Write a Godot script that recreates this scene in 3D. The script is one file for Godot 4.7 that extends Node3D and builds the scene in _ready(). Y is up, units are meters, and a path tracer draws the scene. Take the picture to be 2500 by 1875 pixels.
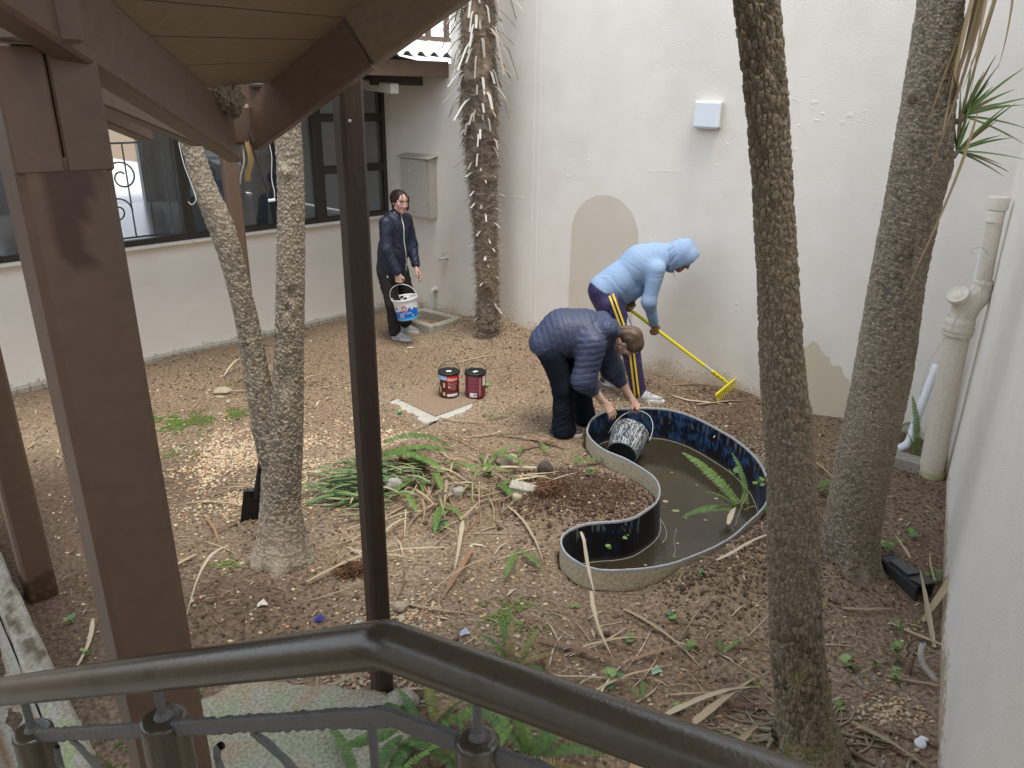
extends Node3D
# A courtyard garden being cleared by three people, seen from a stair landing.
# World: y up, metres; the camera stands at x = 0, z = 0 and looks along -z, down into the yard.

var rng := RandomNumberGenerator.new()
var M := {}
var taken := {}
var n_soil := FastNoiseLite.new()
var n_fine := FastNoiseLite.new()
var n_cell := FastNoiseLite.new()
var n_plate := FastNoiseLite.new()

const EXPOSURE := 2.55

# ---------------------------------------------------------------- the scene
func _ready() -> void:
	rng.seed = 20240611
	n_soil.seed = 5
	n_soil.noise_type = FastNoiseLite.TYPE_SIMPLEX_SMOOTH
	n_soil.frequency = 0.01
	n_soil.fractal_octaves = 3
	n_fine.seed = 9
	n_fine.noise_type = FastNoiseLite.TYPE_SIMPLEX_SMOOTH
	n_fine.frequency = 0.05
	n_fine.fractal_octaves = 2
	n_cell.seed = 3
	n_cell.noise_type = FastNoiseLite.TYPE_CELLULAR
	n_cell.frequency = 1.0
	n_cell.fractal_type = FastNoiseLite.FRACTAL_NONE
	n_cell.cellular_return_type = FastNoiseLite.RETURN_DISTANCE2_SUB
	n_cell.cellular_jitter = 1.0
	n_plate.seed = 3
	n_plate.noise_type = FastNoiseLite.TYPE_CELLULAR
	n_plate.frequency = 1.0
	n_plate.fractal_type = FastNoiseLite.FRACTAL_NONE
	n_plate.cellular_return_type = FastNoiseLite.RETURN_CELL_VALUE
	n_plate.cellular_jitter = 1.0

	var cam := Camera3D.new()
	cam.name = "camera"
	cam.position = Vector3(0, 2.62, 0)
	cam.rotation_degrees = Vector3(-21.1, 0, 0.89)
	cam.fov = 53.3
	cam.near = 0.05
	cam.far = 200.0
	add_child(cam)
	cam.current = true

	var env := Environment.new()
	env.background_mode = Environment.BG_SKY
	var sm := ProceduralSkyMaterial.new()
	sm.sky_top_color = Color(0.80, 0.84, 0.90)
	sm.sky_horizon_color = Color(0.86, 0.88, 0.90)
	sm.sky_curve = 0.12
	sm.ground_horizon_color = Color(0.55, 0.52, 0.48)
	sm.ground_bottom_color = Color(0.35, 0.32, 0.28)
	sm.sun_angle_max = 0.0
	sm.sky_energy_multiplier = 1.0
	var sky := Sky.new()
	sky.sky_material = sm
	env.sky = sky
	env.tonemap_mode = Environment.TONE_MAPPER_LINEAR
	env.tonemap_exposure = EXPOSURE
	env.sdfgi_enabled = true
	env.ssao_enabled = true
	env.ssil_enabled = true
	var we := WorldEnvironment.new()
	we.name = "environment"
	we.environment = env
	add_child(we)

	var sun := DirectionalLight3D.new()
	sun.name = "sun"
	sun.rotation_degrees = Vector3(-72, 28, 0)
	sun.light_energy = 0.45
	sun.light_angular_distance = 24.0
	sun.light_color = Color(1.0, 0.975, 0.94)
	sun.shadow_enabled = true
	add_child(sun)

	make_materials()
	pond = curve_pts(RIM)
	make_ground()
	make_back_wall()
	make_side_wall()
	make_window_building()
	make_landing()
	make_house_behind()
	make_walkway()
	make_stair_roof()
	make_posts()
	make_pond()
	make_litter()
	make_trees()
	make_ferns()
	make_weeds()
	make_leaf_heap()
	make_dry_leaves()
	make_wall_things()
	make_ground_things()
	make_railing()
	make_paint_tins()
	make_white_bucket()
	make_black_bucket()
	make_tools()
	make_standing_person()
	make_pond_person()
	make_rake_person()
	make_room_people()

# ---------------------------------------------------------------- mesh builder
class MB:
	var v := PackedVector3Array()
	var c := PackedColorArray()
	var uv := PackedVector2Array()
	var ix := PackedInt32Array()
	var col := Color(1, 1, 1)

	func vert(p: Vector3, t := Vector2.ZERO) -> int:
		v.append(p)
		c.append(col)
		uv.append(t)
		return v.size() - 1

	func tri(a: int, b: int, d: int) -> void:
		ix.append(a)
		ix.append(b)
		ix.append(d)

	func quad(a: int, b: int, d: int, e: int) -> void:
		tri(a, b, d)
		tri(a, d, e)

	# a convex polygon with its own vertices, turned outward from a point
	func poly(pts: Array, centre: Vector3) -> void:
		var mid := Vector3.ZERO
		for p in pts:
			mid += p
		mid /= pts.size()
		var nn: Vector3 = (pts[2] - pts[0]).cross(pts[1] - pts[0])
		var base := v.size()
		for p in pts:
			vert(p)
		var flip := nn.dot(mid - centre) < 0.0
		for k in range(1, pts.size() - 1):
			if flip:
				tri(base, base + k + 1, base + k)
			else:
				tri(base, base + k, base + k + 1)

	func box(ce: Vector3, size: Vector3, b := Basis.IDENTITY, ch := 0.0) -> void:
		var h := size * 0.5
		if ch <= 0.0:
			for ax in 3:
				for s in [-1.0, 1.0]:
					var q := []
					for w in [[-1, -1], [1, -1], [1, 1], [-1, 1]]:
						var p := Vector3.ZERO
						p[ax] = s * h[ax]
						p[(ax + 1) % 3] = w[0] * h[(ax + 1) % 3]
						p[(ax + 2) % 3] = w[1] * h[(ax + 2) % 3]
						q.append(ce + b * p)
					poly(q, ce)
			return
		for ax in 3:
			var u := (ax + 1) % 3
			var w := (ax + 2) % 3
			for s in [-1.0, 1.0]:
				var q := []
				for k in [[-1, -1], [1, -1], [1, 1], [-1, 1]]:
					var p := Vector3.ZERO
					p[ax] = s * h[ax]
					p[u] = k[0] * (h[u] - ch)
					p[w] = k[1] * (h[w] - ch)
					q.append(ce + b * p)
				poly(q, ce)
			for su in [-1.0, 1.0]:
				for sw in [-1.0, 1.0]:
					var q := []
					for k in [[0, -1], [0, 1], [1, 1], [1, -1]]:
						var p := Vector3.ZERO
						p[ax] = k[1] * (h[ax] - ch)
						p[u] = su * (h[u] - (ch if k[0] == 1 else 0.0))
						p[w] = sw * (h[w] - (ch if k[0] == 0 else 0.0))
						q.append(ce + b * p)
					poly(q, ce)
		for sx in [-1.0, 1.0]:
			for sy in [-1.0, 1.0]:
				for sz in [-1.0, 1.0]:
					poly([ce + b * Vector3(sx * h.x, sy * (h.y - ch), sz * (h.z - ch)), ce + b * Vector3(sx * (h.x - ch), sy * h.y, sz * (h.z - ch)), ce + b * Vector3(sx * (h.x - ch), sy * (h.y - ch), sz * h.z)], ce)

	# a bar of rectangular section from a to e; up gives the direction of its height
	func bar(a: Vector3, e: Vector3, wide: float, high: float, up := Vector3.UP, ch := 0.0) -> void:
		var d := (e - a).normalized()
		var side := d.cross(up).normalized()
		var u := side.cross(d).normalized()
		box((a + e) * 0.5, Vector3(wide, high, a.distance_to(e)), Basis(side, u, -d), ch)

	func tube(pts: Array, rad: Array, sides := 8, caps := true, vscale := 1.0) -> void:
		var n := pts.size()
		var t0: Vector3 = (pts[1] - pts[0]).normalized()
		var nrm := t0.cross(Vector3(0.31, 0.2, 0.93) if absf(t0.z) < 0.8 else Vector3.RIGHT).normalized()
		var base := v.size()
		var run := 0.0
		for i in n:
			var t: Vector3
			if i == 0:
				t = (pts[1] - pts[0]).normalized()
			elif i == n - 1:
				t = (pts[n - 1] - pts[n - 2]).normalized()
			else:
				t = (pts[i + 1] - pts[i - 1]).normalized()
			if i > 0:
				run += pts[i].distance_to(pts[i - 1])
			nrm = (nrm - t * nrm.dot(t)).normalized()
			var bi := t.cross(nrm)
			var r: float = rad[mini(i, rad.size() - 1)]
			for s in sides + 1:
				var a := TAU * s / sides
				vert(pts[i] + (nrm * cos(a) + bi * sin(a)) * r, Vector2(float(s) / sides, run * vscale))
		for i in n - 1:
			for s in sides:
				var a := base + i * (sides + 1) + s
				quad(a, a + sides + 1, a + sides + 2, a + 1)
		if caps:
			for e in [0, n - 1]:
				var m := vert(pts[e])
				var b0: int = base + e * (sides + 1)
				for s in sides:
					if e == 0:
						tri(m, b0 + s, b0 + s + 1)
					else:
						tri(m, b0 + s + 1, b0 + s)

	# profile of Vector2(radius, height) turned round the y axis of xf
	func lathe(prof: Array, sides: int, xf := Transform3D.IDENTITY, a0 := 0.0, a1 := TAU) -> void:
		var base := v.size()
		for p in prof:
			for s in sides + 1:
				var a := a0 + (a1 - a0) * s / sides
				vert(xf * Vector3(cos(a) * p.x, p.y, sin(a) * p.x), Vector2(float(s) / sides, p.y))
		for i in prof.size() - 1:
			for s in sides:
				var a := base + i * (sides + 1) + s
				quad(a, a + sides + 1, a + sides + 2, a + 1)

	# a leaf blade: three vertices across, folded along the middle
	func blade(pts: Array, half: Array, up: Vector3, fold := 0.25, tw := 0.0) -> void:
		var base := v.size()
		var n := pts.size()
		for i in n:
			var t: Vector3 = (pts[mini(i + 1, n - 1)] - pts[maxi(i - 1, 0)]).normalized()
			var uu := up.rotated(t, tw * i / n) if tw != 0.0 else up
			var side := t.cross(uu).normalized()
			var u := side.cross(t)
			var w: float = half[mini(i, half.size() - 1)]
			vert(pts[i] - side * w + u * w * fold, Vector2(0, i))
			vert(pts[i], Vector2(0.5, i))
			vert(pts[i] + side * w + u * w * fold, Vector2(1, i))
		for i in n - 1:
			var a := base + i * 3
			quad(a, a + 3, a + 4, a + 1)
			quad(a + 1, a + 4, a + 5, a + 2)

	func mesh(smooth := false, cols := false, uvs := false) -> ArrayMesh:
		var arr := []
		arr.resize(Mesh.ARRAY_MAX)
		arr[Mesh.ARRAY_VERTEX] = v
		if smooth:
			var nn := PackedVector3Array()
			nn.resize(v.size())
			for k in range(0, ix.size(), 3):
				var a := ix[k]
				var b := ix[k + 1]
				var d := ix[k + 2]
				var f := (v[d] - v[a]).cross(v[b] - v[a])
				nn[a] += f
				nn[b] += f
				nn[d] += f
			for k in nn.size():
				nn[k] = nn[k].normalized() if nn[k].length_squared() > 1e-18 else Vector3.UP
			arr[Mesh.ARRAY_NORMAL] = nn
		if cols:
			arr[Mesh.ARRAY_COLOR] = c
		if uvs:
			arr[Mesh.ARRAY_TEX_UV] = uv
		arr[Mesh.ARRAY_INDEX] = ix
		var m := ArrayMesh.new()
		m.add_surface_from_arrays(Mesh.PRIMITIVE_TRIANGLES, arr)
		return m

# ---------------------------------------------------------------- smooth bodies from bones (surface nets)
class Sdf:
	var pr := []      # [a, b, ra, rb, k, flat direction, flat scale, colour]
	var cut := []     # the same, taken away
	var nodes := PackedVector3Array()

	func cap(a: Vector3, b: Vector3, ra: float, rb: float, col := Color(1, 1, 1), k := 0.03, fd := Vector3.ZERO, fs := 1.0) -> void:
		pr.append([a, b, ra, rb, k, fd.normalized() if fd != Vector3.ZERO else fd, fs, col])

	func chain(p: Array, r: Array, col := Color(1, 1, 1), k := 0.03) -> void:
		for i in p.size() - 1:
			cap(p[i], p[i + 1], r[i], r[i + 1], col, k)

	func carve(a: Vector3, b: Vector3, ra: float, rb: float) -> void:
		cut.append([a, b, ra, rb, 0.0, Vector3.ZERO, 1.0, Color(1, 1, 1)])

	static func dist(q: Array, p: Vector3) -> float:
		var a: Vector3 = q[0]
		var fs: float = q[6]
		if fs != 1.0:
			var fd: Vector3 = q[5]
			p += fd * ((p - a).dot(fd) * (1.0 / fs - 1.0))
		var ba: Vector3 = q[1] - a
		var l := ba.length_squared()
		var h := clampf((p - a).dot(ba) / l, 0.0, 1.0) if l > 1e-9 else 0.0
		var d: float = p.distance_to(a + ba * h) - lerpf(q[2], q[3], h)
		return d * fs if fs < 1.0 else d

	func field(p: Vector3) -> float:
		var f := 10.0
		for q in pr:
			var d := dist(q, p)
			var k: float = q[4]
			var h := maxf(k - absf(f - d), 0.0) / k
			f = minf(f, d) - h * h * k * 0.25
		for q in cut:
			f = maxf(f, -dist(q, p))
		return f

	# from outside towards the surface
	func touch(p: Vector3, dir: Vector3) -> Vector3:
		for i in 40:
			var d := field(p)
			if d < 0.001:
				break
			p += dir * d * 0.8
		return p

	func build(cell: float) -> MB:
		var lo := Vector3(1e9, 1e9, 1e9)
		var hi := -lo
		for q in pr:
			var r: float = maxf(q[2], q[3]) * maxf(1.0, q[6]) + cell * 3.0
			var e := Vector3(r, r, r)
			lo = lo.min(q[0] - e).min(q[1] - e)
			hi = hi.max(q[0] + e).max(q[1] + e)
		var nx := int((hi.x - lo.x) / cell) + 2
		var ny := int((hi.y - lo.y) / cell) + 2
		var nz := int((hi.z - lo.z) / cell) + 2
		var g := PackedFloat32Array()
		g.resize(nx * ny * nz)
		g.fill(1.0)
		for q in pr:
			var k: float = q[4]
			var r: float = maxf(q[2], q[3]) * maxf(1.0, q[6]) + k * 0.6 + cell * 2.0
			var e := Vector3(r, r, r)
			var a0: Vector3 = (q[0].min(q[1]) - e - lo) / cell
			var a1: Vector3 = (q[0].max(q[1]) + e - lo) / cell
			var pa: Vector3 = q[0]
			var ba: Vector3 = q[1] - pa
			var l := maxf(ba.length_squared(), 1e-9)
			var ra: float = q[2]
			var rb: float = q[3]
			var fd: Vector3 = q[5]
			var fs: float = q[6]
			for iz in range(maxi(0, int(a0.z)), mini(nz, int(a1.z) + 2)):
				for iy in range(maxi(0, int(a0.y)), mini(ny, int(a1.y) + 2)):
					var row := (iz * ny + iy) * nx
					for x in range(maxi(0, int(a0.x)), mini(nx, int(a1.x) + 2)):
						var p := Vector3(lo.x + x * cell, lo.y + iy * cell, lo.z + iz * cell) - pa
						if fs != 1.0:
							p += fd * (p.dot(fd) * (1.0 / fs - 1.0))
						var h := clampf(p.dot(ba) / l, 0.0, 1.0)
						var d := (p - ba * h).length() - ra - (rb - ra) * h
						if fs < 1.0:
							d *= fs
						var f := g[row + x]
						var w := k - absf(f - d)
						if w > 0.0:
							g[row + x] = minf(f, d) - w * w / k * 0.25
						elif d < f:
							g[row + x] = d
		for q in cut:
			var r: float = maxf(q[2], q[3]) + cell * 2.0
			var e := Vector3(r, r, r)
			var a0: Vector3 = (q[0].min(q[1]) - e - lo) / cell
			var a1: Vector3 = (q[0].max(q[1]) + e - lo) / cell
			for iz in range(maxi(0, int(a0.z)), mini(nz, int(a1.z) + 2)):
				for iy in range(maxi(0, int(a0.y)), mini(ny, int(a1.y) + 2)):
					for x in range(maxi(0, int(a0.x)), mini(nx, int(a1.x) + 2)):
						var at := (iz * ny + iy) * nx + x
						g[at] = maxf(g[at], -dist(q, lo + Vector3(x, iy, iz) * cell))
		var mb := MB.new()
		var id := {}
		var sy := nx
		var sz := nx * ny
		var lim := cell * 1.8
		var cells := PackedInt32Array()
		for iz in nz - 1:
			for iy in ny - 1:
				var row := (iz * ny + iy) * nx
				for x in nx - 1:
					var o := row + x
					var f0 := g[o]
					if f0 > lim or f0 < -lim:
						continue
					var f1 := g[o + 1]
					var f2 := g[o + sy]
					var f3 := g[o + sy + 1]
					var f4 := g[o + sz]
					var f5 := g[o + sz + 1]
					var f6 := g[o + sz + sy]
					var f7 := g[o + sz + sy + 1]
					var s := int(f0 < 0.0) + int(f1 < 0.0) + int(f2 < 0.0) + int(f3 < 0.0) + int(f4 < 0.0) + int(f5 < 0.0) + int(f6 < 0.0) + int(f7 < 0.0)
					if s == 0 or s == 8:
						continue
					var acc := Vector3.ZERO
					var cnt := 0
					if (f0 < 0.0) != (f1 < 0.0):
						acc += Vector3(f0 / (f0 - f1), 0, 0)
						cnt += 1
					if (f2 < 0.0) != (f3 < 0.0):
						acc += Vector3(f2 / (f2 - f3), 1, 0)
						cnt += 1
					if (f4 < 0.0) != (f5 < 0.0):
						acc += Vector3(f4 / (f4 - f5), 0, 1)
						cnt += 1
					if (f6 < 0.0) != (f7 < 0.0):
						acc += Vector3(f6 / (f6 - f7), 1, 1)
						cnt += 1
					if (f0 < 0.0) != (f2 < 0.0):
						acc += Vector3(0, f0 / (f0 - f2), 0)
						cnt += 1
					if (f1 < 0.0) != (f3 < 0.0):
						acc += Vector3(1, f1 / (f1 - f3), 0)
						cnt += 1
					if (f4 < 0.0) != (f6 < 0.0):
						acc += Vector3(0, f4 / (f4 - f6), 1)
						cnt += 1
					if (f5 < 0.0) != (f7 < 0.0):
						acc += Vector3(1, f5 / (f5 - f7), 1)
						cnt += 1
					if (f0 < 0.0) != (f4 < 0.0):
						acc += Vector3(0, 0, f0 / (f0 - f4))
						cnt += 1
					if (f1 < 0.0) != (f5 < 0.0):
						acc += Vector3(1, 0, f1 / (f1 - f5))
						cnt += 1
					if (f2 < 0.0) != (f6 < 0.0):
						acc += Vector3(0, 1, f2 / (f2 - f6))
						cnt += 1
					if (f3 < 0.0) != (f7 < 0.0):
						acc += Vector3(1, 1, f3 / (f3 - f7))
						cnt += 1
					id[o] = mb.v.size()
					cells.append(o)
					mb.vert(lo + (Vector3(x, iy, iz) + acc / cnt) * cell)
		for o in cells:
			var f0 := g[o]
			var in0 := f0 < 0.0
			# edges that leave this cell's first corner; the cells round them lie behind
			if (g[o + 1] < 0.0) != in0 and id.has(o - sy) and id.has(o - sz) and id.has(o - sy - sz):
				if in0:
					mb.quad(id[o], id[o - sz], id[o - sy - sz], id[o - sy])
				else:
					mb.quad(id[o], id[o - sy], id[o - sy - sz], id[o - sz])
			if (g[o + sy] < 0.0) != in0 and id.has(o - 1) and id.has(o - sz) and id.has(o - 1 - sz):
				if in0:
					mb.quad(id[o], id[o - 1], id[o - 1 - sz], id[o - sz])
				else:
					mb.quad(id[o], id[o - sz], id[o - 1 - sz], id[o - 1])
			if (g[o + sz] < 0.0) != in0 and id.has(o - 1) and id.has(o - sy) and id.has(o - 1 - sy):
				if in0:
					mb.quad(id[o], id[o - sy], id[o - 1 - sy], id[o - 1])
				else:
					mb.quad(id[o], id[o - 1], id[o - 1 - sy], id[o - sy])
		return mb

	# colour each vertex as its nearest bone; returns for each vertex [bone, place along it]
	func paint(mb: MB) -> Array:
		var which := PackedInt32Array()
		for i in mb.v.size():
			var best := 1e9
			var bi := 0
			for k in pr.size():
				var d := dist(pr[k], mb.v[i])
				if d < best:
					best = d
					bi = k
			which.append(bi)
			mb.c[i] = pr[bi][7]
		return [which]

# ---------------------------------------------------------------- naming and placing
func numbered(called: String) -> String:
	if not taken.has(called):
		taken[called] = 0
		return called
	taken[called] += 1
	return "%s_%03d" % [called, taken[called]]

func tag(o: Node, label: String, category: String, group := "", kind := "") -> void:
	if label != "":
		o.set_meta("label", label)
	if category != "":
		o.set_meta("category", category)
	if group != "":
		o.set_meta("group", group)
	if kind != "":
		o.set_meta("kind", kind)

func thing(called: String, label: String, category: String, at := Vector3.ZERO, group := "") -> Node3D:
	var o := Node3D.new()
	o.name = numbered(called)
	add_child(o)
	o.position = at
	tag(o, label, category, group)
	return o

# meshes are written in world places; a part is set back by its parents' places
func part(parent: Node3D, called: String, m: Mesh, material: Material, label := "") -> MeshInstance3D:
	var o := MeshInstance3D.new()
	o.name = called
	o.mesh = m
	o.material_override = material
	parent.add_child(o, true)
	var off := Vector3.ZERO
	var p: Node = parent
	while p != self and p is Node3D:
		off += (p as Node3D).position
		p = p.get_parent()
	o.position = -off
	if label != "":
		o.set_meta("label", label)
	return o

# the same, for a mesh written round the part's own origin
func piece(parent: Node3D, called: String, m: Mesh, material: Material, xf: Transform3D) -> MeshInstance3D:
	var o := MeshInstance3D.new()
	o.name = called
	o.mesh = m
	o.material_override = material
	parent.add_child(o, true)
	o.transform = xf
	return o

func single(called: String, m: Mesh, material: Material, label: String, category: String, group := "", kind := "") -> MeshInstance3D:
	var o := MeshInstance3D.new()
	o.name = numbered(called)
	o.mesh = m
	o.material_override = material
	add_child(o)
	tag(o, label, category, group, kind)
	return o

func scatter(called: String, m: Mesh, material: Material, xfs: Array, cols: Array, label: String, category: String) -> MultiMeshInstance3D:
	var mm := MultiMesh.new()
	mm.transform_format = MultiMesh.TRANSFORM_3D
	mm.use_colors = true
	mm.mesh = m
	mm.instance_count = xfs.size()
	for i in xfs.size():
		mm.set_instance_transform(i, xfs[i])
		mm.set_instance_color(i, cols[i])
	var o := MultiMeshInstance3D.new()
	o.name = numbered(called)
	o.multimesh = mm
	o.material_override = material
	add_child(o)
	tag(o, label, category, "", "stuff")
	return o

# ---------------------------------------------------------------- materials
func lin(r: float, g: float, b: float) -> Color:
	return Color(r, g, b).linear_to_srgb()

func noise_image(size: int, seed_: int, freq: float, oct := 4, kind := FastNoiseLite.TYPE_SIMPLEX_SMOOTH) -> Image:
	var n := FastNoiseLite.new()
	n.seed = seed_
	n.noise_type = kind
	n.frequency = freq
	n.fractal_octaves = oct
	return n.get_seamless_image(size, size)

# a colour texture between two linear colours
func tint_tex(size: int, seed_: int, freq: float, a: Color, b: Color, oct := 5, sharp := 1.0) -> ImageTexture:
	var im := noise_image(size, seed_, freq, oct)
	var out := Image.create(size, size, false, Image.FORMAT_RGB8)
	var sa := a.linear_to_srgb()
	var sb := b.linear_to_srgb()
	for y in size:
		for x in size:
			var t := clampf((im.get_pixel(x, y).r - 0.5) * sharp + 0.5, 0.0, 1.0)
			out.set_pixel(x, y, sa.lerp(sb, t))
	return ImageTexture.create_from_image(out)

func bump_tex(size: int, seed_: int, freq: float, oct := 5, kind := FastNoiseLite.TYPE_SIMPLEX_SMOOTH) -> ImageTexture:
	return ImageTexture.create_from_image(noise_image(size, seed_, freq, oct, kind))

func mat(color: Color, rough: float, opt := {}) -> StandardMaterial3D:
	var m := StandardMaterial3D.new()
	m.albedo_color = color.linear_to_srgb()
	m.roughness = rough
	m.metallic = opt.get("metal", 0.0)
	if opt.has("spec"):
		m.metallic_specular = opt.spec
	if opt.has("tex"):
		m.albedo_texture = opt.tex
	if opt.has("bump"):
		m.heightmap_enabled = true
		m.heightmap_texture = opt.bump
		m.heightmap_scale = opt.get("relief", 0.2)
	if opt.get("tri", 0.0) > 0.0:
		m.uv1_triplanar = true
		m.uv1_world_triplanar = opt.get("world", true)
		var s: float = opt.tri
		m.uv1_scale = opt.get("scale3", Vector3(s, s, s))
	if opt.has("rough_tex"):
		m.roughness_texture = opt.rough_tex
	m.vertex_color_use_as_albedo = opt.get("vc", false)
	if opt.has("back"):
		m.backlight_enabled = true
		m.backlight = opt.back
	m.cull_mode = BaseMaterial3D.CULL_DISABLED
	return m

func make_materials() -> void:
	var fine := bump_tex(512, 11, 0.05)
	var grain := tint_tex(256, 12, 0.06, Color(0.72, 0.72, 0.72), Color(1, 1, 1))
	var soil := tint_tex(512, 13, 0.035, Color(0.5, 0.48, 0.46), Color(1.25, 1.22, 1.18), 6, 1.5)
	var soilb := bump_tex(512, 14, 0.03, 6)
	M.fine = fine
	M.grain = grain
	M.ground = mat(Color(1, 1, 1), 0.95, {tex = soil, bump = soilb, relief = 1.6, tri = 1.6, vc = true, spec = 0.2})
	M.pebble = mat(Color(1, 1, 1), 0.75, {vc = true})
	M.clod = mat(Color(1, 1, 1), 0.95, {vc = true, bump = fine, relief = 0.4, tri = 6.0, spec = 0.2})
	var plaster_b := bump_tex(1024, 21, 0.11, 3)
	var plaster := tint_tex(512, 22, 0.010, Color(0.94, 0.932, 0.915), Color(1, 1, 1), 5, 1.3)
	M.plaster = mat(Color(0.815, 0.772, 0.705), 0.85, {tex = plaster, bump = plaster_b, relief = 0.22, tri = 0.7, vc = true, spec = 0.3})
	M.patch = mat(Color(0.655, 0.585, 0.485), 0.85, {tex = plaster, bump = plaster_b, relief = 0.22, tri = 0.7, spec = 0.3})
	var conc := tint_tex(512, 23, 0.03, Color(0.6, 0.58, 0.55), Color(1.15, 1.13, 1.08), 6, 1.5)
	M.concrete = mat(Color(0.42, 0.40, 0.345), 0.9, {tex = conc, bump = soilb, relief = 0.5, tri = 2.5, vc = true})
	M.slab = mat(Color(0.35, 0.335, 0.285), 0.9, {tex = conc, bump = soilb, relief = 0.6, tri = 3.0, vc = true})
	M.tile = mat(Color(0.50, 0.44, 0.345), 0.45, {tex = grain, tri = 1.5})
	var wood := tint_tex(512, 31, 0.02, Color(0.62, 0.6, 0.58), Color(1.2, 1.2, 1.2), 5, 1.4)
	M.dark_wood = mat(Color(0.05, 0.029, 0.019), 0.55, {tex = wood, bump = fine, relief = 0.15, tri = 1.0, scale3 = Vector3(9, 0.7, 9)})
	M.brown_paint = mat(Color(0.140, 0.086, 0.054), 0.5, {tex = grain, bump = fine, relief = 0.06, tri = 1.2, vc = true})
	M.board = mat(Color(0.235, 0.165, 0.10), 0.6, {tex = grain, bump = fine, relief = 0.05, tri = 1.5})
	M.mortar = mat(Color(0.30, 0.25, 0.18), 0.95, {tex = conc, bump = soilb, relief = 1.0, tri = 6.0})
	M.rail = mat(Color(0.074, 0.061, 0.040), 0.27, {tex = grain, bump = fine, relief = 0.03, tri = 5.0, spec = 0.6, vc = true})
	M.iron = mat(Color(0.125, 0.124, 0.120), 0.5, {tex = grain, bump = fine, relief = 0.08, tri = 14.0, spec = 0.5})
	M.frame = mat(Color(0.034, 0.029, 0.022), 0.4, {spec = 0.5})
	var gl := StandardMaterial3D.new()
	gl.albedo_color = Color(0.55, 0.6, 0.62, 0.06)
	gl.transparency = BaseMaterial3D.TRANSPARENCY_ALPHA
	gl.roughness = 0.0
	gl.metallic_specular = 0.9
	M.glass = gl
	M.room = mat(Color(0.30, 0.29, 0.28), 0.7)
	M.room_floor = mat(Color(0.36, 0.33, 0.29), 0.25)
	M.white = mat(Color(0.72, 0.74, 0.76), 0.4)
	M.white_dull = mat(Color(0.66, 0.66, 0.63), 0.6, {tex = grain, tri = 4.0})
	M.cream = mat(Color(0.74, 0.665, 0.54), 0.45, {tex = grain, tri = 3.0, vc = true})
	M.box_paint = mat(Color(0.55, 0.515, 0.445), 0.5, {tex = grain, tri = 2.0})
	M.black_plastic = mat(Color(0.012, 0.012, 0.013), 0.38)
	M.black_metal = mat(Color(0.014, 0.014, 0.015), 0.4)
	M.wire = mat(Color(0.55, 0.55, 0.55), 0.35, {metal = 0.8})
	M.wire_dark = mat(Color(0.02, 0.02, 0.02), 0.4)
	M.rust = mat(Color(0.29, 0.215, 0.15), 0.85, {tex = soil, bump = soilb, relief = 0.2, tri = 3.0})
	M.bark_a = mat(Color(0.33, 0.285, 0.215), 0.9, {tex = soil, bump = soilb, relief = 0.35, tri = 5.0, vc = true, spec = 0.2})
	M.bark_b = mat(Color(0.36, 0.31, 0.235), 0.9, {tex = soil, bump = soilb, relief = 0.3, tri = 5.0, vc = true, spec = 0.2})
	M.bark_c = mat(Color(0.41, 0.36, 0.285), 0.9, {tex = soil, bump = soilb, relief = 0.3, tri = 5.0, vc = true, spec = 0.2})
	M.fibre = mat(Color(1, 1, 1), 0.95, {vc = true, spec = 0.1})
	M.stub = mat(Color(0.60, 0.575, 0.51), 0.7, {tex = grain, tri = 9.0})
	M.stub_old = mat(Color(0.36, 0.31, 0.25), 0.8, {tex = grain, tri = 9.0})
	M.dry = mat(Color(1, 1, 1), 0.65, {vc = true, back = Color(0.12, 0.1, 0.06), spec = 0.35})
	M.leaf = mat(Color(1, 1, 1), 0.5, {vc = true, back = Color(0.25, 0.35, 0.1), spec = 0.4})
	M.liner_in = mat(Color(1, 1, 1), 0.3, {vc = true, bump = fine, relief = 0.08, tri = 5.0})
	M.liner_out = mat(Color(0.50, 0.455, 0.335), 0.75, {tex = conc, tri = 2.5})
	M.liner_rim = mat(Color(0.42, 0.45, 0.48), 0.6, {tex = soil, tri = 4.0})
	var w := StandardMaterial3D.new()
	w.albedo_color = Color(0.050, 0.039, 0.022).linear_to_srgb()
	w.albedo_color.a = 0.88
	w.transparency = BaseMaterial3D.TRANSPARENCY_ALPHA
	w.roughness = 0.03
	w.heightmap_enabled = true
	w.heightmap_texture = fine
	w.heightmap_scale = 0.05
	w.uv1_triplanar = true
	w.uv1_world_triplanar = true
	w.uv1_scale = Vector3(1.2, 1.2, 1.2)
	w.metallic_specular = 0.6
	M.water = w
	M.yellow = mat(Color(0.80, 0.68, 0.02), 0.4, {vc = true})
	M.cloth = mat(Color(1, 1, 1), 0.9, {vc = true, bump = fine, relief = 0.08, tri = 9.0, spec = 0.2})
	M.nylon = mat(Color(1, 1, 1), 0.52, {vc = true, bump = fine, relief = 0.05, tri = 6.0, spec = 0.45})
	M.skin = mat(Color(1, 1, 1), 0.55, {vc = true, spec = 0.35})
	M.hair = mat(Color(1, 1, 1), 0.5, {vc = true, spec = 0.4})
	M.shoe = mat(Color(1, 1, 1), 0.7, {vc = true})
	M.paint = mat(Color(1, 1, 1), 0.4, {vc = true})

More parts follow.
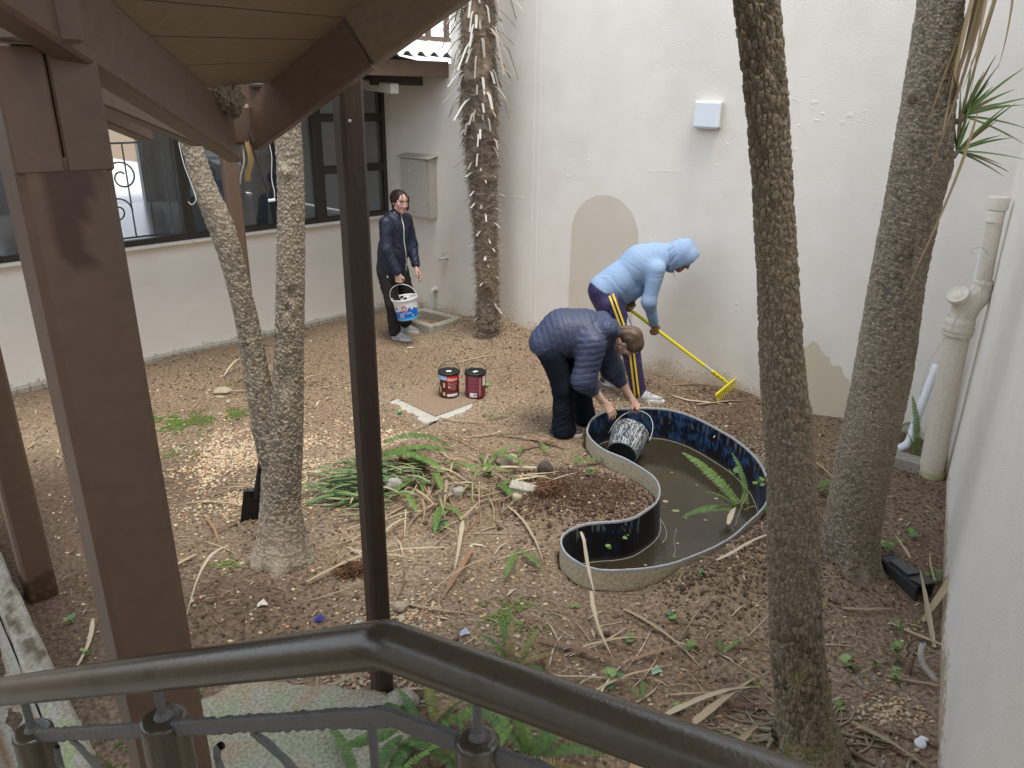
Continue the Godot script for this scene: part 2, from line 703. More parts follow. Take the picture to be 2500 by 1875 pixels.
# ---------------------------------------------------------------- the plan of the yard
const CORNER := Vector3(-1.56, 0, -9.5)          # window wall meets back wall
const ALONG_WIN := Vector3(-0.684, 0, 0.729)     # along the window wall, from the corner
const OUT_WIN := Vector3(0.729, 0, 0.684)        # out of the window wall, into the yard
const ALONG_BACK := Vector3(0.770, 0, 0.638)     # along the back wall, from the corner
const OUT_BACK := Vector3(-0.638, 0, 0.770)
const BACK_LEN := 6.44
const SIDE_FROM := Vector3(3.40, 0, -5.40)       # back wall meets side wall
const ALONG_SIDE := Vector3(-0.472, 0, 0.882)
const OUT_SIDE := Vector3(-0.882, 0, -0.472)

const RIM := [0.600, -5.510, 0.654, -5.698, 0.755, -5.836, 0.903, -5.917, 1.107, -5.951, 1.284, -5.932, 1.426, -5.850, 1.542, -5.708, 1.642, -5.526, 1.730, -5.332, 1.784, -5.109, 1.797, -4.918, 1.774, -4.703, 1.735, -4.535, 1.666, -4.376, 1.584, -4.254, 1.472, -4.123, 1.354, -3.984, 1.235, -3.878, 1.070, -3.763, 0.917, -3.676, 0.810, -3.639, 0.674, -3.612, 0.541, -3.603, 0.444, -3.629, 0.369, -3.696, 0.320, -3.778, 0.304, -3.877, 0.320, -3.955, 0.371, -4.022, 0.447, -4.079, 0.559, -4.110, 0.671, -4.127, 0.774, -4.172, 0.879, -4.277, 0.948, -4.369, 0.990, -4.480, 1.005, -4.611, 0.985, -4.729, 0.921, -4.852, 0.822, -4.998, 0.706, -5.111, 0.631, -5.251, 0.595, -5.398]
var pond := PackedVector2Array()                 # the rim, smoothed
# heaps of soil: x, z, radius, height
const HEAPS := [[-1.62, -3.30, 0.30, 0.10], [-1.25, -3.25, 0.25, 0.06], [0.28, -4.50, 0.26, 0.10], [0.60, -4.62, 0.26, 0.09], [0.45, -4.85, 0.2, 0.05], [2.05, -5.15, 0.32, 0.10], [2.05, -4.55, 0.25, 0.08], [1.55, -3.75, 0.35, 0.10], [1.1, -3.45, 0.25, 0.07], [1.95, -6.35, 0.30, 0.08], [1.2, -6.35, 0.35, 0.04], [1.75, -5.85, 0.28, 0.07], [-0.05, -8.55, 0.5, 0.10], [-2.0, -6.6, 0.35, 0.07], [-2.9, -6.9, 0.45, 0.05], [-0.30, -8.02, 0.45, 0.05], [2.9, -4.6, 0.4, 0.05], [-0.75, -5.05, 0.45, 0.05], [2.9, -5.6, 0.4, 0.07], [-1.33, -3.80, 0.30, 0.05], [1.25, -2.45, 0.28, 0.05], [1.98, -3.82, 0.30, 0.05], [0.98, -3.56, 0.16, 0.04], [1.12, -3.62, 0.18, 0.06], [1.30, -3.72, 0.2, 0.06], [1.50, -3.88, 0.22, 0.06], [1.68, -4.10, 0.22, 0.07], [1.82, -4.34, 0.22, 0.07], [1.92, -4.64, 0.22, 0.06], [1.95, -4.95, 0.22, 0.06], [1.88, -5.30, 0.22, 0.06], [1.75, -5.6, 0.2, 0.05]]

func in_pond(x: float, z: float) -> bool:
	if x < 0.28 or x > 1.82 or z < -5.97 or z > -3.58:
		return false
	return Geometry2D.is_point_in_polygon(Vector2(x, z), pond)

func soil_height(x: float, z: float) -> float:
	var h := n_soil.get_noise_2d(x * 60.0, z * 60.0) * 0.022 + n_soil.get_noise_2d(x * 260.0 + 99.0, z * 260.0) * 0.010
	for q in HEAPS:
		var dx: float = x - q[0]
		var dz: float = z - q[1]
		var d: float = (dx * dx + dz * dz) / (q[2] * q[2])
		if d < 5.0:
			h += q[3] * exp(-d)
	var rel := Vector3(x, 0, z) - CORNER
	var off := rel.dot(OUT_BACK)
	var run := rel.dot(ALONG_BACK)
	if off > -0.3 and off < 1.2 and run > 0.2:
		h += 0.10 * exp(-maxf(off, 0.0) / 0.28) * (smoothstep(0.6, 1.4, run) - 0.55 * smoothstep(2.4, 3.4, run))
	# the trench beside the kerb on the walkway side
	var k := Vector2(x + 2.05, z + 2.84).dot(Vector2(0.742, -0.67))
	if k < 0.9:
		h -= 0.10 * (1.0 - smoothstep(0.1, 0.55, k))
	return h

func gh(x: float, z: float) -> float:
	return -0.32 if in_pond(x, z) else soil_height(x, z)

# how much gravel shows on the soil, 0 to 1
func gravel_at(x: float, z: float) -> float:
	var g := 0.0
	for q in [[-2.15, -4.95, 0.65, 0.6], [-1.75, -5.4, 0.6, 0.45], [-1.2, -5.5, 0.4, 0.3], [-1.6, -4.6, 0.4, 0.4], [-0.60, -2.95, 0.3, 0.35], [-0.62, -3.4, 0.3, 0.3], [1.75, -2.75, 0.2, 0.2], [0.85, -2.4, 0.25, 0.15]]:
		var d := Vector2((x - q[0]) / q[2], (z - q[1]) / q[3]).length_squared()
		g += exp(-d * 1.2)
	g *= 0.7 + 1.1 * n_soil.get_noise_2d(x * 130.0 + 40.0, z * 130.0)
	return clampf(g, 0.0, 1.0)

func curve_pts(flat: Array, per := 4) -> PackedVector2Array:
	var p := []
	for i in range(0, flat.size(), 2):
		p.append(Vector2(flat[i], flat[i + 1]))
	var out := PackedVector2Array()
	var n := p.size()
	for i in n:
		var a: Vector2 = p[(i + n - 1) % n]
		var b: Vector2 = p[i]
		var c: Vector2 = p[(i + 1) % n]
		var d: Vector2 = p[(i + 2) % n]
		for k in per:
			out.append(b.cubic_interpolate(c, a, d, float(k) / per))
	return out

func make_ground() -> void:
	var xs := PackedFloat32Array()
	var zs := PackedFloat32Array()
	for q in [-40.0, -22.0, -13.0, -9.0, -7.0, -6.0, -5.4, -5.0]:
		xs.append(q)
	var x := -4.8
	while x < 3.75:
		xs.append(x)
		x += 0.025 if x > -3.5 else 0.04
	for q in [4.2, 5.0, 7.0, 12.0, 22.0, 40.0]:
		xs.append(q)
	for q in [-48.0, -30.0, -20.0, -14.0, -11.5, -10.4]:
		zs.append(q)
	var z := -9.9
	while z < -1.85:
		zs.append(z)
		z += 0.025
	for q in [-1.5, -1.0, 0.0, 2.0, 6.0, 14.0, 30.0]:
		zs.append(q)
	var mb := MB.new()
	var dry := Color(0.295, 0.224, 0.160)
	var damp := Color(0.135, 0.096, 0.070)
	var red := Color(0.185, 0.120, 0.084)
	var sand := Color(0.38, 0.303, 0.220)
	for zi in zs.size():
		for xi in xs.size():
			var px := xs[xi]
			var pz := zs[zi]
			var inside := in_pond(px, pz)
			var h := -0.32 if inside else soil_height(px, pz)
			var a := n_soil.get_noise_2d(px * 40.0 - 70.0, pz * 40.0) * 0.5 + 0.5
			var b := n_fine.get_noise_2d(px * 500.0, pz * 500.0) * 0.5 + 0.5
			# freshly dug soil is dark and reddish: the left of the yard, the heaps, the strip along the right
			var dug := smoothstep(-1.5, -2.6, px) * smoothstep(-5.6, -4.6, pz) + exp(-Vector2(px + 1.5, pz + 3.3).length_squared() / 0.30)
			dug += 1.6 * exp(-Vector2((px - 0.45) / 0.5, (pz + 4.6) / 0.32).length_squared()) + exp(-Vector2((px - 1.9) / 0.35, (pz + 6.1) / 0.8).length_squared())
			dug += smoothstep(1.9, 2.6, px) * 0.7 + 0.5 * exp(-Vector2((px - 0.8) / 0.9, (pz + 2.9) / 0.5).length_squared())
			dug = clampf(dug * (0.7 + 0.8 * (a - 0.35)), 0.0, 1.0)
			var c := dry.lerp(sand, smoothstep(0.45, 0.8, a) * 0.7)
			c = c.lerp(damp if px < 0.0 else red.lerp(damp, 0.4), dug)
			c = c * (0.72 + 0.56 * b)
			if inside:
				c = Color(0.05, 0.04, 0.025)
			mb.col = c
			mb.vert(Vector3(px, h, pz))
	var w := xs.size()
	for zi in zs.size() - 1:
		for xi in w - 1:
			var k := zi * w + xi
			mb.quad(k, k + 1, k + w + 1, k + w)
	single("ground", mb.mesh(true, true), M.ground, "bare brown garden soil with dug and sandy patches", "soil", "", "structure")

# ---------------------------------------------------------------- loose stuff on the soil
func stone_mesh(seed_: int, flat: float) -> ArrayMesh:
	var r := RandomNumberGenerator.new()
	r.seed = seed_
	var mb := MB.new()
	var t := (1.0 + sqrt(5.0)) / 2.0
	for p in [[-1, t, 0], [1, t, 0], [-1, -t, 0], [1, -t, 0], [0, -1, t], [0, 1, t], [0, -1, -t], [0, 1, -t], [t, 0, -1], [t, 0, 1], [-t, 0, -1], [-t, 0, 1]]:
		var q := Vector3(p[0], p[1], p[2]).normalized() * r.randf_range(0.75, 1.15)
		q.y *= flat
		mb.vert(q)
	for f in [[0, 11, 5], [0, 5, 1], [0, 1, 7], [0, 7, 10], [0, 10, 11], [1, 5, 9], [5, 11, 4], [11, 10, 2], [10, 7, 6], [7, 1, 8], [3, 9, 4], [3, 4, 2], [3, 2, 6], [3, 6, 8], [3, 8, 9], [4, 9, 5], [2, 4, 11], [6, 2, 10], [8, 6, 7], [9, 8, 1]]:
		mb.tri(f[0], f[2], f[1])
	return mb.mesh(true)

func on_yard(x: float, z: float) -> bool:
	var p := Vector3(x, 0, z)
	if (p - CORNER).dot(OUT_WIN) < 0.02 or (p - CORNER).dot(OUT_BACK) < 0.02 or (p - SIDE_FROM).dot(OUT_SIDE) < 0.02:
		return false
	if Vector2(x + 2.05, z + 2.84).dot(Vector2(0.742, -0.67)) < 0.12:
		return false
	return not in_pond(x, z)

func near_rim(x: float, z: float, d: float) -> bool:
	return in_pond(x + d, z) or in_pond(x - d, z) or in_pond(x, z + d) or in_pond(x, z - d)

func make_litter() -> void:
	# gravel
	var xs := []
	var cs := []
	var tones := [Color(0.58, 0.44, 0.26), Color(0.58, 0.475, 0.32), Color(0.46, 0.325, 0.195), Color(0.50, 0.285, 0.16), Color(0.57, 0.49, 0.37), Color(0.36, 0.27, 0.18), Color(0.53, 0.44, 0.32)]
	var tries := 0
	while xs.size() < 16000 and tries < 170000:
		tries += 1
		var x := rng.randf_range(-3.4, 2.6)
		var z := rng.randf_range(-6.8, -2.0)
		var g := gravel_at(x, z)
		if rng.randf() > g * g * 0.9 + 0.03 * exp(-Vector2((x + 0.3) / 1.0, (z + 3.7) / 0.8).length_squared()) + 0.012 or not on_yard(x, z) or near_rim(x, z, 0.03):
			continue
		var s := rng.randf_range(0.005, 0.0125)
		var b := Basis.from_euler(Vector3(rng.randf() * 0.7, rng.randf() * TAU, rng.randf() * 0.7)).scaled(Vector3(s * rng.randf_range(0.8, 1.5), s, s))
		xs.append(Transform3D(b, Vector3(x, soil_height(x, z) + s * 0.3, z)))
		cs.append(tones[rng.randi() % tones.size()] * rng.randf_range(0.7, 1.1))
	scatter("gravel", stone_mesh(3, 0.7), M.pebble, xs, cs, "small tan and ochre gravel strewn over the soil", "gravel")
	# clods of earth
	xs = []
	cs = []
	while xs.size() < 14000:
		var x: float
		var z: float
		if xs.size() < 3200:
			x = 0.42 + rng.randfn() * 0.26
			z = -4.58 + rng.randfn() * 0.18
		elif rng.randf() < 0.6:
			var q: Array = HEAPS[rng.randi() % HEAPS.size()]
			x = q[0] + rng.randfn() * q[2] * 0.8
			z = q[1] + rng.randfn() * q[2] * 0.8
		else:
			x = rng.randf_range(-4.6, 3.4)
			z = rng.randf_range(-8.8, -1.9)
		if not on_yard(x, z) or near_rim(x, z, 0.04):
			continue
		var s := rng.randf_range(0.003, 0.012) * (1.8 if rng.randf() < 0.05 else 1.0)
		var b := Basis.from_euler(Vector3(rng.randf() * TAU, rng.randf() * TAU, 0)).scaled(Vector3(s, s, s))
		xs.append(Transform3D(b, Vector3(x, soil_height(x, z) + s * 0.2, z)))
		cs.append((Color(0.095, 0.060, 0.042) if xs.size() < 3200 else Color(0.135, 0.098, 0.070)) * rng.randf_range(0.6, 1.5))
	scatter("soil_crumbs", stone_mesh(8, 0.85), M.clod, xs, cs, "dark crumbs of dug earth over the yard", "soil")
	# chips of bark, leaf scraps, short stalks
	var mb := MB.new()
	mb.blade([Vector3(-1, 0, 0), Vector3(-0.3, 0.10, 0.06), Vector3(0.4, 0.12, -0.05), Vector3(1, 0.02, 0.03)], [0.05, 0.24, 0.2, 0.03], Vector3.UP, 0.35)
	var chip := mb.mesh(true)
	xs = []
	cs = []
	var ct := [Color(0.44, 0.34, 0.23), Color(0.34, 0.245, 0.16), Color(0.235, 0.155, 0.10), Color(0.52, 0.44, 0.32), Color(0.18, 0.12, 0.08), Color(0.38, 0.28, 0.185)]
	while xs.size() < 5600:
		var x := rng.randf_range(-4.5, 3.4)
		var z := rng.randf_range(-8.9, -1.9)
		var wgt := 0.32 + 0.9 * exp(-Vector2((x - 0.9) / 1.4, (z + 3.1) / 0.8).length_squared()) + 0.9 * exp(-Vector2((x + 0.5) / 1.0, (z + 5.0) / 0.5).length_squared()) + 0.6 * smoothstep(1.9, 2.4, x) + 0.35 * exp(-Vector2((x - 0.1) / 0.8, (z + 7.4) / 0.8).length_squared())
		if rng.randf() > wgt or not on_yard(x, z):
			continue
		var l := rng.randf_range(0.006, 0.024) * (2.2 if rng.randf() < 0.08 else 1.0)
		var wd := rng.randf_range(0.15, 0.9)
		var b := Basis.from_euler(Vector3(rng.randfn() * 0.25, rng.randf() * TAU, rng.randfn() * 0.25)) * Basis.from_scale(Vector3(l, l, l * wd))
		xs.append(Transform3D(b, Vector3(x, soil_height(x, z) + 0.005, z)))
		cs.append(ct[rng.randi() % ct.size()] * rng.randf_range(0.7, 1.25))
	scatter("leaf_litter", chip, M.dry, xs, cs, "brown scraps of leaf and bark strewn on the soil", "leaf litter")
	# fine stalks and rootlets
	mb = MB.new()
	mb.tube([Vector3(-1, 0.0, 0), Vector3(-0.4, 0.06, 0.12), Vector3(0.3, 0.05, 0.02), Vector3(1, 0.01, 0.2)], [0.035, 0.03, 0.026, 0.012], 3, false)
	var stalk := mb.mesh(true)
	xs = []
	cs = []
	while xs.size() < 2600:
		var x := rng.randf_range(-2.6, 3.3)
		var z := rng.randf_range(-8.3, -1.9)
		if not on_yard(x, z) or (rng.randf() > 0.35 + smoothstep(-5.6, -3.4, z)):
			continue
		var l := rng.randf_range(0.02, 0.085)
		var b := Basis.from_euler(Vector3(rng.randfn() * 0.1, rng.randf() * TAU, rng.randfn() * 0.12)) * Basis.from_scale(Vector3(l, l, l * rng.randf_range(0.4, 1.0)))
		xs.append(Transform3D(b, Vector3(x, soil_height(x, z) + 0.004, z)))
		cs.append(ct[rng.randi() % ct.size()] * rng.randf_range(0.7, 1.2))
	scatter("stalk_litter", stalk, M.dry, xs, cs, "thin dry stalks and rootlets over the soil", "stalks")
	# moss
	mb = MB.new()
	for k in 5:
		var a := TAU * k / 5.0
		mb.blade([Vector3.ZERO, Vector3(cos(a) * 0.5, 0.6, sin(a) * 0.5), Vector3(cos(a) * 1.0, 0.7, sin(a) * 1.0)], [0.25, 0.3, 0.05], Vector3.UP, 0.1)
	var tuft := mb.mesh(true)
	xs = []
	cs = []
	for q in [[-2.83, -5.78, 0.30, 0.16, 2600], [-2.45, -5.95, 0.20, 0.10, 1000], [-2.1, -6.2, 0.15, 0.08, 300], [0.02, -3.35, 0.16, 0.12, 800], [-2.5, -5.2, 0.2, 0.1, 300], [-1.6, -3.75, 0.12, 0.06, 200], [-1.75, -2.5, 0.1, 0.08, 200], [1.0, -2.5, 0.12, 0.06, 200]]:
		for k in q[4]:
			var x: float = q[0] + rng.randfn() * q[2] * 0.6
			var z: float = q[1] + rng.randfn() * q[3] * 0.6
			if n_soil.get_noise_2d(x * 420.0, z * 420.0) < -0.12:
				continue
			var s := rng.randf_range(0.004, 0.010)
			xs.append(Transform3D(Basis.from_euler(Vector3(0, rng.randf() * TAU, 0)).scaled(Vector3(s, s, s)), Vector3(x, soil_height(x, z) + 0.001, z)))
			cs.append(Color(0.14, 0.21, 0.045) * rng.randf_range(0.7, 1.3))
	scatter("moss", tuft, M.leaf, xs, cs, "low bright green moss in patches on the soil", "moss")

# ---------------------------------------------------------------- walls
func wall_grid(mb: MB, from: Vector3, along: Vector3, length: float, ys: Array, step: float, dirt: Callable) -> void:
	var n := int(length / step) + 1
	var base := mb.v.size()
	for y in ys:
		for i in n + 1:
			var s := length * i / n
			mb.col = dirt.call(s, y)
			mb.vert(from + along * s + Vector3(0, y, 0))
	for j in ys.size() - 1:
		for i in n:
			var k := base + j * (n + 1) + i
			mb.quad(k, k + n + 1, k + n + 2, k + 1)
	mb.col = Color(1, 1, 1)

func rows(fine_to: float, step: float, top: float) -> Array:
	var r := []
	var y := -0.35
	while y < fine_to:
		r.append(y)
		y += step
	while y < top:
		r.append(y)
		y += 0.25
	r.append(top)
	return r

func wall_slab(mb: MB, from: Vector3, along: Vector3, out: Vector3, length: float, top: float, thick: float) -> void:
	# back, ends and top of a wall whose face is a grid
	var a := from + Vector3(0, -0.35, 0)
	var b := a + along * length
	var u := Vector3(0, top + 0.35, 0)
	var d := -out * thick
	var mid := (a + b) * 0.5 + u * 0.5 + d * 0.5
	mb.poly([a + d, b + d, b + d + u, a + d + u], mid)
	mb.poly([a, a + d, a + d + u, a + u], mid)
	mb.poly([b, b + d, b + d + u, b + u], mid)
	mb.poly([a + u, b + u, b + u + d, a + u + d], mid)

func make_back_wall() -> void:
	var t := thing("back_wall", "tall cream plastered wall with an arched repaint patch", "wall", CORNER)
	var mb := MB.new()
	var speck := func(s: float, y: float) -> Color:
		var n := n_fine.get_noise_2d(s * 900.0, y * 900.0) * 0.6 + n_soil.get_noise_2d(s * 200.0, y * 300.0) * 0.5
		# paint gone over unevenly, with faint runs
		var k := 1.0 - 0.05 * smoothstep(0.05, 0.35, n_soil.get_noise_2d(s * 70.0, y * 60.0)) - 0.022 * smoothstep(0.1, 0.5, n_soil.get_noise_2d(s * 130.0 + 77.0, y * 22.0))
		var c := Color(k, k * 0.995, k * 0.985)
		# splashed soil along the foot, thickest near the palm
		var reach := 0.12 + 0.16 * exp(-pow((s - 1.9) / 0.8, 2.0)) + 0.05 * exp(-pow((s - 4.2) / 0.8, 2.0))
		if n > (y - 0.08) / reach * 0.75 - 0.35:
			c = Color(0.80, 0.73, 0.63)
		if n > (y - 0.02) / reach * 0.9 - 0.1:
			c = Color(0.60, 0.52, 0.42)
		# old run-down stain beside the joint
		if s > 2.42 and s < 2.62 and y > 2.2 and n_soil.get_noise_2d(s * 700.0, y * 18.0) > 0.22 + (3.1 - y) * 0.14:
			c = Color(0.92, 0.85, 0.68)
		return c
	# under the eave the wall is low; from the palm on it rises
	var low := 1.12
	var speck2 := func(s: float, y: float) -> Color: return speck.call(s + low, y)
	wall_grid(mb, CORNER, ALONG_BACK, low, rows(0.62, 0.014, 2.86), 0.014, speck)
	wall_slab(mb, CORNER, ALONG_BACK, OUT_BACK, low, 2.86, 0.25)
	wall_grid(mb, CORNER + ALONG_BACK * low, ALONG_BACK, BACK_LEN - low, rows(0.62, 0.014, 6.0), 0.014, speck2)
	wall_slab(mb, CORNER + ALONG_BACK * low, ALONG_BACK, OUT_BACK, BACK_LEN - low, 6.0, 0.25)
	part(t, "wall", mb.mesh(false, true), M.plaster)
	# arched patch of other paint, a thin skin on the plaster
	mb = MB.new()
	var c0 := CORNER + ALONG_BACK * 3.16 + OUT_BACK * 0.003
	var hw := 0.385
	var shape := []
	shape.append(Vector2(-hw, 0.1))
	for k in 25:
		var a := PI - PI * k / 24.0
		shape.append(Vector2(cos(a) * hw, 1.30 + sin(a) * 0.385 + 0.004 * sin(k * 2.1)))
	shape.append(Vector2(hw, 0.1))
	var m0 := mb.vert(c0 + Vector3(0, 0.8, 0))
	for p in shape:
		mb.vert(c0 + ALONG_BACK * p.x + Vector3(0, p.y, 0))
	for k in shape.size():
		mb.tri(m0, m0 + 1 + k, m0 + 1 + (k + 1) % shape.size())
	part(t, "repaint_patch", mb.mesh(), M.patch, "beige arched patch of paint")
	# place where the paint has come off down to old render
	mb = MB.new()
	c0 = CORNER + ALONG_BACK * 5.40 + OUT_BACK * 0.004
	m0 = mb.vert(c0 + Vector3(0, 0.25, 0))
	var ring := []
	for k in 60:
		var a := TAU * k / 60.0
		var r := 0.30 + 0.05 * sin(a * 3.0 + 1.0) + 0.03 * sin(a * 7.0) + 0.018 * sin(a * 17.0)
		var y := 0.23 + sin(a) * r * (1.35 if sin(a) > 0.0 else 0.8)
		var s := cos(a) * r * 1.0 + 0.04
		if sin(a) > 0.0 and cos(a) > 0.0:
			y = 0.23 + sin(a) * r * (0.75 + 0.6 * pow(1.0 - cos(a), 1.3))
		ring.append(mb.vert(c0 + ALONG_BACK * s + Vector3(0, y, 0)))
	for k in 60:
		mb.tri(m0, ring[k], ring[(k + 1) % 60])
	part(t, "flaked_patch", mb.mesh(), mat(Color(0.79, 0.695, 0.52), 0.95, {tex = M.grain, bump = M.fine, relief = 0.6, tri = 6.0}), "old render where the paint has flaked off")
	# hairline cracks and blisters in the paint
	for q in [[5.55, 1.86, 0.62, -0.05], [4.62, 2.62, 0.30, -0.06], [1.75, 1.55, 0.5, 0.02], [3.6, 1.95, 0.35, 0.0]]:
		mb = MB.new()
		var cp := []
		for k in 14:
			cp.append(CORNER + ALONG_BACK * (q[0] + q[2] * k / 13.0) + OUT_BACK * 0.0005 + Vector3(0, q[1] + q[3] * k / 13.0 + 0.02 * n_soil.get_noise_1d(k * 60.0 + q[0] * 100.0), 0))
		mb.tube(cp, [0.0018], 5)
		part(t, "paint_crack", mb.mesh(), M.plaster)
	for k in 46:
		var s := rng.randf_range(2.6, 6.2)
		var y := rng.randf_range(0.6, 3.2)
		if k < 22:
			s = 4.85 + rng.randfn() * 0.28
			y = 2.45 + rng.randfn() * 0.10
		mb = MB.new()
		var cb := CORNER + ALONG_BACK * s + Vector3(0, y, 0)
		var cm := mb.vert(cb + OUT_BACK * rng.randf_range(0.003, 0.006))
		var rb := rng.randf_range(0.006, 0.022)
		for i in 9:
			var a := TAU * i / 9.0
			var rr := rb * rng.randf_range(0.6, 1.2)
			mb.vert(cb + ALONG_BACK * cos(a) * rr * 1.5 + Vector3(0, sin(a) * rr, 0) + OUT_BACK * 0.0003)
		for i in 9:
			mb.tri(cm, cm + 1 + i, cm + 1 + (i + 1) % 9)
		part(t, "paint_blister", mb.mesh(true), M.plaster)
	# the joint in the plaster: two raised trowel lines
	for s in [2.26, 2.33]:
		mb = MB.new()
		mb.bar(CORNER + ALONG_BACK * s + OUT_BACK * 0.001 + Vector3(0, 0.25, 0), CORNER + ALONG_BACK * (s - 0.005) + OUT_BACK * 0.001 + Vector3(0, 5.9, 0), 0.006, 0.006, OUT_BACK)
		part(t, "plaster_ridge", mb.mesh(), M.plaster)

func make_side_wall() -> void:
	var t := thing("side_wall", "greyish beige plastered wall running beside the stair", "wall", SIDE_FROM)
	var mb := MB.new()
	var dirt := func(s: float, y: float) -> Color:
		var n := n_fine.get_noise_2d(s * 420.0, y * 420.0 + 50.0) * 0.5 + n_soil.get_noise_2d(s * 160.0, y * 160.0) * 0.6
		if n > (y - 0.05) / 0.16 * 0.8 - 0.3:
			return Color(0.62, 0.53, 0.42)
		return Color(1, 1, 1)
	wall_grid(mb, SIDE_FROM, ALONG_SIDE, 4.9, rows(0.4, 0.02, 6.0), 0.02, dirt)
	wall_slab(mb, SIDE_FROM, ALONG_SIDE, OUT_SIDE, 4.9, 6.0, 0.25)
	part(t, "wall", mb.mesh(false, true), M.plaster)

func win_pt(s: float, y: float, o := 0.0) -> Vector3:
	return CORNER + ALONG_WIN * s + OUT_WIN * o + Vector3(0, y, 0)

func win_bar(mb: MB, s0: float, y0: float, s1: float, y1: float, wide: float, o := 0.0, deep := 0.07) -> void:
	var c := win_pt((s0 + s1) * 0.5, (y0 + y1) * 0.5, o)
	var size := Vector3(absf(s1 - s0), absf(y1 - y0), deep)
	if size.x < 0.001:
		size.x = wide
	if size.y < 0.001:
		size.y = wide
	mb.box(c, size, Basis(ALONG_WIN, Vector3.UP, ALONG_WIN.cross(Vector3.UP)), 0.004)

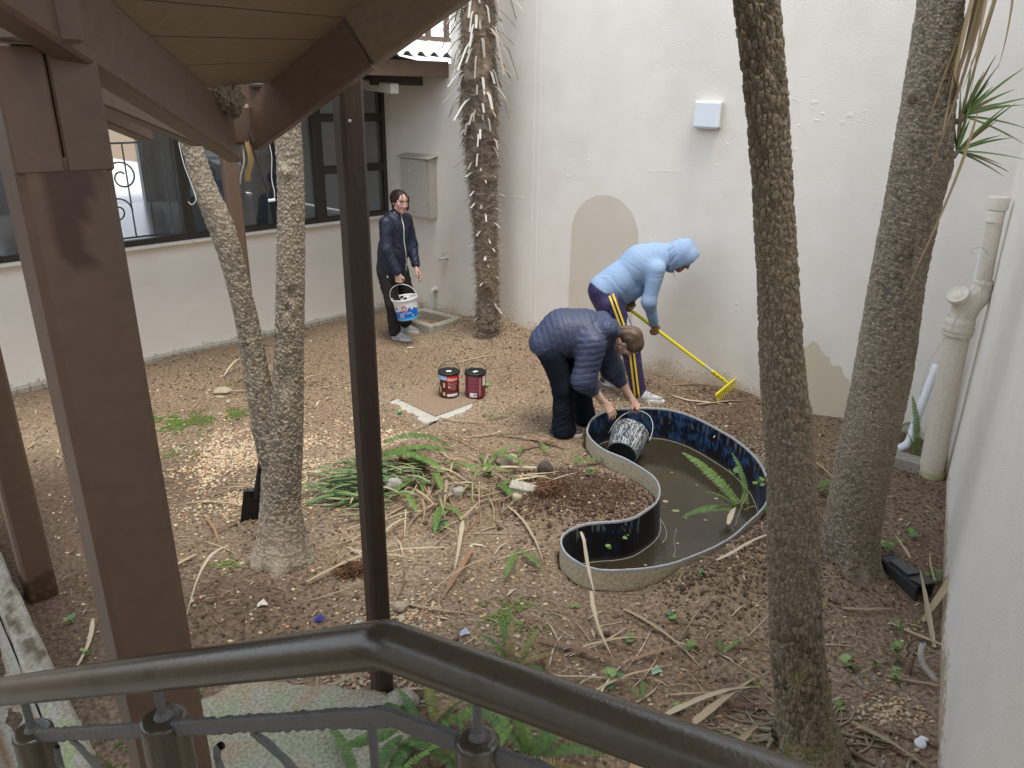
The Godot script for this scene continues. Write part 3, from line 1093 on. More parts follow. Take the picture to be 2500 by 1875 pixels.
func make_window_building() -> void:
	var t := thing("window_building", "low building with a long dark framed window above a beige wall", "building", CORNER)
	var mb := MB.new()
	var dirt := func(s: float, y: float) -> Color:
		var n := n_fine.get_noise_2d(s * 400.0, y * 400.0 + 9.0) * 0.5 + n_soil.get_noise_2d(s * 30.0, y * 220.0) * 0.7
		if y < 0.16 and n > (y - 0.03) / 0.13 * 0.9 - 0.15:
			return Color(0.55, 0.47, 0.37)
		return Color(1, 1, 1)
	var ys := rows(0.24, 0.02, 1.16)
	wall_grid(mb, CORNER + ALONG_WIN * 7.0, -ALONG_WIN, 7.0, ys, 0.02, dirt)
	wall_slab(mb, CORNER, ALONG_WIN, OUT_WIN, 7.0, 1.16, 0.22)
	part(t, "wall", mb.mesh(false, true), M.plaster)
	mb = MB.new()
	mb.box(win_pt(3.5, 3.02, -0.11), Vector3(7.0, 0.55, 0.22), Basis(ALONG_WIN, Vector3.UP, ALONG_WIN.cross(Vector3.UP)))
	part(t, "lintel", mb.mesh(), M.plaster)
	# rough concrete footing that shows along the foot of the wall
	mb = MB.new()
	var prev := Vector3.ZERO
	for k in 70:
		var s := 7.0 * k / 69.0
		var p := win_pt(s, 0.015 + 0.012 * n_soil.get_noise_1d(s * 90.0), 0.035 + 0.012 * n_soil.get_noise_1d(s * 140.0 + 30.0))
		if k > 0:
			mb.bar(prev, p, 0.07, 0.07, Vector3.UP, 0.012)
		prev = p
	part(t, "footing", mb.mesh(), M.concrete)
	# windows: mullions split the front into four lights and a pair of small ones over each other
	var edges := [[0.0, 0.95], [0.95, 2.485], [2.485, 4.2], [4.2, 5.7], [5.7, 7.0]]
	for e in edges.size():
		var s0: float = edges[e][0]
		var s1: float = edges[e][1]
		var w := Node3D.new()
		w.name = "window"
		t.add_child(w, true)
		mb = MB.new()
		var f := 0.05
		win_bar(mb, s0 + f * 0.5, 1.16, s0 + f * 0.5, 2.75, f)
		win_bar(mb, s1 - f * 0.5, 1.16, s1 - f * 0.5, 2.75, f)
		win_bar(mb, s0 + f, 1.19, s1 - f, 1.19, 0.06)
		win_bar(mb, s0 + f, 2.72, s1 - f, 2.72, 0.06)
		part(w, "frame", mb.mesh(), M.frame)
		var panes := [[s0 + f, s1 - f, 1.22, 2.69]]
		if e == 0:
			for ty in [1.735, 2.29]:
				mb = MB.new()
				win_bar(mb, s0 + f, ty, s1 - f, ty, 0.085)
				part(w, "transom", mb.mesh(), M.frame)
			panes = [[s0 + f, s1 - f, 1.22, 1.693], [s0 + f, s1 - f, 1.777, 2.248], [s0 + f, s1 - f, 2.332, 2.69]]
			for q in panes:
				for sx in [q[0] + 0.02, q[1] - 0.02]:
					mb = MB.new()
					win_bar(mb, sx, q[2], sx, q[3], 0.03, -0.01, 0.05)
					part(w, "sash", mb.mesh(), M.frame)
		for q in panes:
			mb = MB.new()
			win_bar(mb, q[0], q[2], q[1], q[3], 0.0, -0.012, 0.004)
			part(w, "pane", mb.mesh(), M.glass)
		mb = MB.new()
		mb.box(win_pt((s0 + s1) * 0.5, 1.150, 0.02), Vector3(s1 - s0 - 0.003, 0.03, 0.12), Basis(ALONG_WIN, Vector3.UP, ALONG_WIN.cross(Vector3.UP)), 0.004)
		part(w, "sill", mb.mesh(), M.plaster)
	# room behind the glass: a dim hall with daylight at its far side
	var bb := Basis(ALONG_WIN, Vector3.UP, ALONG_WIN.cross(Vector3.UP))
	mb = MB.new()
	mb.box(win_pt(3.2, 0.93, -2.22), Vector3(7.4, 0.1, 4.0), bb)
	part(t, "room_floor", mb.mesh(), M.room_floor)
	mb = MB.new()
	mb.box(win_pt(3.2, 2.84, -2.5), Vector3(7.4, 0.1, 4.6), bb)
	part(t, "room_ceiling", mb.mesh(), M.room)
	mb = MB.new()
	mb.box(win_pt(-0.45, 1.9, -2.3), Vector3(0.1, 1.8, 4.0), bb)
	part(t, "room_wall", mb.mesh(), M.room)
	mb = MB.new()
	mb.box(win_pt(6.85, 1.9, -2.3), Vector3(0.1, 1.8, 4.0), bb)
	part(t, "room_wall", mb.mesh(), M.room)
	mb = MB.new()
	mb.box(win_pt(3.2, 0.90, -8.4), Vector3(9.0, 0.1, 8.0), bb)
	part(t, "terrace", mb.mesh(), M.white_dull)
	for q in [[-0.4, 1.2, 0.98, 2.79], [1.2, 2.3, 2.35, 2.79], [2.3, 3.2, 0.98, 2.79], [3.2, 4.6, 2.35, 2.79], [4.6, 6.8, 0.98, 2.79]]:
		mb = MB.new()
		mb.box(win_pt((q[0] + q[1]) * 0.5, (q[2] + q[3]) * 0.5, -4.27), Vector3(q[1] - q[0], q[3] - q[2], 0.1), bb)
		part(t, "room_wall", mb.mesh(), M.room)
	# eave over the window, with its timber fascia, plates and roof sheets
	mb = MB.new()
	mb.bar(win_pt(-0.07, 2.80, 1.06), win_pt(7.0, 2.80, 1.06), 0.04, 0.155, Vector3.UP, 0.004)
	part(t, "fascia", mb.mesh(), M.brown_paint)
	mb = MB.new()
	mb.bar(win_pt(0.08, 2.685, 0.80), win_pt(0.75, 2.685, 0.80), 0.06, 0.10, Vector3.UP, 0.004)
	part(t, "wall_plate", mb.mesh(), M.dark_wood)
	for s in [0.62, 2.2, 3.8, 5.4]:
		mb = MB.new()
		mb.bar(win_pt(s, 2.68, 0.06), win_pt(s, 2.60, 1.03), 0.10, 0.10, Vector3.UP, 0.01)
		part(t, "bracket", mb.mesh(), M.box_paint)
	mb = MB.new()
	mb.bar(win_pt(-0.05, 2.895, 0.5), win_pt(7.0, 2.895, 0.5), 1.10, 0.03, (Vector3.UP + OUT_WIN * 0.16).normalized())
	part(t, "soffit", mb.mesh(), M.brown_paint)
	# corrugated roof sheets, each a wavy strip
	for k in 10:
		mb = MB.new()
		for i in 25:
			var s := -1.88 + 0.9 * k + 0.9 * i / 24.0
			var wv := 0.03 * cos(TAU * s / 0.177)
			mb.vert(win_pt(s, 2.935 + wv, 1.13))
			mb.vert(win_pt(s, 3.16 + wv, -0.62))
		for i in 24:
			mb.quad(i * 2, i * 2 + 1, i * 2 + 3, i * 2 + 2)
		part(t, "roof_sheet", mb.mesh(true), M.white_dull)
	# clerestory above the roof, timber frames with panes
	mb = MB.new()
	win_bar(mb, -2.56, 3.19, 7.0, 3.19, 0.10, -0.65)
	win_bar(mb, -2.56, 3.72, 7.0, 3.72, 0.10, -0.65)
	part(t, "clerestory_rail", mb.mesh(), M.brown_paint)
	for k in 31:
		mb = MB.new()
		win_bar(mb, -2.56 + 0.32 * k, 3.24, -2.56 + 0.32 * k, 3.67, 0.05, -0.65)
		part(t, "clerestory_mullion", mb.mesh(), M.brown_paint)
	for k in 30:
		mb = MB.new()
		win_bar(mb, -2.535 + 0.32 * k, 3.24, -2.265 + 0.32 * k, 3.67, 0.0, -0.66, 0.004)
		part(t, "clerestory_pane", mb.mesh(), M.glass)

# ---------------------------------------------------------------- stair, railing, posts and the roof over the stair
func make_landing() -> void:
	var t := thing("stair_landing", "concrete stair landing with steps going down to the walkway", "stair", Vector3(0.4, 0, 0.4))
	t.set_meta("kind", "structure")
	var mb := MB.new()
	mb.box(Vector3(0.75, 0.985, 0.42), Vector3(1.9, 0.15, 1.7), Basis.IDENTITY, 0.01)
	part(t, "landing_slab", mb.mesh(), M.concrete)
	var d := Vector3(-0.875, 0, -0.485)
	for k in 6:
		mb = MB.new()
		var y := 1.06 - 0.165 * (k + 1)
		mb.box(Vector3(-0.22, y * 0.5, 0.02) + d * (0.14 + 0.28 * k) + Vector3(-0.485, 0, 0.875) * -0.0 + Vector3(0.25, 0, 0.52), Vector3(0.30, y, 1.0), Basis(d, Vector3.UP, d.cross(Vector3.UP)), 0.008)
		part(t, "step", mb.mesh(), M.concrete)

func wobbly(a: Vector3, b: Vector3, n: int, amp: float, sd: float) -> Array:
	var out := []
	for i in n + 1:
		var k := float(i) / n
		out.append(a.lerp(b, k) + Vector3(n_soil.get_noise_1d(sd + k * 400.0), n_soil.get_noise_1d(sd + 500.0 + k * 400.0), n_soil.get_noise_1d(sd + 900.0 + k * 400.0)) * amp)
	return out

# a hammered flat bar along a path: uneven edges
func hammered(mb: MB, pts: Array, wide: float, high: float, sd: float) -> void:
	var n := pts.size()
	var base := mb.v.size()
	for i in n:
		var t: Vector3 = (pts[mini(i + 1, n - 1)] - pts[maxi(i - 1, 0)]).normalized()
		var side := t.cross(Vector3.UP)
		side = side.normalized() if side.length() > 0.1 else Vector3.RIGHT
		var u := side.cross(t)
		for k in 10:
			var a := TAU * k / 10.0
			var j := 1.0 + 0.30 * n_fine.get_noise_2d(i * 14.0 + sd, k * 130.0)
			var sx := signf(cos(a)) * pow(absf(cos(a)), 0.6)
			var sy := signf(sin(a)) * pow(absf(sin(a)), 0.6)
			mb.vert(pts[i] + side * sx * wide * 0.5 * j + u * sy * high * 0.5 * j)
	for i in n - 1:
		for k in 10:
			var a := base + i * 10 + k
			var b := base + i * 10 + (k + 1) % 10
			mb.quad(a, a + 10, b + 10, b)

func dense(pts: Array, per: int) -> Array:
	var cv := Curve3D.new()
	for i in pts.size():
		var t: Vector3 = (pts[mini(i + 1, pts.size() - 1)] - pts[maxi(i - 1, 0)]) * 0.18
		cv.add_point(pts[i], -t, t)
	var out := []
	var l := cv.get_baked_length()
	var n := per * (pts.size() - 1)
	for i in n + 1:
		out.append(cv.sample_baked(l * i / n, true))
	return out

func make_railing() -> void:
	var a := Vector3(-1.004, 1.492, -1.188)
	var b := Vector3(-0.139, 2.025, -0.709)
	var e := Vector3(0.15, 2.008, -0.592)
	var far := a + (a - b) * 0.75
	var right := b + (e - b) * 3.0
	var t := thing("stair_railing", "dark bronze painted stair railing with round handrail and wrought scrolls", "railing", Vector3(-0.139, 1.06, -0.709))
	var mb := MB.new()
	var pts := []
	for i in 221:
		pts.append(far.lerp(b, i / 220.0))
	pts[220] = b - (b - far).normalized() * 0.006
	pts.append(b + (right - b).normalized() * 0.006)
	for i in 140:
		pts.append(b.lerp(right, (i + 1) / 140.0))
	mb.tube(pts, [0.0278], 44, true)
	# patches of grime on the paint
	for i in mb.v.size():
		var p := mb.v[i]
		var g := n_soil.get_noise_3d(p.x * 900.0, p.y * 900.0, p.z * 900.0)
		var c := Color(1, 1, 1) * (1.0 + 0.35 * g)
		if g < -0.30:
			c = Color(0.62, 0.60, 0.58)
		mb.c[i] = c
	part(t, "handrail", mb.mesh(true, true), M.rail)
	# posts below the rail, each a stout tube with a pin up to the rail
	var d1 := (b - a).normalized()
	var d2 := (e - b).normalized()
	for q in [[Vector3(-0.925, 1.440, -1.144), a, b, 0.036], [Vector3(-0.541, 1.690, -0.932), a, b, 0.036], [Vector3(-0.033, 1.932, -0.666), b, e, 0.026], [Vector3(0.30, 1.92, -0.53), b, e, 0.026], [Vector3(-1.30, 1.20, -1.355), a, b, 0.036]]:
		var c: Vector3 = q[0]
		var r: float = q[3]
		mb = MB.new()
		mb.lathe([Vector2(r, -1.15), Vector2(r, -0.006), Vector2(r - 0.004, -0.001), Vector2(r - 0.010, 0.001), Vector2(0.0, 0.002)], 24, Transform3D(Basis.IDENTITY, c))
		var po := part(t, "post", mb.mesh(true), M.rail)
		mb = MB.new()
		mb.tube([c - Vector3(0, 0.01, 0), c + Vector3(0, 0.085, 0)], [r * 0.2], 10, false)
		mb.lathe([Vector2(r * 0.42, 0.0), Vector2(r * 0.34, 0.006), Vector2(r * 0.2, 0.009)], 12, Transform3D(Basis.IDENTITY, c))
		part(po, "pin", mb.mesh(true), M.iron)
	# hammered bar that follows the rail a hand below it
	mb = MB.new()
	var path := []
	for i in 130:
		path.append(Vector3(-0.905, 1.438, -1.133).lerp(Vector3(-0.141, 1.918, -0.710), i / 129.0))
	for i in 50:
		path.append(Vector3(-0.135, 1.918, -0.707).lerp(Vector3(0.34, 1.905, -0.515), (i + 0.5) / 49.0))
	hammered(mb, path, 0.013, 0.026, 3.0)
	part(t, "hammered_bar", mb.mesh(true), M.iron)
	mb = MB.new()
	hammered(mb, wobbly(Vector3(-0.165, 1.90, -0.724), Vector3(-0.165, 1.25, -0.724), 40, 0.002, 7.0), 0.011, 0.012, 8.0)
	part(t, "upright", mb.mesh(true), M.iron)
	# scrolls under the bar
	var spots := [[[-0.80, 1.49, -1.075], [-0.74, 1.46, -1.04], [-0.69, 1.41, -1.01], [-0.66, 1.33, -0.995], [-0.68, 1.25, -1.01], [-0.74, 1.22, -1.04], [-0.77, 1.27, -1.06], [-0.74, 1.31, -1.04]],
		[[-0.36, 1.765, -0.833], [-0.31, 1.745, -0.805], [-0.265, 1.70, -0.78], [-0.235, 1.62, -0.765], [-0.25, 1.53, -0.77], [-0.30, 1.50, -0.80], [-0.33, 1.55, -0.815], [-0.30, 1.59, -0.80]],
		[[-0.425, 1.70, -0.868], [-0.437, 1.68, -0.875], [-0.43, 1.63, -0.87], [-0.40, 1.58, -0.854], [-0.37, 1.52, -0.84], [-0.40, 1.46, -0.855], [-0.44, 1.47, -0.877]],
		[[-0.855, 1.44, -1.105], [-0.862, 1.40, -1.109], [-0.85, 1.34, -1.10], [-0.82, 1.28, -1.085], [-0.86, 1.22, -1.108]],
		[[0.05, 1.89, -0.632], [0.10, 1.85, -0.612], [0.13, 1.78, -0.60], [0.10, 1.71, -0.612], [0.05, 1.72, -0.632], [0.06, 1.77, -0.628]]]
	for sp in spots:
		mb = MB.new()
		var pv := []
		for p in sp:
			pv.append(Vector3(p[0], p[1], p[2]))
		hammered(mb, dense(pv, 7), 0.010, 0.011, pv[0].x * 100.0)
		part(t, "scroll", mb.mesh(true), M.iron)

func post_mesh(base: Vector3, top: float, wide: float, turn: float, stain: Callable) -> MB:
	# a square post with chamfered edges, faces cut fine enough to carry its stains
	var mb := MB.new()
	var bs := Basis(Vector3.UP, turn)
	var h := wide * 0.5
	var ch := 0.014
	var prof := []
	for k in 4:
		var a := Vector2(h, -h + ch).rotated(k * PI / 2.0)
		var b := Vector2(h, h - ch).rotated(k * PI / 2.0)
		for i in 9:
			prof.append(a.lerp(b, i / 8.0))
	var n := prof.size()
	var ny := int((top - base.y) / 0.02)
	for j in ny + 1:
		var y := base.y + (top - base.y) * j / ny
		for i in n:
			var p: Vector2 = prof[i]
			var w := bs * Vector3(p.x, 0, p.y)
			mb.col = stain.call(p, y, i)
			mb.vert(Vector3(base.x, y, base.z) + w)
	for j in ny:
		for i in n:
			var a := j * n + i
			var b := j * n + (i + 1) % n
			mb.quad(a, b, b + n, a + n)
	mb.col = Color(1, 1, 1)
	var m := mb.vert(Vector3(base.x, top, base.z))
	for i in n:
		mb.tri(m, ny * n + i, ny * n + (i + 1) % n)
	return mb

func make_posts() -> void:
	# stout brown post right behind the railing
	var b := Vector3(-0.815, -0.05, -1.40)
	var t := thing("brown_post", "stout brown painted post behind the railing with a dark stain and cracked head", "post", b)
	var wear := func(p: Vector2, y: float, i: int) -> Color:
		var n := n_soil.get_noise_2d(p.x * 900.0 + p.y * 700.0 + 7.0, y * 240.0)
		var c := Color(1, 1, 1)
		if p.y > 0.07 and y > 2.30 and y < 2.50 and absf(p.x - 0.005 + (2.50 - y) * 0.05) < 0.040 - (2.5 - y) * 0.08 + n * 0.05:
			c = Color(0.50, 0.38, 0.32)
		if n_fine.get_noise_2d(p.x * 3000.0 + i, y * 900.0) > 0.62:
			c = Color(1.5, 1.5, 1.5)
		if i % 9 == 8 and n_fine.get_noise_1d(y * 1100.0) > 0.25 and y > 1.4:
			c = Color(3.2, 3.1, 2.9)
		return c
	part(t, "shaft", post_mesh(b, 2.50, 0.15, 0.73, wear).mesh(false, true), M.brown_paint)
	# head block, two halves with a drying crack between them
	var bs := Basis(Vector3.UP, 0.73)
	var mb := MB.new()
	mb.box(Vector3(b.x, 2.575, b.z) + bs * Vector3(-0.039, 0, 0), Vector3(0.0755, 0.20, 0.154), bs, 0.004)
	part(t, "head_block", mb.mesh(), M.brown_paint)
	mb = MB.new()
	mb.box(Vector3(b.x, 2.575, b.z) + bs * Vector3(0.039, 0, 0), Vector3(0.0755, 0.20, 0.154), bs, 0.004)
	part(t, "head_block", mb.mesh(), M.brown_paint)
	# its neighbour along the kerb
	b = Vector3(-2.66, -0.15, -3.62)
	t = thing("brown_post", "brown painted post rising from the trench beside the kerb, splashed with soil", "post", b)
	var splash := func(p: Vector2, y: float, i: int) -> Color:
		if y < 0.75 and n_fine.get_noise_2d(p.x * 2500.0 + p.y * 1900.0, y * 1500.0) > 0.38 + y * 0.3:
			return Color(2.0, 1.9, 1.7)
		if y < 0.06 + 0.05 * n_soil.get_noise_2d(p.x * 900.0, p.y * 900.0):
			return Color(0.55, 0.5, 0.45)
		return Color(1.15, 1.15, 1.15)
	part(t, "shaft", post_mesh(b, 2.75, 0.15, 0.75, splash).mesh(false, true), M.brown_paint)
	# slim pinkish post by the window wall
	b = Vector3(-2.33, -0.05, -6.44)
	t = thing("pink_brown_post", "slim pinkish brown post in front of the long window", "post", b)
	var plain := func(_p: Vector2, _y: float, _i: int) -> Color: return Color(1, 1, 1)
	part(t, "shaft", post_mesh(b, 2.85, 0.115, 0.65, plain).mesh(false), M.brown_paint)
	# dark stained post that carries the near roof
	b = Vector3(-0.577, -0.05, -2.79)
	t = thing("dark_post", "slender dark stained timber post standing in the gravel", "post", b)
	part(t, "shaft", post_mesh(b, 2.80, 0.088, 0.62, plain).mesh(false), M.dark_wood)
	mb = MB.new()
	mb.tube([Vector3(-0.565, 2.51, -2.745), Vector3(-0.563, 2.51, -2.735)], [0.006], 8)
	part(t, "bolt_head", mb.mesh(true), M.white_dull)

func make_stair_roof() -> void:
	var tip := Vector3(-0.915, 2.384, -2.593)
	var le := Vector3(-0.745, 2.637, -1.439)
	var re := Vector3(-0.174, 2.870, -2.594)
	var dl := (le - tip).normalized()
	var dr := (re - tip).normalized()
	var nrm := dr.cross(dl).normalized()
	if nrm.y < 0.0:
		nrm = -nrm
	var t := thing("stair_roof", "dark timber roof corner with heavy beams and boarded ceiling over the stair", "roof", tip)
	var mb := MB.new()
	# eave beam towards the viewer
	var up := Vector3.UP
	mb.bar(tip - dl * 0.02 + up * 0.070, tip + dl * 4.2 + up * 0.070, 0.055, 0.140, up, 0.006)
	var beam := part(t, "eave_beam", mb.mesh(), M.brown_paint)
	for q in [[1.62, 0.085], [1.52, 0.05]]:
		mb = MB.new()
		var c: Vector3 = tip + dl * q[0] + up * q[1]
		var sd := dl.cross(nrm).normalized()
		if sd.x < 0:
			sd = -sd
		mb.tube([c + sd * 0.024, c + sd * 0.0305], [0.006], 8)
		part(beam, "bolt_head", mb.mesh(), M.black_metal)
	# verge beam going up to the right, of two lengths scarfed together
	mb = MB.new()
	mb.bar(tip + dr * 0.03 + up * 0.10, tip + dr * 0.50 + up * 0.10, 0.06, 0.195, nrm, 0.006)
	part(t, "verge_beam", mb.mesh(), M.brown_paint)
	mb = MB.new()
	mb.bar(tip + dr * 0.502 + up * 0.103, tip + dr * 1.75 + up * 0.103, 0.066, 0.20, nrm, 0.006)
	part(t, "verge_beam", mb.mesh(), M.board)
	# small block behind the tip where the beams meet
	mb = MB.new()
	mb.box(tip + Vector3(0.03, 0.12, 0.05), Vector3(0.10, 0.12, 0.10), Basis(Vector3.UP, 0.4), 0.01)
	part(t, "corner_block", mb.mesh(), M.brown_paint)
	# ceiling boards, each a plank with a shadowed joint between
	var o := tip + dl * 0.4 + up * 0.132
	var al := (tip + dl * 1.4 + up * 0.126 - o).normalized()
	var ro := tip + dr * 0.6 + up * 0.182
	var pn := al.cross(ro - o).normalized()
	if pn.y < 0.0:
		pn = -pn
	var ar := (dr - pn * dr.dot(pn)).normalized()
	var bd := Vector3(0.189, 0.019, -0.856).normalized()
	bd = (bd - pn * bd.dot(pn)).normalized()
	var acr := bd.cross(pn).normalized()
	if acr.y < 0:
		acr = -acr
	# in the plane: go up by acr, boards run along bd and end at the beams
	var start := 0.0
	var width := 0.098
	var first := (Vector3(-0.868, 2.634, -2.19) - o).dot(acr)
	for k in 15:
		var lo := first + k * (width + 0.004)
		mb = MB.new()
		var q := []
		for w in [lo, lo + width]:
			# where this line meets the two beams: o + acr*w + bd*s
			var s0 := 0.0
			var s1 := 0.0
			var den: float = bd.cross(al).dot(pn)
			s0 = -(acr * w).cross(al).dot(pn) / den
			den = bd.cross(ar).dot(pn)
			s1 = (ro - o - acr * w).cross(ar).dot(pn) / den
			s0 = clampf(s0, -4.0, 4.0)
			s1 = clampf(s1, -4.0, 4.0)
			q.append(o + acr * w + bd * minf(s0, s1))
			q.append(o + acr * w + bd * maxf(s0, s1))
		var th := pn * 0.02
		var mid: Vector3 = (q[0] + q[1] + q[2] + q[3]) * 0.25 + th * 0.5
		mb.poly([q[0], q[1], q[3], q[2]], mid)
		mb.poly([q[0] + th, q[1] + th, q[3] + th, q[2] + th], mid)
		mb.poly([q[0], q[1], q[1] + th, q[0] + th], mid)
		mb.poly([q[2], q[3], q[3] + th, q[2] + th], mid)
		mb.poly([q[0], q[2], q[2] + th, q[0] + th], mid)
		mb.poly([q[1], q[3], q[3] + th, q[1] + th], mid)
		part(t, "ceiling_board", mb.mesh(), M.board)
	# roof sheet above the boards, open at the low tip where it has broken away
	o = tip + up * 0.20
	var sh := nrm * 0.05
	mb = MB.new()
	var c0 := o + acr * (first + 0.03) + sh
	var quad := [o + sh + dl * 0.62 + dr * 0.0, o + sh + dl * 4.2, o + sh + dl * 4.2 + dr * 1.7, o + sh + dr * 1.7, o + sh + dr * 0.30]
	var mid2 := Vector3.ZERO
	for p in quad:
		mid2 += p
	mid2 = mid2 / 5.0 + nrm * 0.02
	mb.poly(quad, mid2)
	var quad2 := []
	for p in quad:
		quad2.append(p + nrm * 0.04)
	mb.poly(quad2, mid2)
	for k in 5:
		mb.poly([quad[k], quad[(k + 1) % 5], quad2[(k + 1) % 5], quad2[k]], mid2)
	part(t, "roof_sheet", mb.mesh(), M.black_metal)
	# lump of mortar and broken bedding that hangs in the gap at the tip
	var sd2 := Sdf.new()
	var mo := Vector3(-0.845, 2.60, -2.30)
	sd2.cap(mo, mo + Vector3(0.02, -0.02, -0.06), 0.032, 0.030, Color(1, 1, 1), 0.03)
	sd2.cap(mo + Vector3(0.015, -0.01, -0.05), mo + Vector3(0.01, -0.055, -0.09), 0.028, 0.018, Color(1, 1, 1), 0.03)
	sd2.cap(mo + Vector3(-0.03, 0.01, 0.02), mo + Vector3(-0.02, -0.02, -0.04), 0.02, 0.02, Color(1, 1, 1), 0.02)
	var lump := sd2.build(0.006)
	for i in lump.v.size():
		var p := lump.v[i]
		lump.v[i] = p + Vector3(n_fine.get_noise_3d(p.x * 900.0, p.y * 900.0, p.z * 900.0), n_fine.get_noise_3d(p.y * 900.0, p.z * 900.0, p.x * 900.0), n_fine.get_noise_3d(p.z * 900.0, p.x * 900.0, p.y * 900.0)) * 0.012
	part(t, "mortar_lump", lump.mesh(true), M.mortar)
	# broken tile edge caught in the gap
	mb = MB.new()
	mb.box(Vector3(-0.80, 2.63, -2.62), Vector3(0.12, 0.012, 0.10), Basis(Vector3.UP, 0.5) * Basis(Vector3.RIGHT, 0.25), 0.002)
	part(t, "broken_tile", mb.mesh(), M.iron)
	# loose wires and a scrap of tape at the tip
	for w in [[[-0.87, 2.47, -2.53], [-0.855, 2.40, -2.50], [-0.868, 2.35, -2.49], [-0.872, 2.325, -2.49]], [[-0.84, 2.50, -2.52], [-0.822, 2.44, -2.49], [-0.80, 2.36, -2.48], [-0.782, 2.30, -2.48]]]:
		mb = MB.new()
		var pv := []
		for p in w:
			pv.append(Vector3(p[0], p[1], p[2]))
		mb.tube(dense(pv, 5), [0.0022], 6)
		part(t, "wire", mb.mesh(true), M.wire_dark if w[0][0] > -0.85 else M.cream)
	mb = MB.new()
	mb.blade(dense([Vector3(-0.845, 2.46, -2.51), Vector3(-0.83, 2.40, -2.49), Vector3(-0.842, 2.36, -2.485), Vector3(-0.845, 2.335, -2.485)], 5), [0.005, 0.008, 0.006, 0.008], Vector3(0.3, 0, 1), 0.2)
	part(t, "tape_scrap", mb.mesh(true), mat(Color(0.45, 0.28, 0.10), 0.5))

	# farther beams of the walkway roof on the left
	var k2 := thing("walkway_roof", "brown walkway roof beams and boards at the head of the stout post", "roof", Vector3(-1.4, 2.4, -2.6))
	mb = MB.new()
	mb.bar(Vector3(-1.200, 2.905, -1.3), Vector3(-1.207, 2.505, -3.05), 0.05, 0.22, up, 0.005)
	part(k2, "beam", mb.mesh(), M.brown_paint)
	mb = MB.new()
	mb.bar(Vector3(-0.70, 2.76, -1.26), Vector3(-2.72, 2.86, -3.70), 0.09, 0.17, up, 0.006)
	part(k2, "wall_plate", mb.mesh(), M.brown_paint)
	mb = MB.new()
	mb.bar(Vector3(-1.33, 2.80, -1.5), Vector3(-1.425, 2.437, -3.085), 0.06, 0.055, up, 0.005)
	part(k2, "rafter", mb.mesh(), M.brown_paint)
	mb = MB.new()
	mb.bar(Vector3(-0.93, 2.76, -1.75), Vector3(-1.35, 2.98, -0.95), 0.05, 0.07, up, 0.005)
	part(k2, "rafter", mb.mesh(), M.brown_paint)
	mb = MB.new()
	mb.poly([Vector3(-0.95, 2.83, -1.95), Vector3(-3.2, 3.05, -3.9), Vector3(-4.2, 3.4, -1.6), Vector3(-2.2, 3.4, 1.6), Vector3(-0.75, 3.06, -0.6)], Vector3(-2, 6, -1))
	mb.poly([Vector3(-0.95, 2.87, -1.95), Vector3(-3.2, 3.09, -3.9), Vector3(-4.2, 3.44, -1.6), Vector3(-2.2, 3.44, 1.6), Vector3(-0.75, 3.10, -0.6)], Vector3(-2, 0, -1))
	part(k2, "roof_boarding", mb.mesh(), M.dark_wood)

func make_house_behind() -> void:
	# the house the stair belongs to, behind the viewer: it closes the yard on that side
	var t := thing("stair_house", "plain plastered house wall behind the stair landing", "building", Vector3(0, 0, 2.2))
	var mb := MB.new()
	mb.box(Vector3(-1.0, 2.4, 2.3), Vector3(9.0, 5.0, 0.25))
	part(t, "wall", mb.mesh(), M.plaster)
	mb = MB.new()
	mb.box(Vector3(-0.5, 2.0, 2.16), Vector3(0.95, 2.05, 0.06), Basis.IDENTITY, 0.01)
	part(t, "door", mb.mesh(), M.dark_wood)

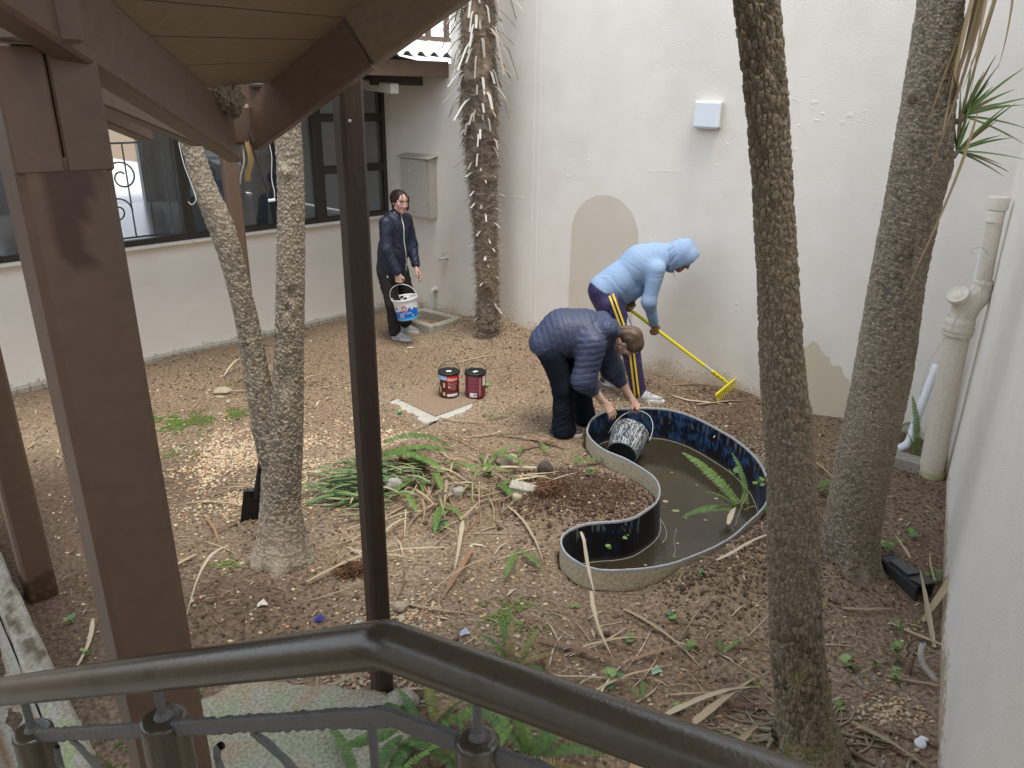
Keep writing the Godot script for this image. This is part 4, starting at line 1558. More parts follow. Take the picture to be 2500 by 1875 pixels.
func make_walkway() -> void:
	# kerb beside the trench, drain channel and tiled floor, all on the walkway side
	var kd := Vector3(0.67, 0, 0.742)
	var ko := Vector3(-0.742, 0, 0.67)
	var k0 := Vector3(-2.07, 0, -2.83)
	var t := thing("kerb", "pale weathered concrete kerb with crumbs of soil and lichen", "kerb", k0)
	var mb := MB.new()
	var n := 170
	for i in n:
		var s := -3.2 + 5.2 * i / (n - 1)
		var p := k0 + kd * s
		var e := 0.010 * n_soil.get_noise_1d(s * 200.0)
		var f := 0.010 * n_soil.get_noise_1d(s * 200.0 + 300.0)
		var sec := [Vector2(0.02 + e, -0.25), Vector2(0.02 + e, 0.045 + f * 0.5), Vector2(0.035, 0.06), Vector2(0.06, 0.064), Vector2(0.09, 0.064), Vector2(0.118, 0.06), Vector2(0.13 + f, 0.045), Vector2(0.13 + f, -0.25)]
		for q in sec:
			var lich := n_soil.get_noise_2d(s * 260.0, q.x * 900.0)
			mb.col = Color(1.2, 1.2, 1.05) if lich > 0.12 else Color(0.8, 0.78, 0.72)
			if lich < -0.32:
				mb.col = Color(0.33, 0.27, 0.2)
			if s > 0.15 and lich > 0.3:
				mb.col = Color(0.75, 0.95, 0.55)
			mb.vert(p + ko * q.x + Vector3(0, q.y, 0))
	for i in n - 1:
		for k in 7:
			var a := i * 8 + k
			mb.quad(a, a + 8, a + 9, a + 1)
	part(t, "kerb_stone", mb.mesh(false, true), M.concrete)
	# open drain channel of cement
	var ch := thing("drain_channel", "open cement drain channel with rusty stains between kerb and tiles", "drain", k0 + ko * 0.2)
	mb = MB.new()
	for i in n:
		var s := -3.2 + 5.2 * i / (n - 1)
		for k in 9:
			var a := PI * k / 8.0
			var w := 0.23 - cos(a) * 0.095
			var y := -0.05 - sin(a) * 0.055
			var st := n_soil.get_noise_2d(s * 120.0, k * 40.0)
			mb.col = Color(1, 1, 1).lerp(Color(0.62, 0.42, 0.22), clampf(st * 3.0, 0.0, 1.0))
			mb.vert(k0 + kd * s + ko * w + Vector3(0, y, 0))
	for i in n - 1:
		for k in 8:
			var a := i * 9 + k
			mb.quad(a, a + 9, a + 10, a + 1)
	part(ch, "channel", mb.mesh(true, true), M.concrete)
	var w := thing("walkway", "walkway floor of large beige tiles", "floor", k0 + ko * 0.9)
	w.set_meta("kind", "structure")
	mb = MB.new()
	mb.box(k0 + ko * 1.33 + kd * -0.6 + Vector3(0, -0.125, 0), Vector3(2.0, 0.12, 5.2), Basis(ko, Vector3.UP, ko.cross(Vector3.UP)))
	part(w, "bedding", mb.mesh(), M.concrete)
	mb = MB.new()
	mb.box(Vector3.ZERO, Vector3(0.394, 0.02, 0.394), Basis.IDENTITY, 0.003)
	var tm := mb.mesh()
	for i in 5:
		for j in 13:
			var c := k0 + ko * (0.535 + 0.4 * i) + kd * (-3.0 + 0.4 * j) + Vector3(0, -0.055, 0)
			piece(w, "tile", tm, M.tile, Transform3D(Basis(ko, Vector3.UP, ko.cross(Vector3.UP)), c - w.position))

# ---------------------------------------------------------------- trees
# trunk from centres and radii, with plates of bark raised between cracks
func trunk(pts: Array, rad: Array, step: float, plate: float, deep: float, tall: float, sd: float, tint: Callable, dents := []) -> MB:
	var mb := MB.new()
	var cv := Curve3D.new()
	var run := [0.0]
	for i in pts.size():
		var t: Vector3 = (pts[mini(i + 1, pts.size() - 1)] - pts[maxi(i - 1, 0)]) / 6.0
		cv.add_point(pts[i], -t, t)
	var length := cv.get_baked_length()
	for i in range(1, pts.size()):
		run.append(cv.get_closest_offset(pts[i]))
	var nv := int(length / step)
	var rmax := 0.0
	for r in rad:
		rmax = maxf(rmax, r)
	var nu := int(TAU * rmax * 0.8 / step)
	var seg := 0
	for j in nv + 1:
		var s := length * j / nv
		while seg < run.size() - 2 and s > run[seg + 1]:
			seg += 1
		var k := clampf((s - run[seg]) / maxf(run[seg + 1] - run[seg], 1e-4), 0.0, 1.0)
		var r := cubic_interpolate(rad[seg], rad[seg + 1], rad[maxi(seg - 1, 0)], rad[mini(seg + 2, rad.size() - 1)], k)
		var c := cv.sample_baked(s, true)
		var t := (cv.sample_baked(minf(s + 0.02, length), true) - cv.sample_baked(maxf(s - 0.02, 0.0), true)).normalized()
		var ax := t.cross(Vector3(0, 0, 1)).normalized()
		var az := ax.cross(t).normalized()
		for i in nu:
			var a := TAU * i / nu
			var o := ax * cos(a) + az * sin(a)
			var p := c + o * r
			# bark plates: cracks where two cells meet
			var f := n_cell.get_noise_3d(p.x / plate + sd, p.y / plate / tall, p.z / plate)
			var big := n_soil.get_noise_3d(p.x * 200.0 + sd, p.y * 90.0, p.z * 200.0)
			var fin := n_fine.get_noise_3d(p.x * 900.0, p.y * 700.0, p.z * 900.0 + sd)
			var cell := n_plate.get_noise_3d(p.x / plate + sd, p.y / plate / tall, p.z / plate)
			var lift := clampf((f + 1.0) * 5.0 - 0.15, 0.0, 1.0)
			var d := deep * (lift * (1.0 + 0.45 * cell) - 0.7) + big * r * 0.05 + fin * deep * 0.22
			# buttresses where the trunk meets the soil
			var foot := clampf(1.0 - (p.y - pts[0].y - 0.06) / 0.24, 0.0, 1.0)
			d += foot * foot * r * 0.55 * n_soil.get_noise_3d(cos(a) * 130.0, sin(a) * 130.0, sd * 50.0)
			for q in dents:
				var e: Vector3 = p - q[0]
				e.y *= q[3]
				d -= q[2] * exp(-e.length_squared() / (q[1] * q[1]))
			mb.col = tint.call(p, cell, big, fin)
			mb.vert(p + o * d)
	for j in nv:
		for i in nu:
			var a := j * nu + i
			var b := j * nu + (i + 1) % nu
			mb.quad(a, a + nu, b + nu, b)
	return mb

func make_trees() -> void:
	var tone := func(_p: Vector3, f: float, big: float, fin: float) -> Color:
		var k := 0.92 + 0.35 * big + 0.2 * fin + 0.34 * f
		return Color(k, k * (1.0 - 0.03 * fin), k * (1.0 - 0.06 * big))
	# the straight trunk nearest the stair
	var t := thing("dark_barked_tree", "straight tree trunk with rough dark bark growing beside the stair", "tree", Vector3(1.27, 0, -2.46))
	var lichen := func(p: Vector3, f: float, big: float, fin: float) -> Color:
		var k := 0.92 + 0.35 * big + 0.2 * fin + 0.38 * f
		var c := Color(k, k * 0.99, k * 0.97)
		if p.y < 0.55 and n_soil.get_noise_3d(p.x * 300.0, p.y * 300.0, p.z * 300.0) > -0.12 + p.y * 0.5:
			c = Color(1.35, 1.5, 1.1) * k
		return c
	part(t, "trunk", trunk([Vector3(1.285, -0.06, -2.46), Vector3(1.272, 0.05, -2.47), Vector3(1.235, 0.22, -2.48), Vector3(1.166, 0.534, -2.50), Vector3(1.088, 0.97, -2.50), Vector3(1.018, 1.364, -2.50), Vector3(0.938, 1.722, -2.50), Vector3(0.876, 2.048, -2.50), Vector3(0.817, 2.346, -2.50), Vector3(0.761, 2.62, -2.50), Vector3(0.698, 2.873, -2.50), Vector3(0.60, 3.3, -2.5), Vector3(0.55, 3.5, -2.5)],
		[0.185, 0.145, 0.116, 0.104, 0.095, 0.083, 0.074, 0.064, 0.060, 0.062, 0.064, 0.062, 0.055], 0.0042, 0.017, 0.0058, 1.8, 5.0, lichen, [[Vector3(1.14, 0.75, -2.41), 0.05, -0.010, 0.6], [Vector3(1.05, 1.57, -2.44), 0.035, -0.012, 0.8]]).mesh(true, true), M.bark_a)
	# roots over the soil at its foot
	for k in 34:
		var a := rng.randf() * TAU
		var mb := MB.new()
		var p := Vector3(1.28 + cos(a) * 0.16, 0, -2.46 + sin(a) * 0.16)
		var pv := []
		for i in 6:
			pv.append(Vector3(p.x, soil_height(p.x, p.z) + 0.006 + (0.03 if i == 0 else 0.0), p.z))
			a += rng.randfn() * 0.35
			p += Vector3(cos(a), 0, sin(a)) * rng.randf_range(0.03, 0.07)
		mb.tube(pv, [0.011, 0.008, 0.006, 0.005, 0.004, 0.002], 5)
		part(t, "root", mb.mesh(true), M.bark_b)
	# the thick upright trunk at the side wall
	t = thing("sprouting_tree", "thick grey brown trunk with hanging dead leaves and two green tufts", "tree", Vector3(1.985, 0, -3.83))
	part(t, "trunk", trunk([Vector3(1.985, -0.06, -3.83), Vector3(1.985, 0.09, -3.84), Vector3(1.98, 0.35, -3.85), Vector3(1.975, 0.693, -3.85), Vector3(1.982, 1.246, -3.85), Vector3(1.962, 1.748, -3.85), Vector3(1.958, 2.209, -3.85), Vector3(1.937, 2.631, -3.85), Vector3(1.906, 3.02, -3.85), Vector3(1.89, 3.6, -3.87)],
		[0.205, 0.168, 0.152, 0.147, 0.142, 0.131, 0.128, 0.115, 0.098, 0.09], 0.0052, 0.019, 0.0058, 0.8, 15.0, tone, [[Vector3(1.945, 1.86, -3.715), 0.028, 0.03, 0.28], [Vector3(2.0, 2.42, -3.74), 0.05, -0.025, 0.35], [Vector3(2.07, 2.30, -3.76), 0.05, -0.02, 0.5]]).mesh(true, true), M.bark_b)
	var mb := MB.new()
	mb.tube([Vector3(1.83, 2.595, -3.80), Vector3(1.812, 2.625, -3.77), Vector3(1.81, 2.64, -3.765)], [0.018, 0.016, 0.008], 8)
	part(t, "branch_stub", mb.mesh(true), M.bark_b)
	for q in [[Vector3(2.055, 2.52, -3.77), 0.0], [Vector3(2.05, 2.365, -3.75), 1.0]]:
		var c: Vector3 = q[0]
		mb = MB.new()
		mb.tube([c + Vector3(-0.03, -0.02, -0.03), c + Vector3(0.01, -0.01, 0.0), c + Vector3(0.02, 0.02, 0.01)], [0.012, 0.014, 0.009], 6)
		var tu := part(t, "tuft", mb.mesh(true), M.bark_b)
		for k in 19:
			var a := rng.randf_range(-0.35, 1.75)
			var l := rng.randf_range(0.18, 0.36)
			var dir := Vector3(cos(a) * 0.9, sin(a), rng.randf_range(-0.5, 0.7)).normalized()
			var pv := []
			for i in 7:
				var s := i / 6.0
				pv.append(c + Vector3(0.015, 0.01, 0) + dir * l * s + Vector3(0, -0.035 * s * s * l / 0.3, 0))
			mb = MB.new()
			mb.col = Color(0.14, 0.22, 0.065) * rng.randf_range(0.6, 1.5)
			if k > 15:
				mb.col = Color(0.24, 0.17, 0.09)
			mb.blade(pv, [0.004, 0.0065, 0.007, 0.006, 0.005, 0.003, 0.0008], Vector3(0.2, 0.6, 0.7), 0.5)
			part(tu, "leaf", mb.mesh(true, true), M.leaf)
	# dead leaves hanging down the trunk from above the frame
	for k in 17:
		var x := rng.randf_range(2.0, 2.10)
		var z := rng.randf_range(-3.78, -3.70)
		var top := Vector3(x, 3.35, z)
		var bot := Vector3(x - rng.randf_range(-0.02, 0.16), rng.randf_range(2.35, 2.75), z + rng.randf_range(0.0, 0.06))
		if k == 0:
			bot = Vector3(1.90, 2.25, -3.68)
		if k == 1:
			bot = Vector3(1.925, 1.62, -3.66)
			top = Vector3(2.06, 2.55, -3.70)
		var pv := []
		for i in 11:
			var s := i / 10.0
			pv.append(top.lerp(bot, s) + Vector3(0.03 * sin(s * 3.0 + k), 0, 0.02 * sin(s * 2.0 + k * 2.0)))
		mb = MB.new()
		mb.col = Color(0.38, 0.29, 0.17) * rng.randf_range(0.75, 1.35)
		mb.blade(pv, [0.004, 0.009, 0.011, 0.011, 0.010, 0.009, 0.008, 0.006, 0.005, 0.003, 0.001], Vector3(0.3, 0.1, 1), 0.45, rng.randf_range(-1.2, 1.2))
		part(t, "dead_leaf", mb.mesh(true, true), M.dry)
	mb = MB.new()
	mb.col = Color(0.13, 0.085, 0.05)
	mb.blade(dense([Vector3(1.98, 2.60, -3.71), Vector3(1.95, 2.68, -3.68), Vector3(1.90, 2.755, -3.66), Vector3(1.862, 2.80, -3.65)], 3), [0.022, 0.02, 0.015, 0.008, 0.002], Vector3(0.3, 0.2, 1), 0.4)
	part(t, "dead_leaf", mb.mesh(true, true), M.dry)
	# the forked tree in the gravel
	t = thing("forked_tree", "forked tree with pale cracked bark and two limbs standing in the gravel", "tree", Vector3(-1.32, 0, -3.80))
	part(t, "trunk", trunk([Vector3(-1.325, -0.06, -3.79), Vector3(-1.325, 0.04, -3.80), Vector3(-1.324, 0.11, -3.81), Vector3(-1.322, 0.20, -3.82), Vector3(-1.312, 0.38, -3.83), Vector3(-1.285, 0.60, -3.83), Vector3(-1.245, 0.85, -3.83), Vector3(-1.195, 1.2, -3.83), Vector3(-1.139, 1.704, -3.83), Vector3(-1.096, 2.165, -3.83), Vector3(-1.086, 2.465, -3.83), Vector3(-1.056, 2.978, -3.83), Vector3(-1.04, 3.3, -3.82)],
		[0.215, 0.190, 0.160, 0.136, 0.114, 0.110, 0.100, 0.079, 0.071, 0.063, 0.062, 0.060, 0.055], 0.0050, 0.018, 0.0042, 1.1, 33.0, tone,
		[[Vector3(-1.20, 1.16, -3.745), 0.03, 0.022, 0.35], [Vector3(-1.12, 1.62, -3.76), 0.02, 0.022, 0.5], [Vector3(-1.15, 1.55, -3.76), 0.018, 0.022, 0.6], [Vector3(-1.10, 2.23, -3.765), 0.03, -0.02, 1.0], [Vector3(-1.11, 2.22, -3.76), 0.012, 0.02, 0.7], [Vector3(-1.12, 1.50, -3.755), 0.015, 0.018, 0.5]]).mesh(true, true), M.bark_c)
	part(t, "limb", trunk([Vector3(-1.285, 0.42, -3.83), Vector3(-1.315, 0.66, -3.82), Vector3(-1.345, 0.92, -3.82), Vector3(-1.368, 1.198, -3.83), Vector3(-1.384, 1.454, -3.83), Vector3(-1.414, 1.70, -3.83), Vector3(-1.454, 1.934, -3.83), Vector3(-1.522, 2.158, -3.83), Vector3(-1.55, 2.31, -3.83), Vector3(-1.608, 2.58, -3.83), Vector3(-1.75, 3.3, -3.85)],
		[0.06, 0.086, 0.074, 0.066, 0.060, 0.056, 0.062, 0.056, 0.048, 0.045, 0.04], 0.0050, 0.018, 0.0040, 1.1, 51.0, tone, [[Vector3(-1.41, 0.88, -3.78), 0.03, -0.012, 0.7]]).mesh(true, true), M.bark_c)
	# flex hanging along the limb, with a small white plug
	var fx := thing("hanging_flex", "thin white cable hanging down the right limb of the forked tree", "cable", Vector3(-1.16, 1.9, -3.75))
	mb = MB.new()
	mb.tube(dense([Vector3(-1.150, 2.48, -3.79), Vector3(-1.165, 2.38, -3.78), Vector3(-1.160, 2.30, -3.78), Vector3(-1.170, 2.20, -3.78), Vector3(-1.160, 2.14, -3.77), Vector3(-1.163, 2.11, -3.77)], 6), [0.0018], 6)
	part(fx, "cable", mb.mesh(true), M.white)
	mb = MB.new()
	mb.box(Vector3(-1.175, 2.10, -3.765), Vector3(0.035, 0.014, 0.014), Basis(Vector3.BACK, 0.15), 0.003)
	part(fx, "plug", mb.mesh(), M.white)
	fx = thing("hanging_flex", "thin white cable dangling beside the left limb of the forked tree", "cable", Vector3(-1.6, 2.2, -3.78))
	mb = MB.new()
	mb.tube(dense([Vector3(-1.59, 2.36, -3.77), Vector3(-1.575, 2.26, -3.76), Vector3(-1.55, 2.16, -3.76), Vector3(-1.535, 2.10, -3.75), Vector3(-1.56, 2.075, -3.75), Vector3(-1.575, 2.09, -3.75)], 6), [0.0018], 6)
	part(fx, "cable", mb.mesh(true), M.white)
	make_palm()

func make_palm() -> void:
	var t := thing("palm", "tall fan palm trunk shaggy with brown fibre and cut leaf stalks", "palm", Vector3(-0.28, 0, -8.02))
	var cen := func(y: float) -> Vector3:
		return Vector3(-0.265 - 0.035 * y + 0.012 * sin(y * 2.0), y, -8.02)
	var rad := func(y: float) -> float:
		return 0.088 + 0.008 * sin(y * 3.1 + 0.4) + 0.066 * smoothstep(0.3, 2.7, y) + 0.02 * exp(-y * 5.0)
	var mb := MB.new()
	var nu := 60
	var nv := 330
	for j in nv + 1:
		var y := -0.05 + 4.6 * j / nv
		var c: Vector3 = cen.call(y)
		var r: float = rad.call(y)
		for i in nu:
			var a := TAU * i / nu
			var d := n_fine.get_noise_3d(cos(a) * 60.0, y * 500.0, sin(a) * 60.0) * 0.016 + n_soil.get_noise_3d(cos(a) * 60.0, y * 400.0, sin(a) * 60.0) * 0.05
			var k := n_soil.get_noise_3d(cos(a) * 90.0, y * 100.0, sin(a) * 90.0)
			mb.col = Color(0.17, 0.138, 0.108).lerp(Color(0.31, 0.235, 0.165), clampf(k * 2.0 + 0.3, 0.0, 1.0))
			mb.vert(c + Vector3(cos(a), 0, sin(a)) * (r + d))
	for j in nv:
		for i in nu:
			var a := j * nu + i
			var b := j * nu + (i + 1) % nu
			mb.quad(a, a + nu, b + nu, b)
	part(t, "trunk", mb.mesh(true, true), M.fibre)
	# fibre: matted hairs that stand off the trunk
	mb = MB.new()
	for k in 13000:
		var y := rng.randf_range(0.0, 4.3)
		var a := rng.randf() * TAU
		var c: Vector3 = cen.call(y)
		var r: float = rad.call(y)
		var o := Vector3(cos(a), 0, sin(a))
		var side := Vector3(-sin(a), 0, cos(a))
		var p := c + o * (r + 0.002)
		var l := rng.randf_range(0.025, 0.075)
		var dir := (side * rng.randfn() * 0.9 + Vector3(0, rng.randf_range(-1.1, 0.6), 0) + o * rng.randf_range(0.15, 0.6)).normalized()
		var e := p + dir * l
		var g := e + (dir + Vector3(0, -0.5, 0) - o * 0.3).normalized() * l * 0.6
		mb.col = [Color(0.23, 0.19, 0.15), Color(0.33, 0.275, 0.215), Color(0.45, 0.39, 0.315), Color(0.15, 0.12, 0.098), Color(0.34, 0.24, 0.155)][rng.randi() % 5]
		var w := side.cross(dir).normalized() * rng.randf_range(0.0010, 0.0026)
		var i0 := mb.vert(p - w)
		mb.vert(p + w)
		mb.vert(e + w * 0.8)
		mb.vert(e - w * 0.8)
		mb.vert(g)
		mb.quad(i0, i0 + 1, i0 + 2, i0 + 3)
		mb.tri(i0 + 3, i0 + 2, i0 + 4)
	var f := part(t, "fibre", mb.mesh(false, true), M.fibre)
	f.set_meta("kind", "stuff")
	# cut leaf stalks: short below, long and hanging above
	var turn := 0.0
	var y := 0.16
	while y < 4.2:
		turn += 2.4
		y += (0.030 if y < 1.6 else (0.020 if y < 2.2 else 0.011)) * rng.randf_range(0.4, 1.6)
		var a := turn + rng.randfn() * 0.5
		var o := Vector3(cos(a), 0, sin(a))
		var c: Vector3 = cen.call(y)
		var r: float = rad.call(y)
		var l := rng.randf_range(0.07, 0.13)
		if y > 1.9:
			l = rng.randf_range(0.10, 0.20)
		if y > 2.45:
			l = rng.randf_range(0.13, 0.32)
		if y > 3.0 and rng.randf() < 0.25:
			l = rng.randf_range(0.4, 0.6)
		if y < 0.6 and rng.randf() < 0.5:
			continue
		var pv := []
		var th := rng.randf_range(-0.3, 0.5)
		var th1 := rng.randf_range(0.3, 0.9) if y < 1.9 else rng.randf_range(0.7, 1.35)
		var q0 := c + o * (r - 0.015)
		for i in 6:
			pv.append(q0)
			var an := lerpf(th, th1, minf(1.0, i / 2.0))
			q0 += (o * cos(an) + Vector3(0, -sin(an), 0)) * l / 5.0
		mb = MB.new()
		var w0 := rng.randf_range(0.009, 0.019)
		mb.blade(pv, [w0, w0 * 0.95, w0 * 0.85, w0 * 0.75, w0 * 0.7, w0 * 0.65], Vector3(0, 1, 0) + o * 0.3, -0.35)
		for i in range(0, mb.v.size()):
			pass
		# underside, so that the stalk has thickness
		var under := []
		for p in pv:
			under.append(p - (Vector3(0, 0.6, 0) + o * 0.5) * 0.007)
		mb.blade(under, [w0, w0 * 0.95, w0 * 0.85, w0 * 0.75, w0 * 0.7, w0 * 0.65], Vector3(0, 1, 0) + o * 0.3, 0.1)
		part(t, "leaf_stalk", mb.mesh(true), M.stub_old if rng.randf() < 0.38 else M.stub)

# ---------------------------------------------------------------- ferns, weeds, leaves
func frond_mesh(length: float, droop: float, pairs: int, lf: float, sd: int, tone: Color) -> ArrayMesh:
	var r := RandomNumberGenerator.new()
	r.seed = sd
	var mb := MB.new()
	var pts := []
	var bend := r.randf_range(-0.15, 0.15)
	for i in 13:
		var s := i / 12.0
		pts.append(Vector3(length * (s - 0.12 * droop * s * s), length * (0.85 * s - droop * s * s) * 0.7, bend * length * s * s))
	mb.col = Color(0.16, 0.13, 0.05)
	mb.tube(pts, [0.0022, 0.002, 0.0018, 0.0014, 0.001, 0.0007], 4, false)
	for k in pairs:
		var s := 0.10 + 0.89 * k / pairs
		var i := int(s * 12.0)
		var fr := s * 12.0 - i
		var p: Vector3 = pts[i].lerp(pts[mini(i + 1, 12)], fr)
		var t: Vector3 = (pts[mini(i + 1, 12)] - pts[i]).normalized() if i < 12 else Vector3.RIGHT
		var side := t.cross(Vector3.UP).normalized()
		var up := side.cross(t)
		var w := lf * pow(sin(PI * clampf(0.16 + 0.82 * s, 0, 1)), 0.8) * r.randf_range(0.88, 1.08)
		for sg in [-1.0, 1.0]:
			mb.col = tone * r.randf_range(0.75, 1.3)
			var dir: Vector3 = (side * sg + t * 0.22 + up * r.randf_range(-0.25, 0.1)).normalized()
			var hw := length * 0.42 / pairs
			var q := t * hw
			var b0 := mb.vert(p - q * 0.8)
			mb.vert(p + q * 0.8)
			mb.vert(p + dir * w * 0.55 + q * 0.85 - up * w * 0.04)
			mb.vert(p + dir * w * 0.55 - q * 0.85 - up * w * 0.04)
			mb.vert(p + dir * w + q * 0.1 - up * w * 0.16)
			mb.quad(b0, b0 + 1, b0 + 2, b0 + 3)
			mb.tri(b0 + 3, b0 + 2, b0 + 4)
	return mb.mesh(false, true)

var fronds := []

func fern(called: String, label: String, at: Vector3, list: Array, group := "") -> void:
	# list of [turn, tilt, length scale, kind]
	var t := thing(called, label, "fern", at, group)
	for q in list:
		var b := Basis(Vector3.UP, q[0]) * Basis(Vector3.BACK, q[1])
		var pick: int = q[3]
		if list.size() > 5 and rng.randf() < 0.22:
			pick = 4 + rng.randi() % 2
		b = b * Basis(Vector3.RIGHT, rng.randfn() * 0.25)
		var sc: float = q[2] * rng.randf_range(0.78, 1.05)
		piece(t, "frond", fronds[pick], M.leaf, Transform3D(b.scaled_local(Vector3(sc, sc, sc * rng.randf_range(0.8, 1.15))), Vector3(rng.randfn() * 0.012, 0.0, rng.randfn() * 0.012)))

func make_ferns() -> void:
	var g1 := Color(0.085, 0.165, 0.035)
	var g2 := Color(0.06, 0.13, 0.03)
	var g3 := Color(0.12, 0.21, 0.05)
	fronds = [frond_mesh(0.5, 0.7, 38, 0.050, 1, g1), frond_mesh(0.5, 0.95, 36, 0.046, 2, g2), frond_mesh(0.5, 0.5, 40, 0.044, 3, g3), frond_mesh(0.5, 1.15, 34, 0.052, 4, g2), frond_mesh(0.5, 0.8, 32, 0.048, 5, Color(0.15, 0.17, 0.045)), frond_mesh(0.5, 1.0, 30, 0.044, 6, Color(0.21, 0.155, 0.07))]
	var h := func(x: float, z: float, up := 0.0) -> Vector3: return Vector3(x, soil_height(x, z) + up, z)
	fern("pond_fern", "bright fern leaning over the pond water from its rim", Vector3(1.50, 0.10, -4.33), [[2.18, 0.10, 1.35, 2], [1.80, 0.36, 0.95, 2], [3.05, -0.30, 1.0, 0], [3.4, 0.0, 0.5, 4], [2.6, 0.1, 0.6, 0], [0.4, 0.0, 0.4, 5], [1.2, 0.5, 0.4, 4]])
	fern("stair_fern", "dark green fern rising in front of the railing bend", h.call(0.04, -2.95), [[2.0, 0.55, 0.72, 1], [1.75, 0.75, 0.62, 1], [2.45, 0.35, 0.65, 1], [0.75, 0.25, 0.55, 1], [0.3, 0.35, 0.6, 0], [0.95, 0.6, 0.5, 1], [-0.4, 0.1, 0.55, 1], [3.4, 0.1, 0.5, 1]])
	fern("stair_fern", "low green fern clump under the railing by the dark post", h.call(-0.33, -2.56), [[0.2, 0.1, 0.8, 0], [1.0, 0.25, 0.8, 1], [1.9, 0.2, 0.8, 0], [2.7, 0.1, 0.85, 1], [3.5, 0.0, 0.9, 0], [4.3, 0.1, 0.9, 1], [5.1, 0.0, 0.9, 0], [5.8, 0.15, 0.9, 1], [0.6, 0.5, 0.6, 2], [2.3, 0.5, 0.6, 1]])
	fern("stair_fern", "deep green fern clump showing behind the lower railing post", h.call(0.10, -2.42), [[0.1, 0.15, 0.85, 1], [0.9, 0.3, 0.9, 1], [1.7, 0.25, 0.9, 0], [2.5, 0.2, 0.9, 1], [3.3, 0.1, 0.9, 1], [4.2, 0.1, 0.95, 0], [5.0, 0.05, 1.0, 1], [5.7, 0.1, 1.0, 1], [0.5, 0.55, 0.6, 1], [2.1, 0.6, 0.6, 0]])
	fern("stair_fern", "fern at the left of the flat lichen slab under the railing", h.call(-0.55, -2.20), [[0.4, 0.1, 0.9, 2], [1.3, 0.2, 0.8, 1], [2.2, 0.2, 0.8, 0], [3.1, 0.1, 0.9, 1], [4.4, 0.0, 0.9, 1], [5.4, 0.1, 0.9, 2]])
	fern("stair_fern", "spreading fern in front of the stone slab under the rail", h.call(-0.12, -2.28), [[0.3, 0.2, 1.0, 1], [1.1, 0.3, 1.0, 0], [1.9, 0.25, 1.0, 1], [2.7, 0.2, 1.0, 1], [3.5, 0.15, 1.0, 0], [4.4, 0.1, 1.0, 1], [5.3, 0.1, 1.0, 1], [0.7, 0.6, 0.7, 2], [2.3, 0.6, 0.7, 1]])
	fern("wall_fern", "tall thin fern standing against the drain pipe", h.call(3.02, -5.12), [[1.7, 0.95, 1.15, 2], [2.2, 0.8, 0.6, 2]])
	fern("wall_fern", "small bushy fern in the corner behind the concrete block", h.call(3.02, -5.55), [[0.3, 0.4, 0.5, 0], [1.2, 0.5, 0.55, 2], [2.1, 0.4, 0.6, 0], [2.9, 0.3, 0.6, 2], [3.7, 0.2, 0.5, 0], [4.6, 0.2, 0.5, 2], [5.5, 0.3, 0.5, 0]])
	fern("gap_fern", "small fern between the two right hand trunks", h.call(1.98, -4.55), [[1.6, 0.7, 0.75, 2], [0.2, 0.1, 0.7, 0], [5.9, -0.1, 0.6, 0]])
	# sprigs pulled out and lying about
	var sp := [[0.46, -5.05, 0.3, 0.5], [0.30, -5.25, 2.0, 0.35], [-0.18, -5.02, 1.0, 0.5], [-0.1, -4.75, 5.2, 0.65], [-0.45, -4.45, 4.6, 0.6], [0.05, -3.95, 4.5, 0.6], [1.62, -4.28, 0.2, 0.45], [1.05, -3.05, 0.6, 0.3], [-0.62, -4.78, 4.0, 0.55], [-0.2, -5.9, 0.4, 0.35], [0.62, -2.75, 1.4, 0.25], [2.35, -4.05, 0.4, 0.25], [-0.35, -4.9, 2.4, 0.4], [0.1, -5.35, 3.6, 0.4]]
	for q in sp:
		var t := thing("fern_sprig", "small torn fern sprig " + beside(q[0], q[1]), "fern", h.call(q[0], q[1], 0.012), "fern sprigs " + beside(q[0], q[1]))
		piece(t, "frond", fronds[2 if rng.randf() < 0.6 else 0], M.leaf, Transform3D((Basis(Vector3.UP, q[2]) * Basis(Vector3.BACK, -0.16)).scaled_local(Vector3.ONE * q[3] * 1.2), Vector3(0, 0.015, 0)))
		piece(t, "frond", fronds[0], M.leaf, Transform3D((Basis(Vector3.UP, q[2] + 0.8) * Basis(Vector3.BACK, -0.14)).scaled_local(Vector3.ONE * q[3] * 0.85), Vector3(0, 0.02, 0)))

func round_leaf() -> ArrayMesh:
	var mb := MB.new()
	mb.col = Color(1, 1, 1)
	var m := mb.vert(Vector3(0, -0.06, 0))
	var n := 12
	for k in n:
		var a := TAU * k / n
		var r := 1.0 - 0.35 * exp(-pow(wrapf(a, -PI, PI) / 0.35, 2.0))
		mb.vert(Vector3(cos(a) * r, 0.10 * cos(a * 2.0), sin(a) * r * 0.85))
	for k in n:
		mb.tri(m, m + 1 + k, m + 1 + (k + 1) % n)
	return mb.mesh(true)

